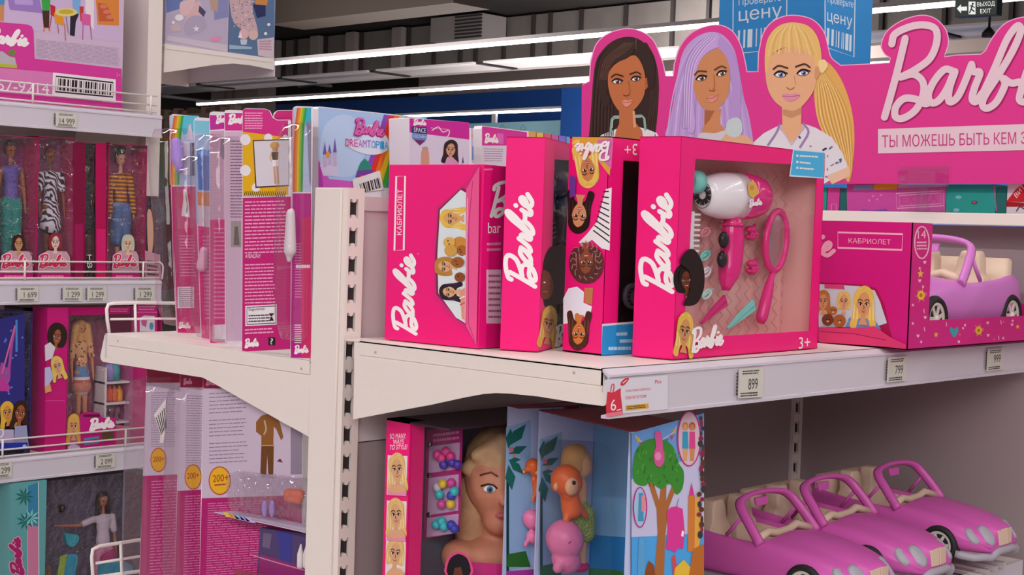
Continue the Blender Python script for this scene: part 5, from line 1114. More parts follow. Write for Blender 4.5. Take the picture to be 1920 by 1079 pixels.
# pack 5, the yellow dotted back
def art5(A):
    A.poly([(455, 207), (460, 204), (497, 205), (505, 208), (511, 221), (520, 226), (540, 226), (540, 258), (455, 247)], ink('#d42b86'), 1); A.lines([(459, 210), (494, 210), (494, 243), (459, 243)], 7, ink('#f0a8cc'), 2, .45, 3)
    A.poly([(455, 247), (540, 258), (540, 366), (455, 366)], ink('#e2ac0c'), 1.5)
    for c, r in (((460, 262), 10), ((460, 320), 10), ((503, 259), 8), ((480, 352), 8), ((535, 258), 5)): A.ell(c, r, r*1.05, WHT, 2)
    A.poly([(474, 263), (541, 261), (541, 349), (479, 353)], ink('#4a2030'), 3); A.poly([(476, 265), (541, 263), (541, 347), (481, 350)], ink('#d9cfd9'), 4)
    A.ell((515, 273), 9, 7, ink('#c89a5a'), 5); A.poly([(510, 276), (521, 276), (520, 284), (511, 284)], ink('#b88a6a'), 6); A.poly([(508, 285), (522, 285), (521, 300), (511, 300)], ink('#5a4a3a'), 5)
    A.stroke([(509, 287), (506, 297), (511, 304)], 2.4, ink('#d8a888'), 5.4); A.poly([(510, 300), (522, 300), (522, 312), (511, 312)], ink('#e9e2e6'), 5.8)
    for x in (515, 521): A.stroke([(x-1, 312), (x, 330), (x+1, 344)], 3.2, ink('#c99878'), 5)
    for k in range(22): A.stroke([(457+k*3.6, 369), (460+k*3.6, 359)], 1.1, DARK, 3, caps=False)
    A.poly([(455, 371), (545, 369), (548, 655), (454, 660)], ink('#c01a72'), 1.8); A.lines([(459, 376), (540, 374), (540, 475), (459, 478)], 15, ink('#f0a2c8'), 3, .36, 2)
    A.text('ATENÇÃO!', (460, 486), (488, 485), (460, 476), WINK, 3); A.lines([(459, 494), (516, 492), (518, 570), (459, 572)], 12, ink('#f0a2c8'), 3, .36, 5)
    A.poly([(460, 574), (519, 571), (519, 609), (460, 612)], WHT, 3); A.stroke([(463, 577), (517, 574), (517, 606), (463, 609)], 1.6, DARK, 4, closed=True); A.text('Segurança', (466, 585), (496, 583), (466, 578), DARK, 4)
    A.lines([(466, 590), (512, 588), (512, 604), (466, 606)], 3, DARK, 4, .4, 4); A.poly([(504, 588), (514, 588), (509, 594), (514, 602), (504, 602), (509, 595)], DARK, 5)
    A.lines([(459, 616), (515, 613), (515, 626), (459, 629)], 2, ink('#f0a2c8'), 3, .4, 6); A.logo((459, 653), (26, -1), (0, -17), WINK, 3, .1); A.rect((503, 633), (516, 648), DARK, 3); A.text('?', (507, 646), (512, 646), (507, 635), WINK, 4, bold=.3)
blister('doll_blister_pack', 'back of a pink pack with white dotted yellow field and a framed doll picture', .010, [(454.5, 210), (457, 205), (461, 203), (497, 204), (506, 208), (511, 220), (520, 225), (545, 226), (548, 654), (456, 659.5), (454, 650)], art5, None)
t5 = None
# pack 6, rounded pink top behind
def art6(A): A.poly([(514, 216), (520, 208), (565, 207), (565, 240), (514, 240)], ink('#d4287c'), 1); A.lines([(516, 222), (545, 222), (545, 234), (516, 236)], 2, ink('#f0a8cc'), 2, .4, 4); A.poly([(514, 240), (565, 240), (565, 380), (514, 380)], ink('#b9a2cf'), 1.4)
blister('doll_blister_pack', 'rounded pink top of a pack peeking between the yellow pack and the second rainbow', .034, [(511, 222), (513, 212), (520, 207), (570, 206), (570, 640), (514, 640)], art6, None)
# pack 7, second rainbow
def art7(A):
    rainbow(A, 549, 583, 202, 360, '#3ab0c8'); A.poly([(549, 363), (583, 363), (583, 672), (545, 671)], ink('#b81a86'), 2.8); A.poly([(566, 410), (583, 405), (583, 672), (564, 672)], ink('#d02a6a'), 3.2)
    A.lines([(553, 455), (566, 455), (566, 560), (553, 560)], 20, ink('#e58ab8'), 3.8, .35, 3); A.lines([(555, 495), (584, 495), (584, 505), (555, 505)], 1, WINK, 4, .6, 2)
    A.lines([(552, 608), (566, 608), (566, 645), (552, 645)], 9, WINK, 3.8, .4, 2, words=False); A.logo((552, 664), (26, 0), (0, -16), WINK, 3.8, .1); A.poly([(575, 230), (583, 225), (583, 350), (580, 340)], ink('#8f8aa8'), 2.9)
    A.stroke([(549, 206), (546, 440), (545, 668)], 1.2, ink('#f0b8d0'), 5, 0, caps=False)
blister('doll_blister_pack', 'pack with the second rainbow edge, right against the near post', .002, [(549, 206), (551, 201), (556, 199), (586, 200), (580, 676), (548, 672.5), (545, 667)], art7, [(556, 230), (584, 229), (580, 640), (553, 642), (552, 450), (556, 350)], .042)
o = tag(remesh([(XP(-.02).at((543, 405)), .005, XP(-.02).at((547, 395)), .004), (XP(-.02).at((545, 400)), .007, XP(-.02).at((544, 470)), .010), (XP(-.02).at((544, 470)), .008, XP(-.02).at((542, 488)), .004)], .002, 'doll_dress', mat('dress_white', '#d9d0d4', .5)), 'white doll dress in the bubble beside the second rainbow', 'doll clothes')
# small fabric pieces in the other bubbles
o = tag(remesh([(XP(.073).at((382, 470)), .007, XP(.073).at((378, 500)), .010), (XP(.073).at((379, 500)), .008, XP(.073).at((384, 470)), .006)], .0025, 'doll_veil', mat('veil_pink', '#d8a8c0', .5)), 'pale pink doll cloth in the bubble of the blue pack', 'doll clothes')

# big cards showing over the top of the back panel
def upright_card(name, label, y, outline, art, cat='box', th=.03, m=None, group=None):
    pl = YP(y); t = thing(name, label, cat, (pl.at(outline[0]).x, y, LZ), group); pts = [pl.at(p) for p in outline]
    zb = LZ+.001; L_, R_ = pts[0], pts[-1]
    MB().prism(pts+[Vector((R_.x, y, zb)), Vector((L_.x, y, zb))], (0, th, 0), m or WHT).build('carton', t); A = Art(pl); art(A); A.build('print', t); return t
def art_d(A):
    A.poly([(597, 201), (640, 206), (800, 222), (800, 352), (597, 352)], ink('#a9c4ec'), 1); A.poly(spl([(610, 235), (640, 215), (670, 225), (690, 260), (680, 300), (660, 330), (610, 325), (600, 280)], 4, True), ink('#bcd0f0'), 1.4)
    A.poly([(597, 312), (605, 320), (618, 336), (660, 340), (690, 336), (690, 352), (597, 352)], ink('#d45ac0'), 2); A.poly([(597, 300), (602, 310), (606, 352), (597, 352)], ink('#b83aa8'), 2.4)
    for k, c in enumerate(('#8a4ab8', '#d8342c', '#e8702c', '#ecc02c', '#4aac3a', '#2c9ac8')):
        a = 720+k*9.6; A.poly(spl([(a, 215+k*1.2), (a-14, 262), (a-30, 305), (a-44, 352)], 4)+spl([(a-34, 352), (a-20, 305), (a-4, 262), (a+10, 216+k*1.2)], 4), ink(c), 3+.2*k)
    A.poly([(790, 222), (800, 222), (800, 352), (752, 352), (766, 310)], ink('#7ac4e8'), 4.4)
    for bx, by, h in ((609, 300, 34), (618, 296, 26), (628, 298, 40)): A.poly([(bx-4, by+14), (bx-3, by-h*.3), (bx, by-h), (bx+3, by-h*.3), (bx+4, by+14)], ink('#c6b4dc'), 3); A.poly([(bx-3.5, by-h*.3), (bx, by-h), (bx+3.5, by-h*.3)], ink('#7a5ab0'), 3.4)
    A.poly([(600, 310), (604, 298), (632, 296), (634, 330), (606, 330)], ink('#d8cbe8'), 2.8); A.ell((615, 290), 4, 6, ink('#e0a23a'), 3.8)
    A.poly(spl([(652, 272), (662, 258), (675, 262), (690, 235), (712, 240), (728, 262), (732, 276), (715, 288), (690, 290), (665, 282)], 4, True), ink('#dfe4f4'), 5)
    A.logo((664, 253), (56, 9), (0, -32), ink('#b02a8a'), 7, .11); A.logo((665, 252), (56, 9), (0, -32), ink('#e06ab0'), 9, .06)
    for k, (ch, c) in enumerate(zip('DREAMTOPIA', ('#d8286a', '#d83a8a', '#d85ab0', '#c86ac8', '#a86ad0', '#8a7ad8', '#6a8ad8', '#4a9ae0', '#3aa8e0', '#3ab0e0'))):
        x = 648+k*8.1; A.text(ch, (x, 274+k*.6), (x+7, 274.5+k*.6), (x, 260+k*.6), ink(c), 9, bold=.5)
    A.poly([(668, 325), (676, 305), (684, 297), (692, 305), (700, 322)], ink('#2f8a7a'), 6); A.poly([(666, 332), (672, 320), (698, 318), (704, 330)], ink('#7a3a9a'), 6.4); A.poly([(674, 330), (700, 326), (702, 336), (676, 338)], ink('#d8503a'), 6.8)
upright_card('dream_castle_box', 'pale blue box with rainbow, castle and cloud lettering, above the near post', .17, [(598, 352), (597, 204), (601, 200), (640, 204), (800, 221.5), (800, 352)], art_d, th=.05, group='boxes showing over the back panel')
o = thing('barcode_label', 'white barcode sticker at the lower edge of the rainbow castle box', 'sticker', YP(.168).at((690, 345)), None)
p_ = YP(.1675); MB().prism([p_.at(q) for q in ((661, 337), (712, 320), (720, 356), (664, 362))], (0, .0004, 0), mat('label_paper', '#e6dedd', .6)).build('paper', o)
A = Art(p_); A.bars([(674, 345), (712, 333), (716, 352), (678, 362)], DARK, 1, 18, 4); A.build('barcode', o)
def art_s(A):
    A.poly([(768, 222), (880, 230), (880, 262), (768, 248)], ink('#d02c9c'), 1); A.poly([(768, 248), (880, 262), (880, 320), (768, 320)], ink('#ddd0e4'), 1)
    A.logo((775, 235), (24, 2), (0, -12), WINK, 3, .1); A.poly([(772, 237), (801, 239), (801, 252), (772, 250)], ink('#3a3a80'), 2); A.text('SPACE', (776, 247.5), (799, 249.5), (776, 239), WINK, 3); A.poly([(773, 251), (801, 253), (799, 262), (788, 270), (773, 260)], ink('#5a86c8'), 2); A.text('DISCOVERY', (775, 258), (799, 260), (775, 253), WINK, 3); A.poly([(776, 262), (798, 264), (787, 273)], ink('#7a2a6a'), 2.4)
    A.stroke([(808, 240), (840, 243)], 1.4, ink('#e89ad0'), 2); A.stroke([(810, 245), (822, 238), (830, 248), (842, 244), (841, 254), (838, 256)], 1.6, WINK, 2.4, 3)
    A.poly(spl([(789, 315), (790, 285), (797, 276), (804, 285), (805, 315)], 4), ink('#d89a86'), 2); A.ell((797, 278), 6, 3, ink('#b8a0a0'), 3)
    head(A, (845, 281), 12, '#3a2426', '#d8a082', 2, 3, 1, 'long'); A.poly([(834, 306), (840, 296), (850, 296), (860, 306), (860, 320), (834, 320)], ink('#d89ac0'), 11); A.poly([(866, 306), (868, 293), (870, 306)], ink('#5a4a8a'), 3)
upright_card('space_doll_box', 'lilac and magenta box with two printed heads, right of the rainbow castle box', .10, [(768, 310), (767, 222), (769, 221), (880, 230), (881, 310)], art_s, th=.05, group='boxes showing over the back panel')
upright_card('doll_box', 'narrow pale strip of boxes between the space box and the small pink card', .30, [(884, 305), (883, 240), (902, 243), (903, 305)], lambda A: (A.poly([(883, 240), (902, 243), (902, 305), (884, 305)], ink('#c9b7cf'), 1), A.poly([(884, 252), (902, 254), (902, 258), (884, 256)], ink('#e0a85a'), 2), A.poly([(885, 275), (892, 273), (893, 300), (885, 300)], ink('#6a8ac0'), 2), A.poly([(894, 270), (902, 270), (902, 300), (895, 300)], ink('#8a4a5a'), 2)), th=.05, group='boxes showing over the back panel')
def art_p(A):
    A.poly([(904, 237), (988, 248), (988, 273), (904, 273)], ink('#d93a9a'), 1); A.logo((909, 268), (25, 3), (0, -18), WINK, 2, .1); A.poly([(904, 273), (988, 274), (988, 310), (904, 310)], ink('#ddd0de'), 1.5)
    A.lines([(908, 277), (944, 278), (944, 304), (908, 304)], 6, ink('#9a7a9a'), 2, .3, 4); A.poly([(932, 250), (944, 251), (944, 271), (932, 270)], ink('#e06ab8'), 2)
upright_card('doll_box', 'small pink topped card above the standing toy car box', .14, [(903, 310), (902, 242), (905, 236), (985, 246), (990, 252), (990, 310)], art_p, th=.02, group='boxes showing over the back panel')
upright_card('doll_box', 'rainbow coloured box top far behind the half hidden pink box', .32, [(992, 300), (991, 246), (1100, 262), (1100, 300)], lambda A: [A.poly([(991+k*14, 246+k*2), (1006+k*14, 248+k*2), (1006+k*14, 300), (991+k*14, 300)], ink(c), 1) for k, c in enumerate(('#e0a85a', '#e8c05a', '#d86a7a', '#c86ab0', '#8a7ad8', '#7ab0e0', '#b0c8e8'))], th=.05, group='boxes showing over the back panel')

# ---------------------------------------------------------------- tall packs on the lower left shelf
def tall(A, x0, xb, xr, yc, ypink, hdr, seed, circ=True):
    A.poly([(x0, 690), (xr, 690), (xr, ypink), (x0-(x0-xb)*.6, ypink)], ink('#c4b2c6'), 1)
    A.poly([(x0, 690), (xr, 690), (xr, hdr), (x0, hdr)], ink('#9a1444'), 2)
    A.poly([(x0-(x0-xb)*.6, ypink), (xr, ypink-6), (xr, 1108), (xb-2, 1108)], ink('#a81466'), 1.6)
    A.lines([(x0+9, ypink+8), (min(xr-6, x0+130), ypink+2), (min(xr-6, x0+130), 1085), (x0+5, 1095)], 34, ink('#cf6fa4'), 2.6, .34, seed)
# three cards
t, pl = blister('doll_blister_pack', 'tall pack with a slanted barcode sticker, leftmost on the lower left shelf', .064, [(276, 690), (420, 690), (420, 1108), (260, 1108)],
    lambda A: (tall(A, 275, 263, 420, 863, 893, 718, 1), A.lines([(283, 735), (330, 735), (330, 840), (283, 840)], 24, ink('#948498'), 2, .32, 3), A.ell((297, 863), 15, 23, ink('#b8482a'), 3), A.ell((297, 863), 13.5, 21, ink('#d8a02a'), 3.6), A.text('200+', (287, 867), (308, 866), (287, 857), ink('#a03028'), 4.4)),
    [(275, 705), (328, 705), (324, 1104), (266, 1104)], .050, group='tall packs on the lower left shelf', base=.766)
A = Art(XP(.0632)); A.poly([(289, 778), (311, 748), (311, 790), (310, 812), (306, 832), (299, 830), (301, 815)], mat('label_paper', '#e6dedd', .6), 1); A.poly([(289, 778), (311, 748), (311, 756), (290, 784)], WHT, 1.5)
for k in range(5): A.stroke([(293+k*3.6, 783-k*4.2), (303+k*2, 815-k*3)], 1.5, DARK, 2, caps=False)
A.build('sticker', t)
blister('doll_blister_pack', 'tall pack in the middle of the three with round yellow marks', .048, [(338, 690), (470, 690), (470, 1108), (327, 1108)],
    lambda A: (tall(A, 338, 329, 470, 895, 921, 727, 2), A.logo((344, 722), (16, 0), (0, -12), ink('#d88ab0'), 3, .1), A.lines([(350, 740), (395, 742), (395, 880), (348, 880)], 30, ink('#948498'), 2, .32, 5), A.ell((362, 895), 16, 24, ink('#b8482a'), 3), A.ell((362, 895), 14.5, 22, ink('#d8a02a'), 3.6), A.text('200+', (351, 899), (373, 897), (351, 888), ink('#a03028'), 4.4)),
    [(339, 722), (376, 722), (372, 1104), (332, 1104)], .036, group='tall packs on the lower left shelf', base=.766)
def art_t3(A):
    tall(A, 381, 376, 566, 902, 935, 729, 3); A.logo((386, 723), (24, 2), (0, -13), ink('#d88ab0'), 3, .1)
    A.poly([(545, 690), (566, 690), (566, 890), (545, 890)], ink('#8a7c90'), 2.5)
    for k in range(19):
        if k in (6, 12): continue
        A.lines([(392, 737+k*7.2), (466, 733+k*7.2), (466, 737+k*7.2), (392, 741+k*7.2)], 1, ink('#8a7a92'), 2, .42, k, rag=.25)
    BR = ink('#8a5626'); BD = ink('#6a3e1a')
    A.ell((510, 778), 9, 10, ink('#5a3826'), 2.8); A.poly([(480, 792), (490, 780), (505, 776), (520, 780), (526, 800), (531, 820), (527, 826), (518, 806), (513, 800), (512, 836), (490, 836), (490, 818), (480, 810)], BR, 3)
    A.poly([(490, 836), (513, 836), (512, 890), (503, 890), (501, 850), (499, 890), (488, 890)], BD, 3); A.stroke([(496, 790), (499, 805), (495, 815)], 3, ink('#b0a08a'), 3.6, 3); A.stroke([(488, 836), (514, 836)], 1.4, ink('#c0a47a'), 4)
    A.poly([(519, 866), (525, 860), (530, 868)], ink('#6a2a4a'), 3)
    A.ell((412, 902), 21, 27, ink('#b8382a'), 3); A.ell((412, 902), 19, 25, ink('#e0aa1e'), 3.6); A.text('200+', (399, 905), (428, 902), (399, 892), ink('#a02a28'), 4.4); A.lines([(402, 908), (424, 906), (424, 911), (402, 913)], 1, ink('#a02a28'), 4.4, .5, 3)
blister('doll_blister_pack', 'wide pack printed with a doll in a brown suit and a round yellow mark', .034, [(381, 690), (566, 690), (568, 1108), (374, 1108)], art_t3, None, group='tall packs on the lower left shelf', base=.766)
# clear shell packs lying in front of the wide pack
def shell(label, q, zc, tilt, content):
    """q = photo corners TL, TR, BR, BL of the tray on a level plane near z"""
    c = P(q[0], q[1], 0, -.02)
def slab(name, label, x, pts, th, m, cat='blister pack'):
    pl = XP(x); t = thing(name, label, cat, pl.at(pts[0]), 'clear shell packs lying by the near post'); return t, pl
t, pl = slab('shell_pack', 'clear shell pack lying flat with an orange swimsuit and lilac shoes, beside the near post', .006, [(405, 962)], 0, None)
def lv(px, py, z): return P(px, py, 2, z)
zc = XP(.0).at((500, 985)).z
card = [XP(.004).at((402, 962)), XP(.004).at((573, 1000)), XP(.030).at((577, 985)), XP(.030).at((440, 960))]
MB().prism(card, (0, 0, .0012), mat('shell_card', '#cdbfd6', .45)).build('card', t)
b0 = [XP(.006).at((432, 960)), XP(.006).at((574, 985)), XP(.028).at((577, 975)), XP(.028).at((452, 955))]; b1 = [XP(.006).at((425, 890)), XP(.006).at((577, 903)), XP(.028).at((578, 897)), XP(.028).at((447, 883))]
m = MB(); mid = [a.lerp(b, .6)+Vector((-.004, 0, 0)) for a, b in zip(b0, b1)]; m.loft([b0, mid, b1], CRINKLE, False, True, True); m.build('shell', t)
o = tag(remesh([(XP(.016).at((540, 925)), .008, XP(.016).at((562, 928)), .009), (XP(.016).at((538, 935)), .006, XP(.016).at((560, 938)), .008)], .003, 'doll_swimsuit', mat('suit_coral', '#d8684e', .5)), 'coral doll swimsuit inside the clear shell pack', 'doll clothes')
for k, dx in enumerate((0, 14)):
    q = XP(.014).at((496+dx, 956)); m = MB(); m.ball(q, (.004, .006, .013), mat('shoe_lilac', '#a08ad0', .4), 12, 8); m.ball(q+Vector((0, .0, .009)), (.0035, .0055, .006), mat('shoe_lilac', '#a08ad0', .4), 10, 6)
    tag(m.build('doll_shoe'), ('left', 'right')[k]+' lilac doll shoe in the clear shell pack', 'doll shoe', 'lilac doll shoes')
A = Art(XP(.0035)); 
for k, c in enumerate(('#d8b84a', '#d88a6a', '#8ab0d8', '#9a8ad0', '#c0a8d8')): A.poly([(418+k*10, 960+k*2.4), (428+k*10, 962.4+k*2.4), (440+k*10, 972+k*2.4), (424+k*10, 970+k*2.4)], ink(c), 1)
A.build('print', t)
t = thing('shell_pack', 'dark violet pack with two white bottles, at the foot of the near post', 'blister pack', XP(.0).at((520, 1079)), 'clear shell packs lying by the near post')
px = XP(.022); MB().prism([px.at(p) for p in ((488, 990), (577, 1003), (577, 1100), (480, 1100))], (.008, 0, 0), mat('violet_card', '#4a3868', .5)).build('card', t)
A = Art(px); A.poly([(520, 996), (548, 1000), (545, 1060), (525, 1050)], ink('#3a3a8a'), 1); A.poly([(488, 1040), (577, 1066), (577, 1100), (480, 1100)], ink('#8a2a6a'), 1.5); A.stroke([(470, 1041), (520, 1056), (577, 1072)], 2, ink('#c88aa8'), 2.4); A.poly([(494, 1000), (510, 1002), (506, 1030), (492, 1026)], ink('#6a5a7a'), 1.2); A.build('print', t)
for x in (563, 574):
    q = XP(.010).at((x, 1066)); m = MB(); m.lathe([(.0045, 0), (.0055, .004), (.0055, .022), (.002, .034), (.0015, .038)], q, (0, 0, 1), mat('bottle_cream', '#d8ccd0', .4), 12); m.build('bottle', t)
t = thing('shell_pack', 'magenta pack edge jutting out low beside the violet pack', 'blister pack', XP(-.02).at((470, 1079)), 'clear shell packs lying by the near post')
MB().loft([[XP(x).at(p) for p in ((440, 1068), (573, 1092), (573, 1110), (436, 1100))] for x in (.003, .02)], clear('magenta_film', (.85, .35, .6), .06, .05, None, .2), False).build('shell', t)
# ---------------------------------------------------------------- goods on the left hand gondola
YF = 1.572
yf = YP(YF)
def fashion_doll(name, label, plane, cx, ytop, ybot, skin, hair, hairst, top, topm, bot, botm, arms='down', shoes=None, face=True, lean=0):
    """doll facing out of the plane; measured in the photo by its head top and feet"""
    T0 = plane.at((cx+lean, ytop)); B0 = plane.at((cx, ybot)); h = (T0-B0).length; n = plane.n; up = (T0-B0).normalized(); rt = up.cross(n).normalized()*-1
    rt = n.cross(up).normalized()*-1 if False else up.cross(n).normalized()
    if rt.dot(CR) < 0: rt = -rt
    t = thing(name, label, 'doll', B0)
    Q = lambda a, z, d=0: B0+up*(h*z)+rt*(h*a)+n*(h*d)
    sk = mat('skin_'+skin, skin, .5); c = lambda a, ra, b, rb, fl=1.0: (a, ra*h, b, rb*h, fl, n)
    V = max(.0018, h*.0085)
    body = [c(Q(0, .925), .040, Q(0, .90), .034), c(Q(0, .87), .014, Q(0, .80), .016), c(Q(-.06, .775), .026, Q(.06, .775), .026, .75), c(Q(0, .75), .052, Q(0, .66), .038, .7), c(Q(0, .62), .038, Q(0, .55), .054, .75)]
    for s in (-1, 1):
        body += [c(Q(s*.030, .53), .040, Q(s*.030, .29), .022), c(Q(s*.030, .29), .022, Q(s*.032, .04), .013), c(Q(s*.033, .03, .0), .012, Q(s*.036, .012, .035), .010)]
        if arms == 'down' or (arms == 'reach' and s > 0): A_ = (Q(s*.080, .775), Q(s*.100, .62, .005), Q(s*.102, .50, .02))
        else: A_ = (Q(s*.085, .775), Q(s*.22, .75, .02), Q(s*.38, .775, .04))
        body += [c(A_[0], .020, A_[1], .015), c(A_[1], .015, A_[2], .011), c(A_[2], .012, A_[2]+(A_[2]-A_[1])*.35, .008)]
        if s == -1: AL = A_
        else: AR = A_
    remesh(body, V, 'doll_body', sk, t, 3)
    hm = mat('dollhair_'+hair, hair, .45); hl = [c(Q(0, .945, -.012), .044, Q(0, .92, -.022), .044)]
    if hairst == 'long': hl += [c(Q(s*.035, .92, -.01), .022, Q(s*.055, .74, -.01), .020) for s in (-1, 1)]+[c(Q(0, .9, -.03), .04, Q(0, .74, -.035), .035)]
    elif hairst == 'big': hl += [c(Q(s*.05, .93, -.0), .035, Q(s*.075, .80, 0), .030) for s in (-1, 1)]+[c(Q(0, .9, -.03), .05, Q(0, .74, -.035), .045)]
    elif hairst == 'short': hl += [c(Q(-.02, .962, .015), .022, Q(.02, .962, .015), .022)]
    elif hairst == 'bun': hl += [c(Q(-.015, .985, 0), .03, Q(.015, .985, 0), .03)]
    remesh(hl, V, 'hair', hm, t, 3)
    if top:
        tl = [c(Q(-.055, .772), .031, Q(.055, .772), .031, .8), c(Q(0, .75), .060, Q(0, .66), .048, .75), c(Q(0, .66), .050, Q(0, top[1]), .058, .8)]
        if top[0] != 'none':
            k = {'short': .45, 'long': 1.0}.get(top[0], 0)
            for A_ in (AL, AR):
                if k: e_ = A_[0].lerp(A_[1], min(1, k*1.5)); tl.append(c(A_[0], .028, e_, .026))
                if k == 1.0: tl.append(c(A_[1], .026, A_[2], .020))
        remesh(tl, V, 'top', topm, t, 2)
    if bot:
        kind, z = bot; bl = [c(Q(0, .60), .046, Q(0, .54), .062, .8)]
        if kind == 'skirt': bl += [c(Q(0, .55), .064, Q(0, z), .088, .7)]
        else: bl += [c(Q(s*.031, .53), .054, Q(s*.034, z), .036 if kind == 'trousers' else .048) for s in (-1, 1)]
        remesh(bl, V, kind, botm, t, 2)
    if face:
        fd = .037
        for s in (-1, 1): MB().ball(Q(s*.015, .912, fd-.003), (.0065*h, .004*h, .005*h), DARK, 8, 6).build('eye', t)
        MB().ball(Q(0, .886, fd-.006), (.008*h, .004*h, .003*h), mat('doll_lips', '#b8484e', .4), 8, 6).build('lips', t)
    if shoes:
        for s in (-1, 1): MB().ball(Q(s*.035, .016, .02), (.016*h, .028*h, .015*h), shoes, 10, 7).build('shoe', t)
    return t
def banded(name, bands):
    """colour bands from the lowest height upwards"""
    m = mat(name, bands[-1][1], .6); nt = m.node_tree; tc = nt.nodes.new('ShaderNodeTexCoord'); sx = nt.nodes.new('ShaderNodeSeparateXYZ'); nt.links.new(tc.outputs['Object'], sx.inputs[0]); prev = None
    for z, c in bands:
        if prev is None: v = nt.nodes.new('ShaderNodeRGB'); v.outputs[0].default_value = (*hexc(c), 1); prev = v.outputs[0]; continue
        g = nt.nodes.new('ShaderNodeMath'); g.operation = 'GREATER_THAN'; g.inputs[1].default_value = z; nt.links.new(sx.outputs['Z'], g.inputs[0])
        mx = nt.nodes.new('ShaderNodeMix'); mx.data_type = 'RGBA'; nt.links.new(g.outputs[0], mx.inputs[0]); nt.links.new(prev, mx.inputs[6]); mx.inputs[7].default_value = (*hexc(c), 1); prev = mx.outputs[2]
    nt.links.new(prev, nt.nodes['Principled BSDF'].inputs['Base Color']); return m
def striped(name, c1, c2, scale, axis='Z', dist=0, noise=0):
    m = mat(name, c1, .55); nt = m.node_tree; w = nt.nodes.new('ShaderNodeTexWave'); w.bands_direction = axis; w.inputs['Scale'].default_value = scale; w.inputs['Distortion'].default_value = dist; w.inputs['Detail'].default_value = noise
    tc = nt.nodes.new('ShaderNodeTexCoord'); r = nt.nodes.new('ShaderNodeValToRGB'); r.color_ramp.interpolation = 'CONSTANT'; r.color_ramp.elements[0].color = (*hexc(c1), 1); r.color_ramp.elements[1].color = (*hexc(c2), 1); r.color_ramp.elements[1].position = .5
    nt.links.new(tc.outputs['Object'], w.inputs['Vector']); nt.links.new(w.outputs['Fac'], r.inputs[0]); nt.links.new(r.outputs[0], nt.nodes['Principled BSDF'].inputs['Base Color']); return m
# dream house carton
t = thing('doll_house_box', 'huge pink and lilac doll house box with a barcode, on the top left shelf', 'box', (.25, 1.7, 1.764))
rx = yf.at((228, 207)).x; MB().box((-.5, YF, 1.765), (rx, YF+.30, 2.35), mat('box_lilac', '#cdb2cc', .45)).build('carton', t)
A = Art(yf); PKB = ink('#d23a98')
A.poly([(-60, -60), (226, -60), (226, 80), (-60, 40)], ink('#cbb0d4'), 1)
A.poly([(10, -30), (68, -30), (80, 25), (18, 18)], ink('#9a7ac0'), 2); A.poly([(24, -30), (60, -30), (62, 10), (28, 8)], ink('#b89ad8'), 2.4)
A.poly([(-8, -20), (10, -20), (8, 10), (-8, 8)], ink('#4a8ac0'), 3); A.poly([(-6, 8), (8, 10), (7, 40), (-4, 38)], ink('#c88a5a'), 3)
A.poly([(75, -20), (96, -20), (93, 20), (80, 20)], ink('#3aa048'), 3); A.poly([(79, 18), (93, 18), (92, 52), (82, 52)], ink('#4a2a22'), 2.8); A.stroke([(84, 52), (82, 58)], 3, ink('#d8844a'), 2.8); A.stroke([(91, 52), (93, 58)], 3, ink('#d8844a'), 2.8)
A.poly([(94, 8), (104, 12), (103, 32), (95, 28)], ink('#b82a3a'), 3.2); A.stroke([(97, 28), (93, 54)], 1.6, ink('#a82a3a'), 3.1); A.poly([(101, 24), (118, 28), (121, 48), (104, 44)], ink('#e0922a'), 3.6); A.stroke([(121, 45), (123, 76)], 1.6, ink('#b86a2a'), 3.5); A.stroke([(108, 45), (110, 62)], 1.6, ink('#b86a2a'), 3.5)
A.poly([(134, -20), (152, -20), (150, 26), (138, 26)], ink('#7aa8d8'), 3.3); A.poly([(132, 26), (149, 24), (142, 42), (140, 68), (131, 66)], ink('#2a2632'), 3.2)
A.ell((124, 23), 21, 8, ink('#d8cc7a'), 4); A.ell((124, 22), 14, 4.5, ink('#c8a83a'), 4.5); A.stroke([(124, 30), (128, 62)], 2, ink('#8a7a9a'), 3)
A.poly([(149, 12), (157, 12), (156, 38), (151, 40)], ink('#c23a32'), 3.4); A.poly([(152, 24), (170, 28), (170, 48), (154, 46)], ink('#d85aa0'), 3.7); A.stroke([(156, 46), (155, 74)], 1.5, ink('#c04a8a'), 3.5); A.stroke([(169, 46), (172, 74)], 1.5, ink('#c04a8a'), 3.5)
A.poly([(160, -20), (176, -20), (176, 56), (170, 50), (160, 20)], ink('#e6d8dc'), 2); A.poly([(178, -20), (223, -20), (223, 48), (183, 46)], ink('#d8823a'), 2); A.poly([(183, 5), (200, 8), (214, 40), (186, 40)], ink('#c05a3a'), 2.4)
for y in (12, 22, 32): A.ell((187+y*.6, y), 7, 4, ink('#d8785a'), 2.8+y*.01)
A.lines([(68, 73), (224, 90), (224, 124), (68, 108)], 14, ink('#a08aa4'), 2, .28, 3, rag=.02)
A.poly([(-60, 36), (52, 46), (60, 50), (63, 58), (65, 110), (228, 129), (230, 208), (-60, 182)], PKB, 5); A.poly([(-60, 122), (98, 136), (100, 182), (-60, 168)], ink('#d67ab4'), 5.5)
A.logo((-27, 84), (80, 8), (0, -34), WINK, 6, .085)
A.poly([(-10, 98), (4, 96), (18, 106), (28, 108), (32, 127), (-10, 122)], ink('#b8b0b8'), 6); A.poly([(14, 100), (20, 92), (30, 96), (26, 106)], ink('#6a8a3a'), 6.4); A.poly([(-10, 118), (32, 122), (32, 128), (-10, 125)], ink('#b0b83a'), 6.8)
A.text('57-9214', (-4, 169), (92, 177), (-4, 149), WINK, 7, bold=1.2)
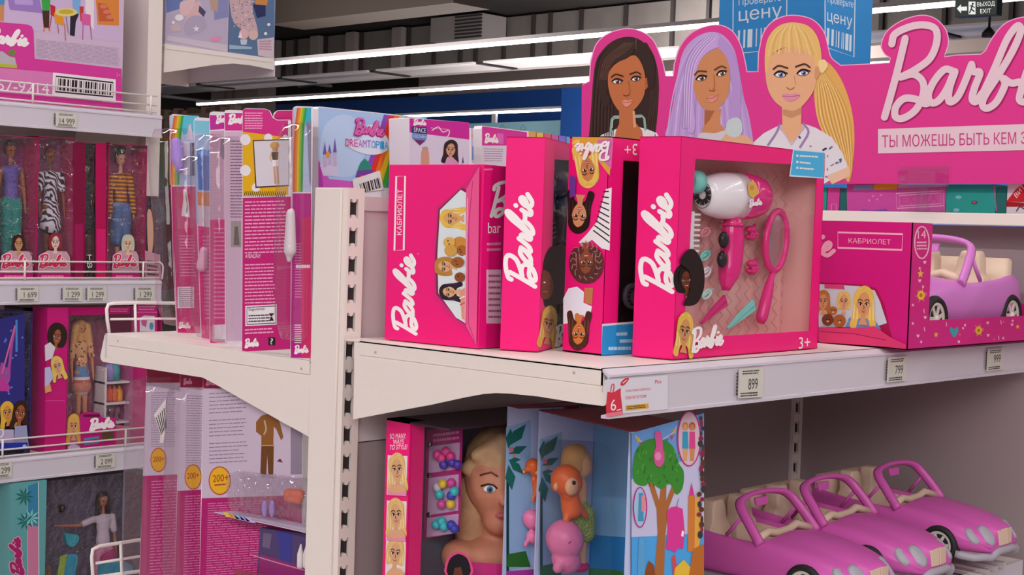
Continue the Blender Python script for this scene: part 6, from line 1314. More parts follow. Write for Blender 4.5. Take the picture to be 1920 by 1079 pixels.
A.poly([(99, 136), (217, 149), (217, 193), (98, 180)], WHT, 7); A.stroke([(105, 143), (212, 155), (212, 182), (104, 172)], 2.6, DARK, 8, closed=True); A.bars([(109, 147), (209, 158), (208, 179), (108, 169)], DARK, 8, 34, 6); A.lines([(125, 181), (195, 188), (195, 192), (125, 185)], 1, ink('#8a7a8a'), 8, .6, 5)
A.text('3+', (218, 144), (226, 145), (218, 137), PINKL, 7); A.build('printed_front', t)

# fashion dolls in narrow window boxes
BACKM = mat('doll_box_inside', '#9a3a7c', .5); SIDEM = mat('doll_box_side', '#b0105a', .35)
def doll_box(label, x0, x1, ytop, z0=1.341, dep=.075, inside=None, side=None, art=None, film=None, group='window boxes with fashion dolls', y=YF, ybot=524, name='doll_box'):
    p = YP(y); xa, xb = p.at((x0, ybot)).x, p.at((x1, ybot)).x; zt = p.at(((x0+x1)/2, ytop)).z; ins = inside or BACKM; sd = side or SIDEM
    t = thing(name, label, 'box', ((xa+xb)/2, y+dep/2, z0-.001), group); th = .0015
    m = MB().box((xa, y, z0), (xa+th, y+dep, zt), sd).box((xb-th, y, z0), (xb, y+dep, zt), sd).box((xa, y, z0), (xb, y+dep, z0+th), sd).box((xa, y, zt-th), (xb, y+dep, zt), sd); m.build('carton', t)
    MB().box((xa+th, y+dep-.003, z0+th), (xb-th, y+dep-th, zt-th), ins).build('backing_card', t)
    m = MB(); nx, nz = 10, 34; rw = random.Random(int(x1*7+ytop)); wv = [(rw.uniform(18, 60), rw.uniform(-50, 50), rw.uniform(0, 6.3)) for _ in range(7)]; V = []
    for j in range(nz+1):                       # loose film with real creases
        for i in range(nx+1):
            u, v = xa+.0016+(xb-xa-.0032)*i/nx, z0+(zt-z0)*j/nz; e_ = min(1, 4*min(i, nx-i)/nx, 8*min(j, nz-j)/nz)
            V.append((u, y+.0012+.0022*e_*(.5+.5*sum(sin(a*u*2+b*v+c) for a, b, c in wv)/3.0), v))
    m.add(V, [(j*(nx+1)+i, j*(nx+1)+i+1, (j+1)*(nx+1)+i+1, (j+1)*(nx+1)+i) for j in range(nz) for i in range(nx)], film or CRINKLE, True).build('window_film', t)
    if art: A = Art(p); art(A); A.build('printed_base', t)
    return t
def base_art(x0, x1, hd=None):
    def f(A):
        w = x1-x0; A.poly([(x0+2, 480), (x0+w*.3, 470), (x0+w*.85, 472), (x1-4, 482), (x1-2, 524), (x0, 524)], ink('#c79aa8'), 1); A.poly([(x0, 512), (x1-2, 512), (x1-2, 525), (x0, 525)], ink('#c81a80'), 1.6)
        A.logo((x0+3, 503), (w*.8, 1), (0, -26), WINK, 14, .13); A.logo((x0+3, 503), (w*.8, 1), (0, -26), ink('#d0305a'), 16, .075)
        if hd: head(A, hd[0], 12, hd[1], hd[2], 2, 0, 1, hd[3], squash=.85)
        A.lines([(x0+8, 516), (x1-14, 516), (x1-14, 521), (x0+8, 521)], 1, PINKL, 2.4, .7, 3)
    return f
dp = YP(YF+.045)
fashion_doll('fashion_doll', 'boy doll in violet tank top and teal trousers, at the left edge', dp, 20, 259, 520, '#9a5c38', '#3a2018', 'short', ('none', .51), mat('tank_violet', '#6656a4', .55), ('trousers', .06), mat('trousers_teal', '#1f8a80', .5, bump=(200, .5)))
doll_box('window box with the boy doll in a violet tank top', -12, 66.5, 255, art=base_art(0, 64, ((35, 458), '#3a2018', '#c08a60', 'bob')))
fashion_doll('fashion_doll', 'doll in a black and white zebra striped dress', dp, 95, 272, 520, '#84482c', '#6a2a20', 'short', ('short', .50), striped('zebra', '#d8d2da', '#2a2430', 38, 'DIAGONAL', 9, 2), ('skirt', .40), striped('zebra', '#d8d2da', '#2a2430', 38, 'DIAGONAL', 9, 2))
doll_box('window box with the doll in a zebra striped dress', 67, 137, 257, art=base_art(70, 135, ((104, 455), '#8a2a3a', '#e0c0b0', 'bob')))
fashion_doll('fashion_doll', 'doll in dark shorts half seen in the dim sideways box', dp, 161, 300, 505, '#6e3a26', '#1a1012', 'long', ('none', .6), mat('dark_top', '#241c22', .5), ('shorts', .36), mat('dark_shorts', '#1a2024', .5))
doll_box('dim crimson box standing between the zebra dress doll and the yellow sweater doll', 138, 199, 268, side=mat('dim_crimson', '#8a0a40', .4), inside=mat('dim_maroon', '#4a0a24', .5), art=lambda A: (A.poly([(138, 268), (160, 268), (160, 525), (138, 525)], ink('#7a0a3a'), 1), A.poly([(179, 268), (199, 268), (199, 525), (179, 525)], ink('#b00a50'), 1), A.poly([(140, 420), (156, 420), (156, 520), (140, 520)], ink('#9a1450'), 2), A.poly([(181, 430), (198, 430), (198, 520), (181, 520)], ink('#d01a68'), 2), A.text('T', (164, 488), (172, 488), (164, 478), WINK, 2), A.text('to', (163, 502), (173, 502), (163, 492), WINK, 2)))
SW = striped('sweater_stripes', '#d8921c', '#7a3c1c', 32, 'Z')
fashion_doll('fashion_doll', 'doll in a mustard striped sweater and blue shorts', dp, 226, 277, 520, '#d09a7c', '#1c1618', 'bun', ('long', .45), SW, ('shorts', .28), mat('shorts_blue', '#4a6a9a', .55))
doll_box('window box with the doll in a mustard striped sweater', 199.5, 271, 270, art=base_art(209, 264, ((240, 458), '#b8c0b0', '#e0b898', 'bob')), inside=mat('doll_box_rose', '#b0447e', .5))
doll_box('low dark window box with a pale doll leg, right of the mustard sweater box', 272, 304, 368, dep=.026, inside=mat('slate_card', '#3a3446', .5), side=mat('slate_edge', '#4a4458', .4), art=lambda A: (A.poly([(276, 400), (284, 398), (288, 440), (284, 480), (278, 478)], ink('#c89a82'), 1, 3), A.poly([(272, 470), (300, 478), (303, 524), (272, 524)], ink('#b88a9a'), 1.4), A.lines([(276, 486), (298, 490), (298, 520), (276, 518)], 4, ink('#6a3a4a'), 2, .5, 3)))

# boxes on the lower shelf
NAVY = mat('indigo_card', '#2c2a78', .45)
def art_g(A):
    A.poly([(-12, 600), (46, 588), (46, 780), (-12, 780)], ink('#33307e'), 1)
    A.poly(spl([(-4, 735), (2, 680), (14, 690), (20, 640), (27, 612), (30, 614), (24, 650), (20, 690), (18, 716), (6, 724)], 3, True), ink('#a84a9a'), 2); A.poly([(-8, 716), (10, 712), (20, 728), (16, 734), (-8, 734)], ink('#c03a9a'), 2.4); A.stroke([(4, 700), (28, 612)], 3, ink('#d06a9a'), 2.8)
    rd = random.Random(8)
    for i in range(12): A.ell((rd.uniform(8, 42), rd.uniform(605, 740)), 2, 2, ink('#5a7ac8'), 3+.05*i)
    A.poly([(29, 600), (33, 600), (33, 660), (29, 660)], ink('#4a8ad0'), 3.8)
    head(A, (14, 775), 14, '#e2b23a', '#d0904a', 5, -8, 1, 'long', squash=.85); head(A, (38, 775), 15, '#3a221c', '#9a5a38', 13, 8, 1, 'long', squash=.85)
    A.poly([(28, 800), (50, 798), (54, 838), (26, 838)], ink('#9a9ac0'), 22); A.poly([(-12, 806), (26, 806), (26, 838), (-12, 838)], ink('#b8a8c8'), 22); A.poly([(-12, 832), (52, 830), (52, 843), (-12, 846)], ink('#2a38a8'), 24); A.ell((46, 838), 4, 4, ink('#b8c0e0'), 25); A.stroke([(-4, 808), (4, 806), (6, 814), (2, 820), (-4, 818)], 2.4, WINK, 25, 3)
doll_box('indigo window box with a purple toy guitar, at the left edge of the lower shelf', -12, 56, 585, z0=.915, inside=NAVY, side=NAVY, art=art_g, ybot=848)
fashion_doll('fashion_doll', 'dim doll in red crop top and checkered skirt beside the indigo guitar box', YP(YF+.135), 69, 600, 832, '#5a2e22', '#2a1210', 'short', ('none', .62), mat('crop_red', '#8a1428', .5), ('skirt', .40), striped('checkered', '#1c181c', '#a89a9c', 110, 'DIAGONAL', 0, 0))
doll_box('dark window box with the checkered skirt doll', 38, 112, 577, y=YF+.088, dep=.095, z0=.915, inside=mat('dark_card', '#1c1622', .5), side=mat('dark_edge', '#241a2a', .4), ybot=848, art=lambda A: (A.poly([(52, 752), (83, 750), (83, 808), (54, 812)], ink('#b81260'), 1), A.logo((30, 778), (46, -4), (0, -24), WINK, 2, .1), A.text('EVERYTHING', (54, 793), (80, 791), (54, 784), PINKL, 2), A.poly([(56, 815), (83, 808), (83, 838), (57, 838)], ink('#241f3a'), 1)))
# pink side wall and the blonde doll's box
def art_b(A):
    A.poly([(124, 576), (244, 576), (244, 589), (124, 592)], ink('#b8106a'), 1); A.poly([(203, 590), (244, 590), (244, 627), (203, 627)], ink('#5a2a3a'), 1); A.lines([(207, 578), (242, 578), (242, 586), (207, 586)], 2, ink('#d87aa8'), 2, .5, 3)
    A.poly([(130, 800), (155, 790), (244, 800), (244, 836), (126, 846)], ink('#b05a7a'), 1.4); head(A, (138, 800), 15, '#d8a84a', '#d89a6a', 2, 0, 1, 'long', squash=.7); A.poly([(127, 838), (138, 832), (150, 838), (150, 846), (127, 848)], ink('#c8b8d0'), 11)
    A.poly([(150, 778), (160, 773), (186, 774), (192, 784), (217, 784), (217, 836), (152, 842)], ink('#c0187c'), 12); A.stroke([(158, 780), (185, 780)], 5, ink('#5a1a3a'), 12.6); A.logo((168, 808), (46, -3), (0, -22), WINK, 13, .11); A.poly([(190, 812), (212, 810), (214, 826), (192, 830)], ink('#5a4a2a'), 13); A.lines([(158, 820), (186, 816), (186, 834), (158, 838)], 2, ink('#3a9ab0'), 13, .5, 4)
doll_box('window box with the blonde doll in a leopard blouse and white furniture', 123.5, 246, 576, z0=.915, inside=mat('mauve_card', '#a8607c', .5), side=mat('rose_edge', '#c04a8a', .4), art=art_b, ybot=846)
doll_box('slim pink box with a white picture panel, seen through the fence by the end panel', 247, 298, 566, dep=.026, z0=.915, inside=mat('pink_side_card', '#c41474', .4), side=mat('pink_side_card', '#c41474', .4), ybot=846, film=FILM, art=lambda A: (A.poly([(256, 568), (295, 568), (295, 628), (256, 628)], ink('#c02a78'), 1), A.lines([(260, 573), (292, 573), (292, 583), (260, 583)], 2, ink('#e08ab4'), 2, .5, 3), A.stroke([(257, 586), (295, 586)], 1.6, ink('#e86ab4'), 2), A.poly([(262, 597), (270, 592), (290, 593), (290, 622), (262, 622)], ink('#d8ccd6'), 2), A.poly([(264, 600), (276, 598), (274, 614), (266, 610)], ink('#c05a8a'), 3), A.ell((284, 612), 4, 7, ink('#5a8aa8'), 3)))
tw = thing('doll_box', 'hot pink upright box side with two printed girls, left of the blonde doll', 'box', (YF, 0, 0), 'window boxes with fashion dolls'); tw.location = (yf.at((103, 850)).x, YF, .914)
xa, xb = YP(YF-.012).at((83.5, 852)).x, YP(YF-.012).at((122.5, 852)).x; MB().box((xa, YF-.012, .915), (xb, YF+.06, YP(YF-.012).at((100, 577)).z), mat('pink_side_card', '#c41474', .4)).build('carton', tw)
A = Art(YP(YF-.012)); head(A, (107, 632), 14, '#33201e', '#9a5a3c', 2, 10, 1, 'afro', squash=.75); A.poly([(84, 648), (94, 642), (104, 652), (98, 672), (85, 678)], ink('#d8ccd8'), 9)
head(A, (108, 688), 13, '#e0c060', '#d8a47a', 11, -14, -1, 'long', squash=.8); A.poly([(84, 690), (94, 688), (100, 708), (92, 722), (84, 726)], ink('#b8b8dc'), 20); A.poly([(84, 726), (94, 720), (97, 734), (85, 738)], ink('#d89a6a'), 20.4); A.stroke([(84, 752), (121, 752)], 1, ink('#e05aa0'), 2); A.build('printed_girls', tw)
LEO = mat('leopard', '#d8a070', .5); nt = LEO.node_tree; v_ = nt.nodes.new('ShaderNodeTexVoronoi'); v_.inputs['Scale'].default_value = 110; tc = nt.nodes.new('ShaderNodeTexCoord'); r_ = nt.nodes.new('ShaderNodeValToRGB'); r_.color_ramp.elements[0].color = (*hexc('#7a4426'), 1); r_.color_ramp.elements[0].position = .25; r_.color_ramp.elements[1].color = (*hexc('#e0aa78'), 1); r_.color_ramp.elements[1].position = .4
nt.links.new(tc.outputs['Object'], v_.inputs['Vector']); nt.links.new(v_.outputs['Distance'], r_.inputs[0]); nt.links.new(r_.outputs[0], nt.nodes['Principled BSDF'].inputs['Base Color'])
fashion_doll('fashion_doll', 'blonde doll in a leopard blouse and denim skirt', YP(YF+.043), 153, 597, 812, '#cf8a62', '#dcaa62', 'big', ('short', .61), LEO, ('skirt', .41), banded('denim_skirt', [(P(150, 745, 1, YF).z, '#e2d4cc'), (P(150, 740, 1, YF).z, '#c8806a'), (P(150, 722, 1, YF).z, '#b8604e'), (P(150, 716, 1, YF).z, '#e6d8d2'), (P(150, 711, 1, YF).z, '#5f8ab6')]))
q = YP(YF+.01); o = thing('doll_bookcase', 'small white doll bookcase with orange bottles, right of the blonde doll', 'toy furniture', q.at((222, 800)))
m = MB(); FW = mat('toy_furniture_white', '#dcd2d4', .4); x0, x1 = q.at((196, 740)).x, q.at((242, 740)).x
for y in (716, 755, 791): z = q.at((220, y)).z; m.box((x0, YF+.008, z-.005), (x1, YF+.06, z), FW)
m.box((x0, YF+.01, q.at((196, 791)).z), (x0+.006, YF+.06, q.at((196, 690)).z), FW); m.box((x0, YF+.058, q.at((196, 791)).z), (x1, YF+.062, q.at((196, 690)).z), mat('toy_furniture_back', '#b89aa8', .5)); m.build('bookcase_body', o)
for k, c in enumerate(('#d8563a', '#d8563a', '#d86a3a', '#e09a2a')):
    b = q.at((204+k*9, 754)); m = MB(); m.lathe([(.0085, 0), (.0095, .004), (.0095, .026), (.004, .034), (.0035, .040)], Vector((b.x, YF+.03, b.z)), (0, 0, 1), mat('toy_bottle_'+c, c, .4), 12); m.build('toy_bottle', o)
for px_, c in ((210, '#3aa0a0'), (200, '#9a8ac8')): b = q.at((px_+14, 715)); MB().lathe([(.014, 0), (.015, .03), (.010, .036), (.010, .042)], Vector((b.x, YF+.035, b.z)), (0, 0, 1), mat('toy_jar_'+c, c, .4), 14).build('toy_jar', o)
for k in range(3): b = q.at((205+k*11, 790)); m = MB(); m.lathe([(.004, 0), (.002, .01), (.007, .02), (.008, .034)], Vector((b.x, YF+.03, b.z)), (0, 0, 1), mat('toy_glass_mauve', '#8a5a70', .3), 10); m.build('toy_goblet', o)

# bottom shelf: holiday box and swim gear box
tag(MB().box((-.6, Y1, .44), (xe-.001, Y1+.399, .46), WHITE).build('metal_shelf'), 'lowest white shelf on the left, under the holiday doll box', 'shelf', 'shelves of the left hand gondola')
t = thing('doll_box', 'teal holiday box side with palm leaves, at the bottom left corner', 'box', (yf.at((40, 1000)).x, YF, .461), 'window boxes with fashion dolls')
xa, xb = yf.at((8, 1000)).x, yf.at((74, 1000)).x; MB().box((xa, YF-.03, .462), (xb, YF+.08, YP(YF-.03).at((40, 906)).z), mat('teal_card', '#5fa0a4', .45)).build('carton', t)
p = YP(YF-.03); A = Art(p)
A.poly([(52, 912), (72, 905), (72, 990), (52, 985)], ink('#3a82a8'), 1); A.poly([(52, 985), (72, 988), (72, 1090), (52, 1090)], ink('#c87a9c'), 1.4); A.stroke([(51, 912), (52, 1090)], 1, ink('#a8d0d0'), 2); A.stroke([(72, 905), (73, 1090)], 1.6, ink('#c8d8d8'), 2)
for cx, cy, c in ((46, 932, '#1f6a62'), (48, 978, '#1f6a6a'), (58, 972, '#8ad0c8')):
    for a in range(0, 360, 40):
        r = radians(a); d = Vector((cos(r), sin(r))); e = Vector((cx, cy))+d*18; e2 = Vector((-d.y, d.x))*2; A.poly([(cx, cy), Vector((cx, cy))+d*9+e2, e, Vector((cx, cy))+d*9-e2], ink(c), 2.2+a*.001+cy*.001)
A.logo((45, 1082), (-4, -72), (-24, -3), ink('#e0a0b8'), 4, .15); A.logo((45, 1082), (-4, -72), (-24, -3), ink('#a8246a'), 6.5, .08)
A.build('printed_side', t)
t = doll_box('big window box with a dark haired doll stretching out an arm, bottom left', 76, 266, 893, z0=.462, dep=.085, inside=mat('dusk_lilac', '#82708c', .6, vary=(9, '#4a4a58')), side=mat('dusk_edge', '#3a3448', .4), ybot=1000)
fashion_doll('fashion_doll', 'dark haired doll in white blouse and flowered pink trousers, stretching out an arm', YP(YF+.045), 193, 918, 1156, '#a86a4e', '#2a1a18', 'long', ('short', .60), mat('blouse_white', '#c8b8c4', .55), ('trousers', .10), mat('flower_pink', '#b04a78', .55, vary=(90, '#d8a0b8')), arms='reach')
o = thing('toy_watch', 'black toy watch on the outstretched arm of the dark haired doll', 'toy', YP(YF+.01).at((113, 954))); MB().lathe([(.009, -.006), (.011, 0), (.009, .006)], YP(YF+.028).at((115, 954)), (1, 0, 0), BLK, 14).build('strap', o)
p = YP(YF+.015)
def gear(name, label, pts, c, th=.012, extra=None):
    o = thing(name, label, 'toy', p.at(pts[0])); MB().prism(rounded([p.at(q) for q in pts], .008), (0, th, 0), c).build(name+'_body', o, bevel=.003); return o
o = gear('toy_snorkel_bag', 'teal and lime toy bag under the dark haired doll', [(104, 1100), (118, 1042), (146, 1040), (147, 1052), (138, 1100)], mat('bag_teal', '#2a96b4', .4)); A = Art(p); A.poly([(104, 1100), (113, 1044), (126, 1040), (116, 1100)], ink('#9ab23a'), 2); A.build('lime_band', o)
gear('toy_flipper', 'turquoise toy paddle above the lime striped bag', [(122, 1000), (150, 1005), (148, 1018), (138, 1028), (126, 1024)], mat('paddle_turq', '#2aa0b0', .4), .012)
gear('toy_beanbag', 'magenta toy cushion behind the low wire fence', [(190, 1046), (216, 1030), (219, 1046), (205, 1056), (192, 1058)], mat('seat_magenta', '#a8246a', .4))
gear('toy_case', 'teal toy case seen through the low wire fence', [(186, 1060), (232, 1052), (252, 1062), (248, 1076), (186, 1082)], mat('case_teal', '#2a8aa4', .4), .009)
gear('toy_tree', 'small brown toy figure at the foot of the teal holiday box', [(82, 1100), (84, 1066), (90, 1058), (98, 1066), (100, 1100)], mat('toy_brown', '#7a5a36', .5), .02)
# soft coloured doll boxes on the upper end shelf
def soft(label, x0, x1, base, art):
    p = YP(ye+.02); xa_, xb_ = p.at((x0, 90)).x, p.at((x1, 100)).x; t = thing('doll_box', label, 'box', ((xa_+xb_)/2, ye+.1, za), 'soft coloured boxes on the upper end shelf')
    MB().box((xa_, ye+.02, za+.001), (xb_, ye+.22, za+.36), base).build('carton', t); A = Art(p); art(A); A.build('printed_front', t)
def art_u1(A):
    A.poly([(310, -40), (427, -40), (427, 98), (311, 76)], ink('#b9aac4'), 1); A.poly([(310, -30), (345, -30), (342, 15), (312, 24)], ink('#6a7ab0'), 2); A.poly(spl([(338, 5), (352, 0), (366, -10), (362, 20), (348, 30), (338, 24)], 3, True), ink('#dcb8bc'), 2.4); A.poly(spl([(362, 12), (374, 2), (380, 22), (372, 40), (352, 52), (344, 44)], 3, True), ink('#d8b0b4'), 2.8)
    A.poly(spl([(345, 45), (360, 30), (380, 32), (388, 50), (376, 62), (350, 66)], 3, True), ink('#b0a2bc'), 3); A.poly([(374, 10), (386, 22), (382, 32), (372, 22)], ink('#4a4a6a'), 3.4); A.ell((336, 33), 8, 6, WHT, 4); A.ell((325, 42), 3, 3, WHT, 4); A.poly([(318, 48), (335, 42), (340, 58), (322, 60)], ink('#c8b0b8'), 4)
    for k in range(5): A.poly([(368+7*sin(k*1.2566), 54-7*cos(k*1.2566)), (368+2.5*sin(k*1.2566+.63), 54-2.5*cos(k*1.2566+.63)), (368, 54), (368+2.5*sin(k*1.2566-.63), 54-2.5*cos(k*1.2566-.63))], WHT, 5+.05*k)
    A.poly([(398, -30), (428, -30), (428, 32), (402, 38)], ink('#8a8ab8'), 2); A.poly([(390, -30), (410, -30), (408, 22), (396, 20)], ink('#b89a88'), 2.4); A.poly([(312, 66), (427, 84), (427, 98), (311, 76)], ink('#c8bac8'), 4); A.poly([(394, 72), (416, 68), (412, 76), (398, 78)], PINKL, 5)
soft('lilac boxed baby doll set on the upper left end shelf, next to the white post', 309, 427, mat('soft_lilac', '#c2b2ca', .5), art_u1)
def art_u2(A):
    A.poly([(429, -40), (514, -40), (514, 111), (429, 96)], ink('#5a7296'), 1); A.poly(spl([(432, -30), (470, -30), (474, 20), (482, 50), (483, 68), (474, 74), (462, 60), (446, 50), (434, 30)], 4, True), ink('#c8a8ae'), 2)
    rd = random.Random(2)
    for i in range(70):
        x, y = rd.uniform(436, 476), rd.uniform(-6, 52)
        A.ell((x, y), 1.2, 1.2, ink(('#9a6a7a', '#e0ccd0', '#8a7a9a')[i % 3]), 2.4+.02*i)
    A.poly([(472, -30), (510, -30), (500, 10), (480, 12)], ink('#c8864a'), 2); A.poly([(474, 8), (498, 10), (498, 30), (482, 34)], ink('#2a3060'), 2.8); A.ell((457, 64), 9, 10, ink('#dcb0b8'), 5); A.poly([(446, 70), (452, 60), (454, 72)], WHT, 5.4); A.poly([(450, 74), (464, 74), (462, 84), (452, 84)], ink('#c0c8d8'), 5); A.ell((475, 66), 9, 9, ink('#d8b4ac'), 4.4)
    for p_ in ((504, 46), (498, 63)): A.ell(p_, 3, 3, WHT, 3)
    A.poly([(430, 84), (472, 88), (472, 92), (430, 92)], ink('#9ab0c8'), 3); A.poly([(482, 74), (514, 70), (514, 110), (484, 104)], ink('#cdb8c4'), 4); A.lines([(486, 76), (510, 74), (510, 96), (486, 94)], 4, ink('#b88a9a'), 5, .5, 3)
soft('blue boxed baby doll set at the outer end of the upper end shelf', 429, 514, mat('soft_blue', '#7a8cae', .5), art_u2)
# ---------------------------------------------------------------- the big header board and the packs on the upper shelf
HX = 1.2
hpz = XP(HX)
t = thing('header_board', 'big pink cut out header board with three printed doll heads and white script', 'sign', (HX, -.1, 1.56))
HPK = mat('header_pink', '#d42f86', .45)
out = [(1090, 330), (1091, 158), (1104, 152), (1106, 118)]+[tuple(p) for p in spl([(1107, 112), (1117, 82), (1140, 62), (1175, 53), (1205, 60), (1225, 77), (1236, 102), (1242, 118), (1247, 142)], 5)]+[(1261, 142)]+[tuple(p) for p in spl([(1263, 120), (1275, 85), (1300, 58), (1340, 46), (1370, 56), (1388, 85), (1397, 120), (1399, 134)], 5)]+[(1420, 134)]+[tuple(p) for p in spl([(1421, 100), (1430, 62), (1450, 38), (1482, 28), (1520, 35), (1543, 58), (1552, 90), (1558, 108), (1575, 122)], 5)]
out += [(1640, 119), (1667, 117)]+[tuple(p) for p in spl([(1668, 108), (1657, 100), (1651, 84), (1662, 58), (1690, 38), (1725, 28), (1752, 34), (1772, 55), (1777, 80), (1769, 106)], 5)]+[(1790, 103), (1838, 101)]+[tuple(p) for p in spl([(1846, 95), (1860, 70), (1880, 46), (1905, 34), (1935, 32), (1960, 50)], 5)]+[(2100, 60), (2100, 345), (1580, 345), (1091, 351)]
MB().prism([hpz.at(p) for p in out], (.004, 0, 0), HPK).build('board', t)
A = Art(hpz)
o1 = [p for p in out if True]
A.stroke([(p[0]+1.2, p[1]+.6) for p in out[1:-3]], 1.8, ink('#e7a9cc'), .6, caps=False)
SK1, SK2, SK3 = ink('#b8693f'), ink('#c58258'), ink('#dca57e')
# --- left head: long dark hair
A.poly(spl([(1104, 262), (1108, 210), (1112, 150), (1118, 115), (1135, 88), (1160, 72), (1188, 70), (1212, 84), (1228, 110), (1235, 150), (1234, 200), (1228, 262)], 5, False), ink('#33211d'), 1)
for k in range(14):
    x = 1112+k*3.2; A.stroke([(1150+k*2, 78), (x+8+k, 110), (x, 170), (x-4, 255)], 1.6, ink(('#4a3028', '#241614')[k % 2]), 1.6+.02*k, 5, caps=False)
for k in range(9):
    A.stroke([(1196+k*2, 80), (1216+k*1.6, 115), (1222+k*1.3, 170), (1212+k*2, 258)], 1.6, ink(('#4a3028', '#241614')[k % 2]), 1.6+.02*k, 5, caps=False)
A.poly([(1119, 260), (1130, 252), (1146, 246), (1160, 240), (1196, 238), (1215, 243), (1232, 250), (1238, 262)], ink('#d6d2d6'), 2.2)
A.stroke([(1145, 246), (1147, 224), (1151, 219), (1203, 217), (1208, 222), (1210, 243)], 4.2, ink('#86a696'), 2.6); A.stroke([(1148, 240), (1149, 226), (1153, 222), (1202, 220)], 1, ink('#c8d8d0'), 2.9)
A.poly([(1161, 205), (1188, 205), (1191, 230), (1204, 245), (1206, 262), (1152, 262), (1155, 245), (1161, 232)], SK1, 3.2)
A.poly([(1186, 208), (1190, 208), (1193, 238), (1188, 240)], ink('#d09a78'), 3.5)
A.poly(spl([(1190, 104), (1202, 118), (1209, 140), (1210, 165), (1205, 185), (1192, 203), (1176, 214), (1165, 212), (1153, 198), (1144, 178), (1140, 158), (1141, 138), (1152, 122), (1172, 110)], 5, True), SK1, 4)
A.poly(spl([(1210, 148), (1216, 146), (1217, 158), (1210, 168)], 3, True), ink('#a65a36'), 4.2)
A.poly(spl([(1194, 76), (1190, 92), (1178, 108), (1152, 120), (1140, 140), (1138, 170), (1144, 190), (1132, 200), (1122, 160), (1128, 110), (1150, 84), (1172, 74)], 4, True), ink('#38241f'), 5); A.poly(spl([(1190, 78), (1196, 98), (1206, 116), (1212, 140), (1216, 165), (1226, 160), (1228, 120), (1214, 92)], 4, True), ink('#33211d'), 5.2)
for k in range(9): A.stroke([(1188-k*2, 80), (1172-k*3, 98), (1148-k*2, 116), (1136-k*1.5, 150)], 1, ink(('#6a4a3c', '#4a3028')[k % 2]), 6+.02*k, 5, caps=False)
A.stroke([(1193, 74), (1192, 92)], 1, ink('#7a5a4a'), 6.4)
def eye(cx, cy, w, iris, rot=0, brow=None, bl=1):
    r = radians(rot); T = lambda x, y: (cx+x*cos(r)-y*sin(r), cy+x*sin(r)+y*cos(r))
    A.poly([T(*p) for p in spl([(-w, 1), (-w*.5, -w*.42), (w*.1, -w*.55), (w*.7, -w*.35), (w, 0), (w*.5, w*.4), (-w*.4, w*.45)], 3, True)], ink('#2a1a1a'), 7); A.poly([T(*p) for p in spl([(-w*.85, 1), (-w*.4, -w*.25), (w*.2, -w*.35), (w*.8, 0), (w*.4, w*.36), (-w*.35, w*.38)], 3, True)], ink('#e8e4e4'), 7.6)
    A.ell(T(w*.1, 0), w*.42, w*.44, ink(iris), 8.2); A.ell(T(w*.1, 0), w*.2, w*.24, ink('#140c0c'), 8.6); A.ell(T(-w*.05, -w*.15), w*.12, w*.12, ink('#f4f0f0'), 9)
    A.stroke([T(-w*1.05, w*.0), T(-w*.5, -w*.5), T(w*.1, -w*.62), T(w*.75, -w*.42), T(w*1.15, -w*.25)], w*.24, ink('#1c1010'), 8.8, 4)
    if brow: A.stroke([T(-w*1.2*bl, -w*.9), T(-w*.3*bl, -w*1.5), T(w*1.2*bl, -w*1.15)], [w*.34]*1+[w*.34]*7+[w*.2]*1 if False else w*.3, ink(brow), 6.8, 4)
eye(1157, 153, 9, '#5a3a2a', 2, '#3a2018'); eye(1192, 148, 8.5, '#5a3a2a', -6, '#3a2018', -1)
A.stroke([(1178, 152), (1181, 170), (1180, 176)], 1.2, ink('#9a5230'), 7, 4); A.stroke([(1169, 178), (1174, 180), (1180, 177)], 1.6, ink('#7a3a22'), 7, 3)
A.poly(spl([(1166, 190), (1173, 187), (1177, 189), (1181, 187), (1186, 189), (1180, 198), (1172, 200)], 3, True), ink('#d88a78'), 7); A.stroke([(1167, 191), (1176, 192), (1185, 190)], 1, ink('#9a4a44'), 7.4, 3)
# --- middle head: long lilac hair
A.poly(spl([(1247, 252), (1258, 215), (1266, 170), (1272, 130), (1282, 95), (1302, 72), (1330, 60), (1356, 66), (1376, 92), (1386, 130), (1394, 180), (1404, 215), (1412, 262)], 5)+[Vector((1412, 275)), Vector((1248, 255))], ink('#b895cc'), 1)
for k in range(22):
    x = 1250+k*7.4; A.stroke([(1335+(k-11)*1.2, 63), (1330+(k-11)*4.2, 110), (1330+(k-11)*6.2, 180), (x, 258)], 2.2, ink(('#c2a5d6', '#ad8dc4', '#ccb2dc', '#a888c0')[k % 4]), 1.5+.02*k, 5, caps=False)
A.poly([(1306, 262), (1312, 250), (1352, 240), (1378, 244), (1412, 270), (1412, 290), (1306, 280)], ink('#c8c0c4'), 2.4); A.poly([(1321, 204), (1352, 204), (1350, 232), (1360, 244), (1340, 250), (1314, 248), (1320, 236)], SK2, 3.2)
A.poly([(1321, 206), (1340, 208), (1330, 226), (1321, 236)], ink('#a2603e'), 3.5)
A.poly(spl([(1348, 90), (1360, 104), (1367, 126), (1369, 155), (1364, 180), (1350, 200), (1334, 208), (1316, 200), (1306, 184), (1300, 160), (1302, 130), (1318, 106)], 5, True), SK2, 4)
A.poly(spl([(1348, 86), (1330, 96), (1314, 112), (1304, 140), (1300, 175), (1303, 240), (1290, 245), (1282, 180), (1288, 120), (1310, 82), (1338, 68)], 4, True), ink('#be9ad2'), 5); A.poly(spl([(1346, 88), (1360, 104), (1368, 130), (1372, 165), (1368, 225), (1386, 230), (1388, 150), (1376, 100), (1352, 70)], 4, True), ink('#b08cc6'), 5.2)
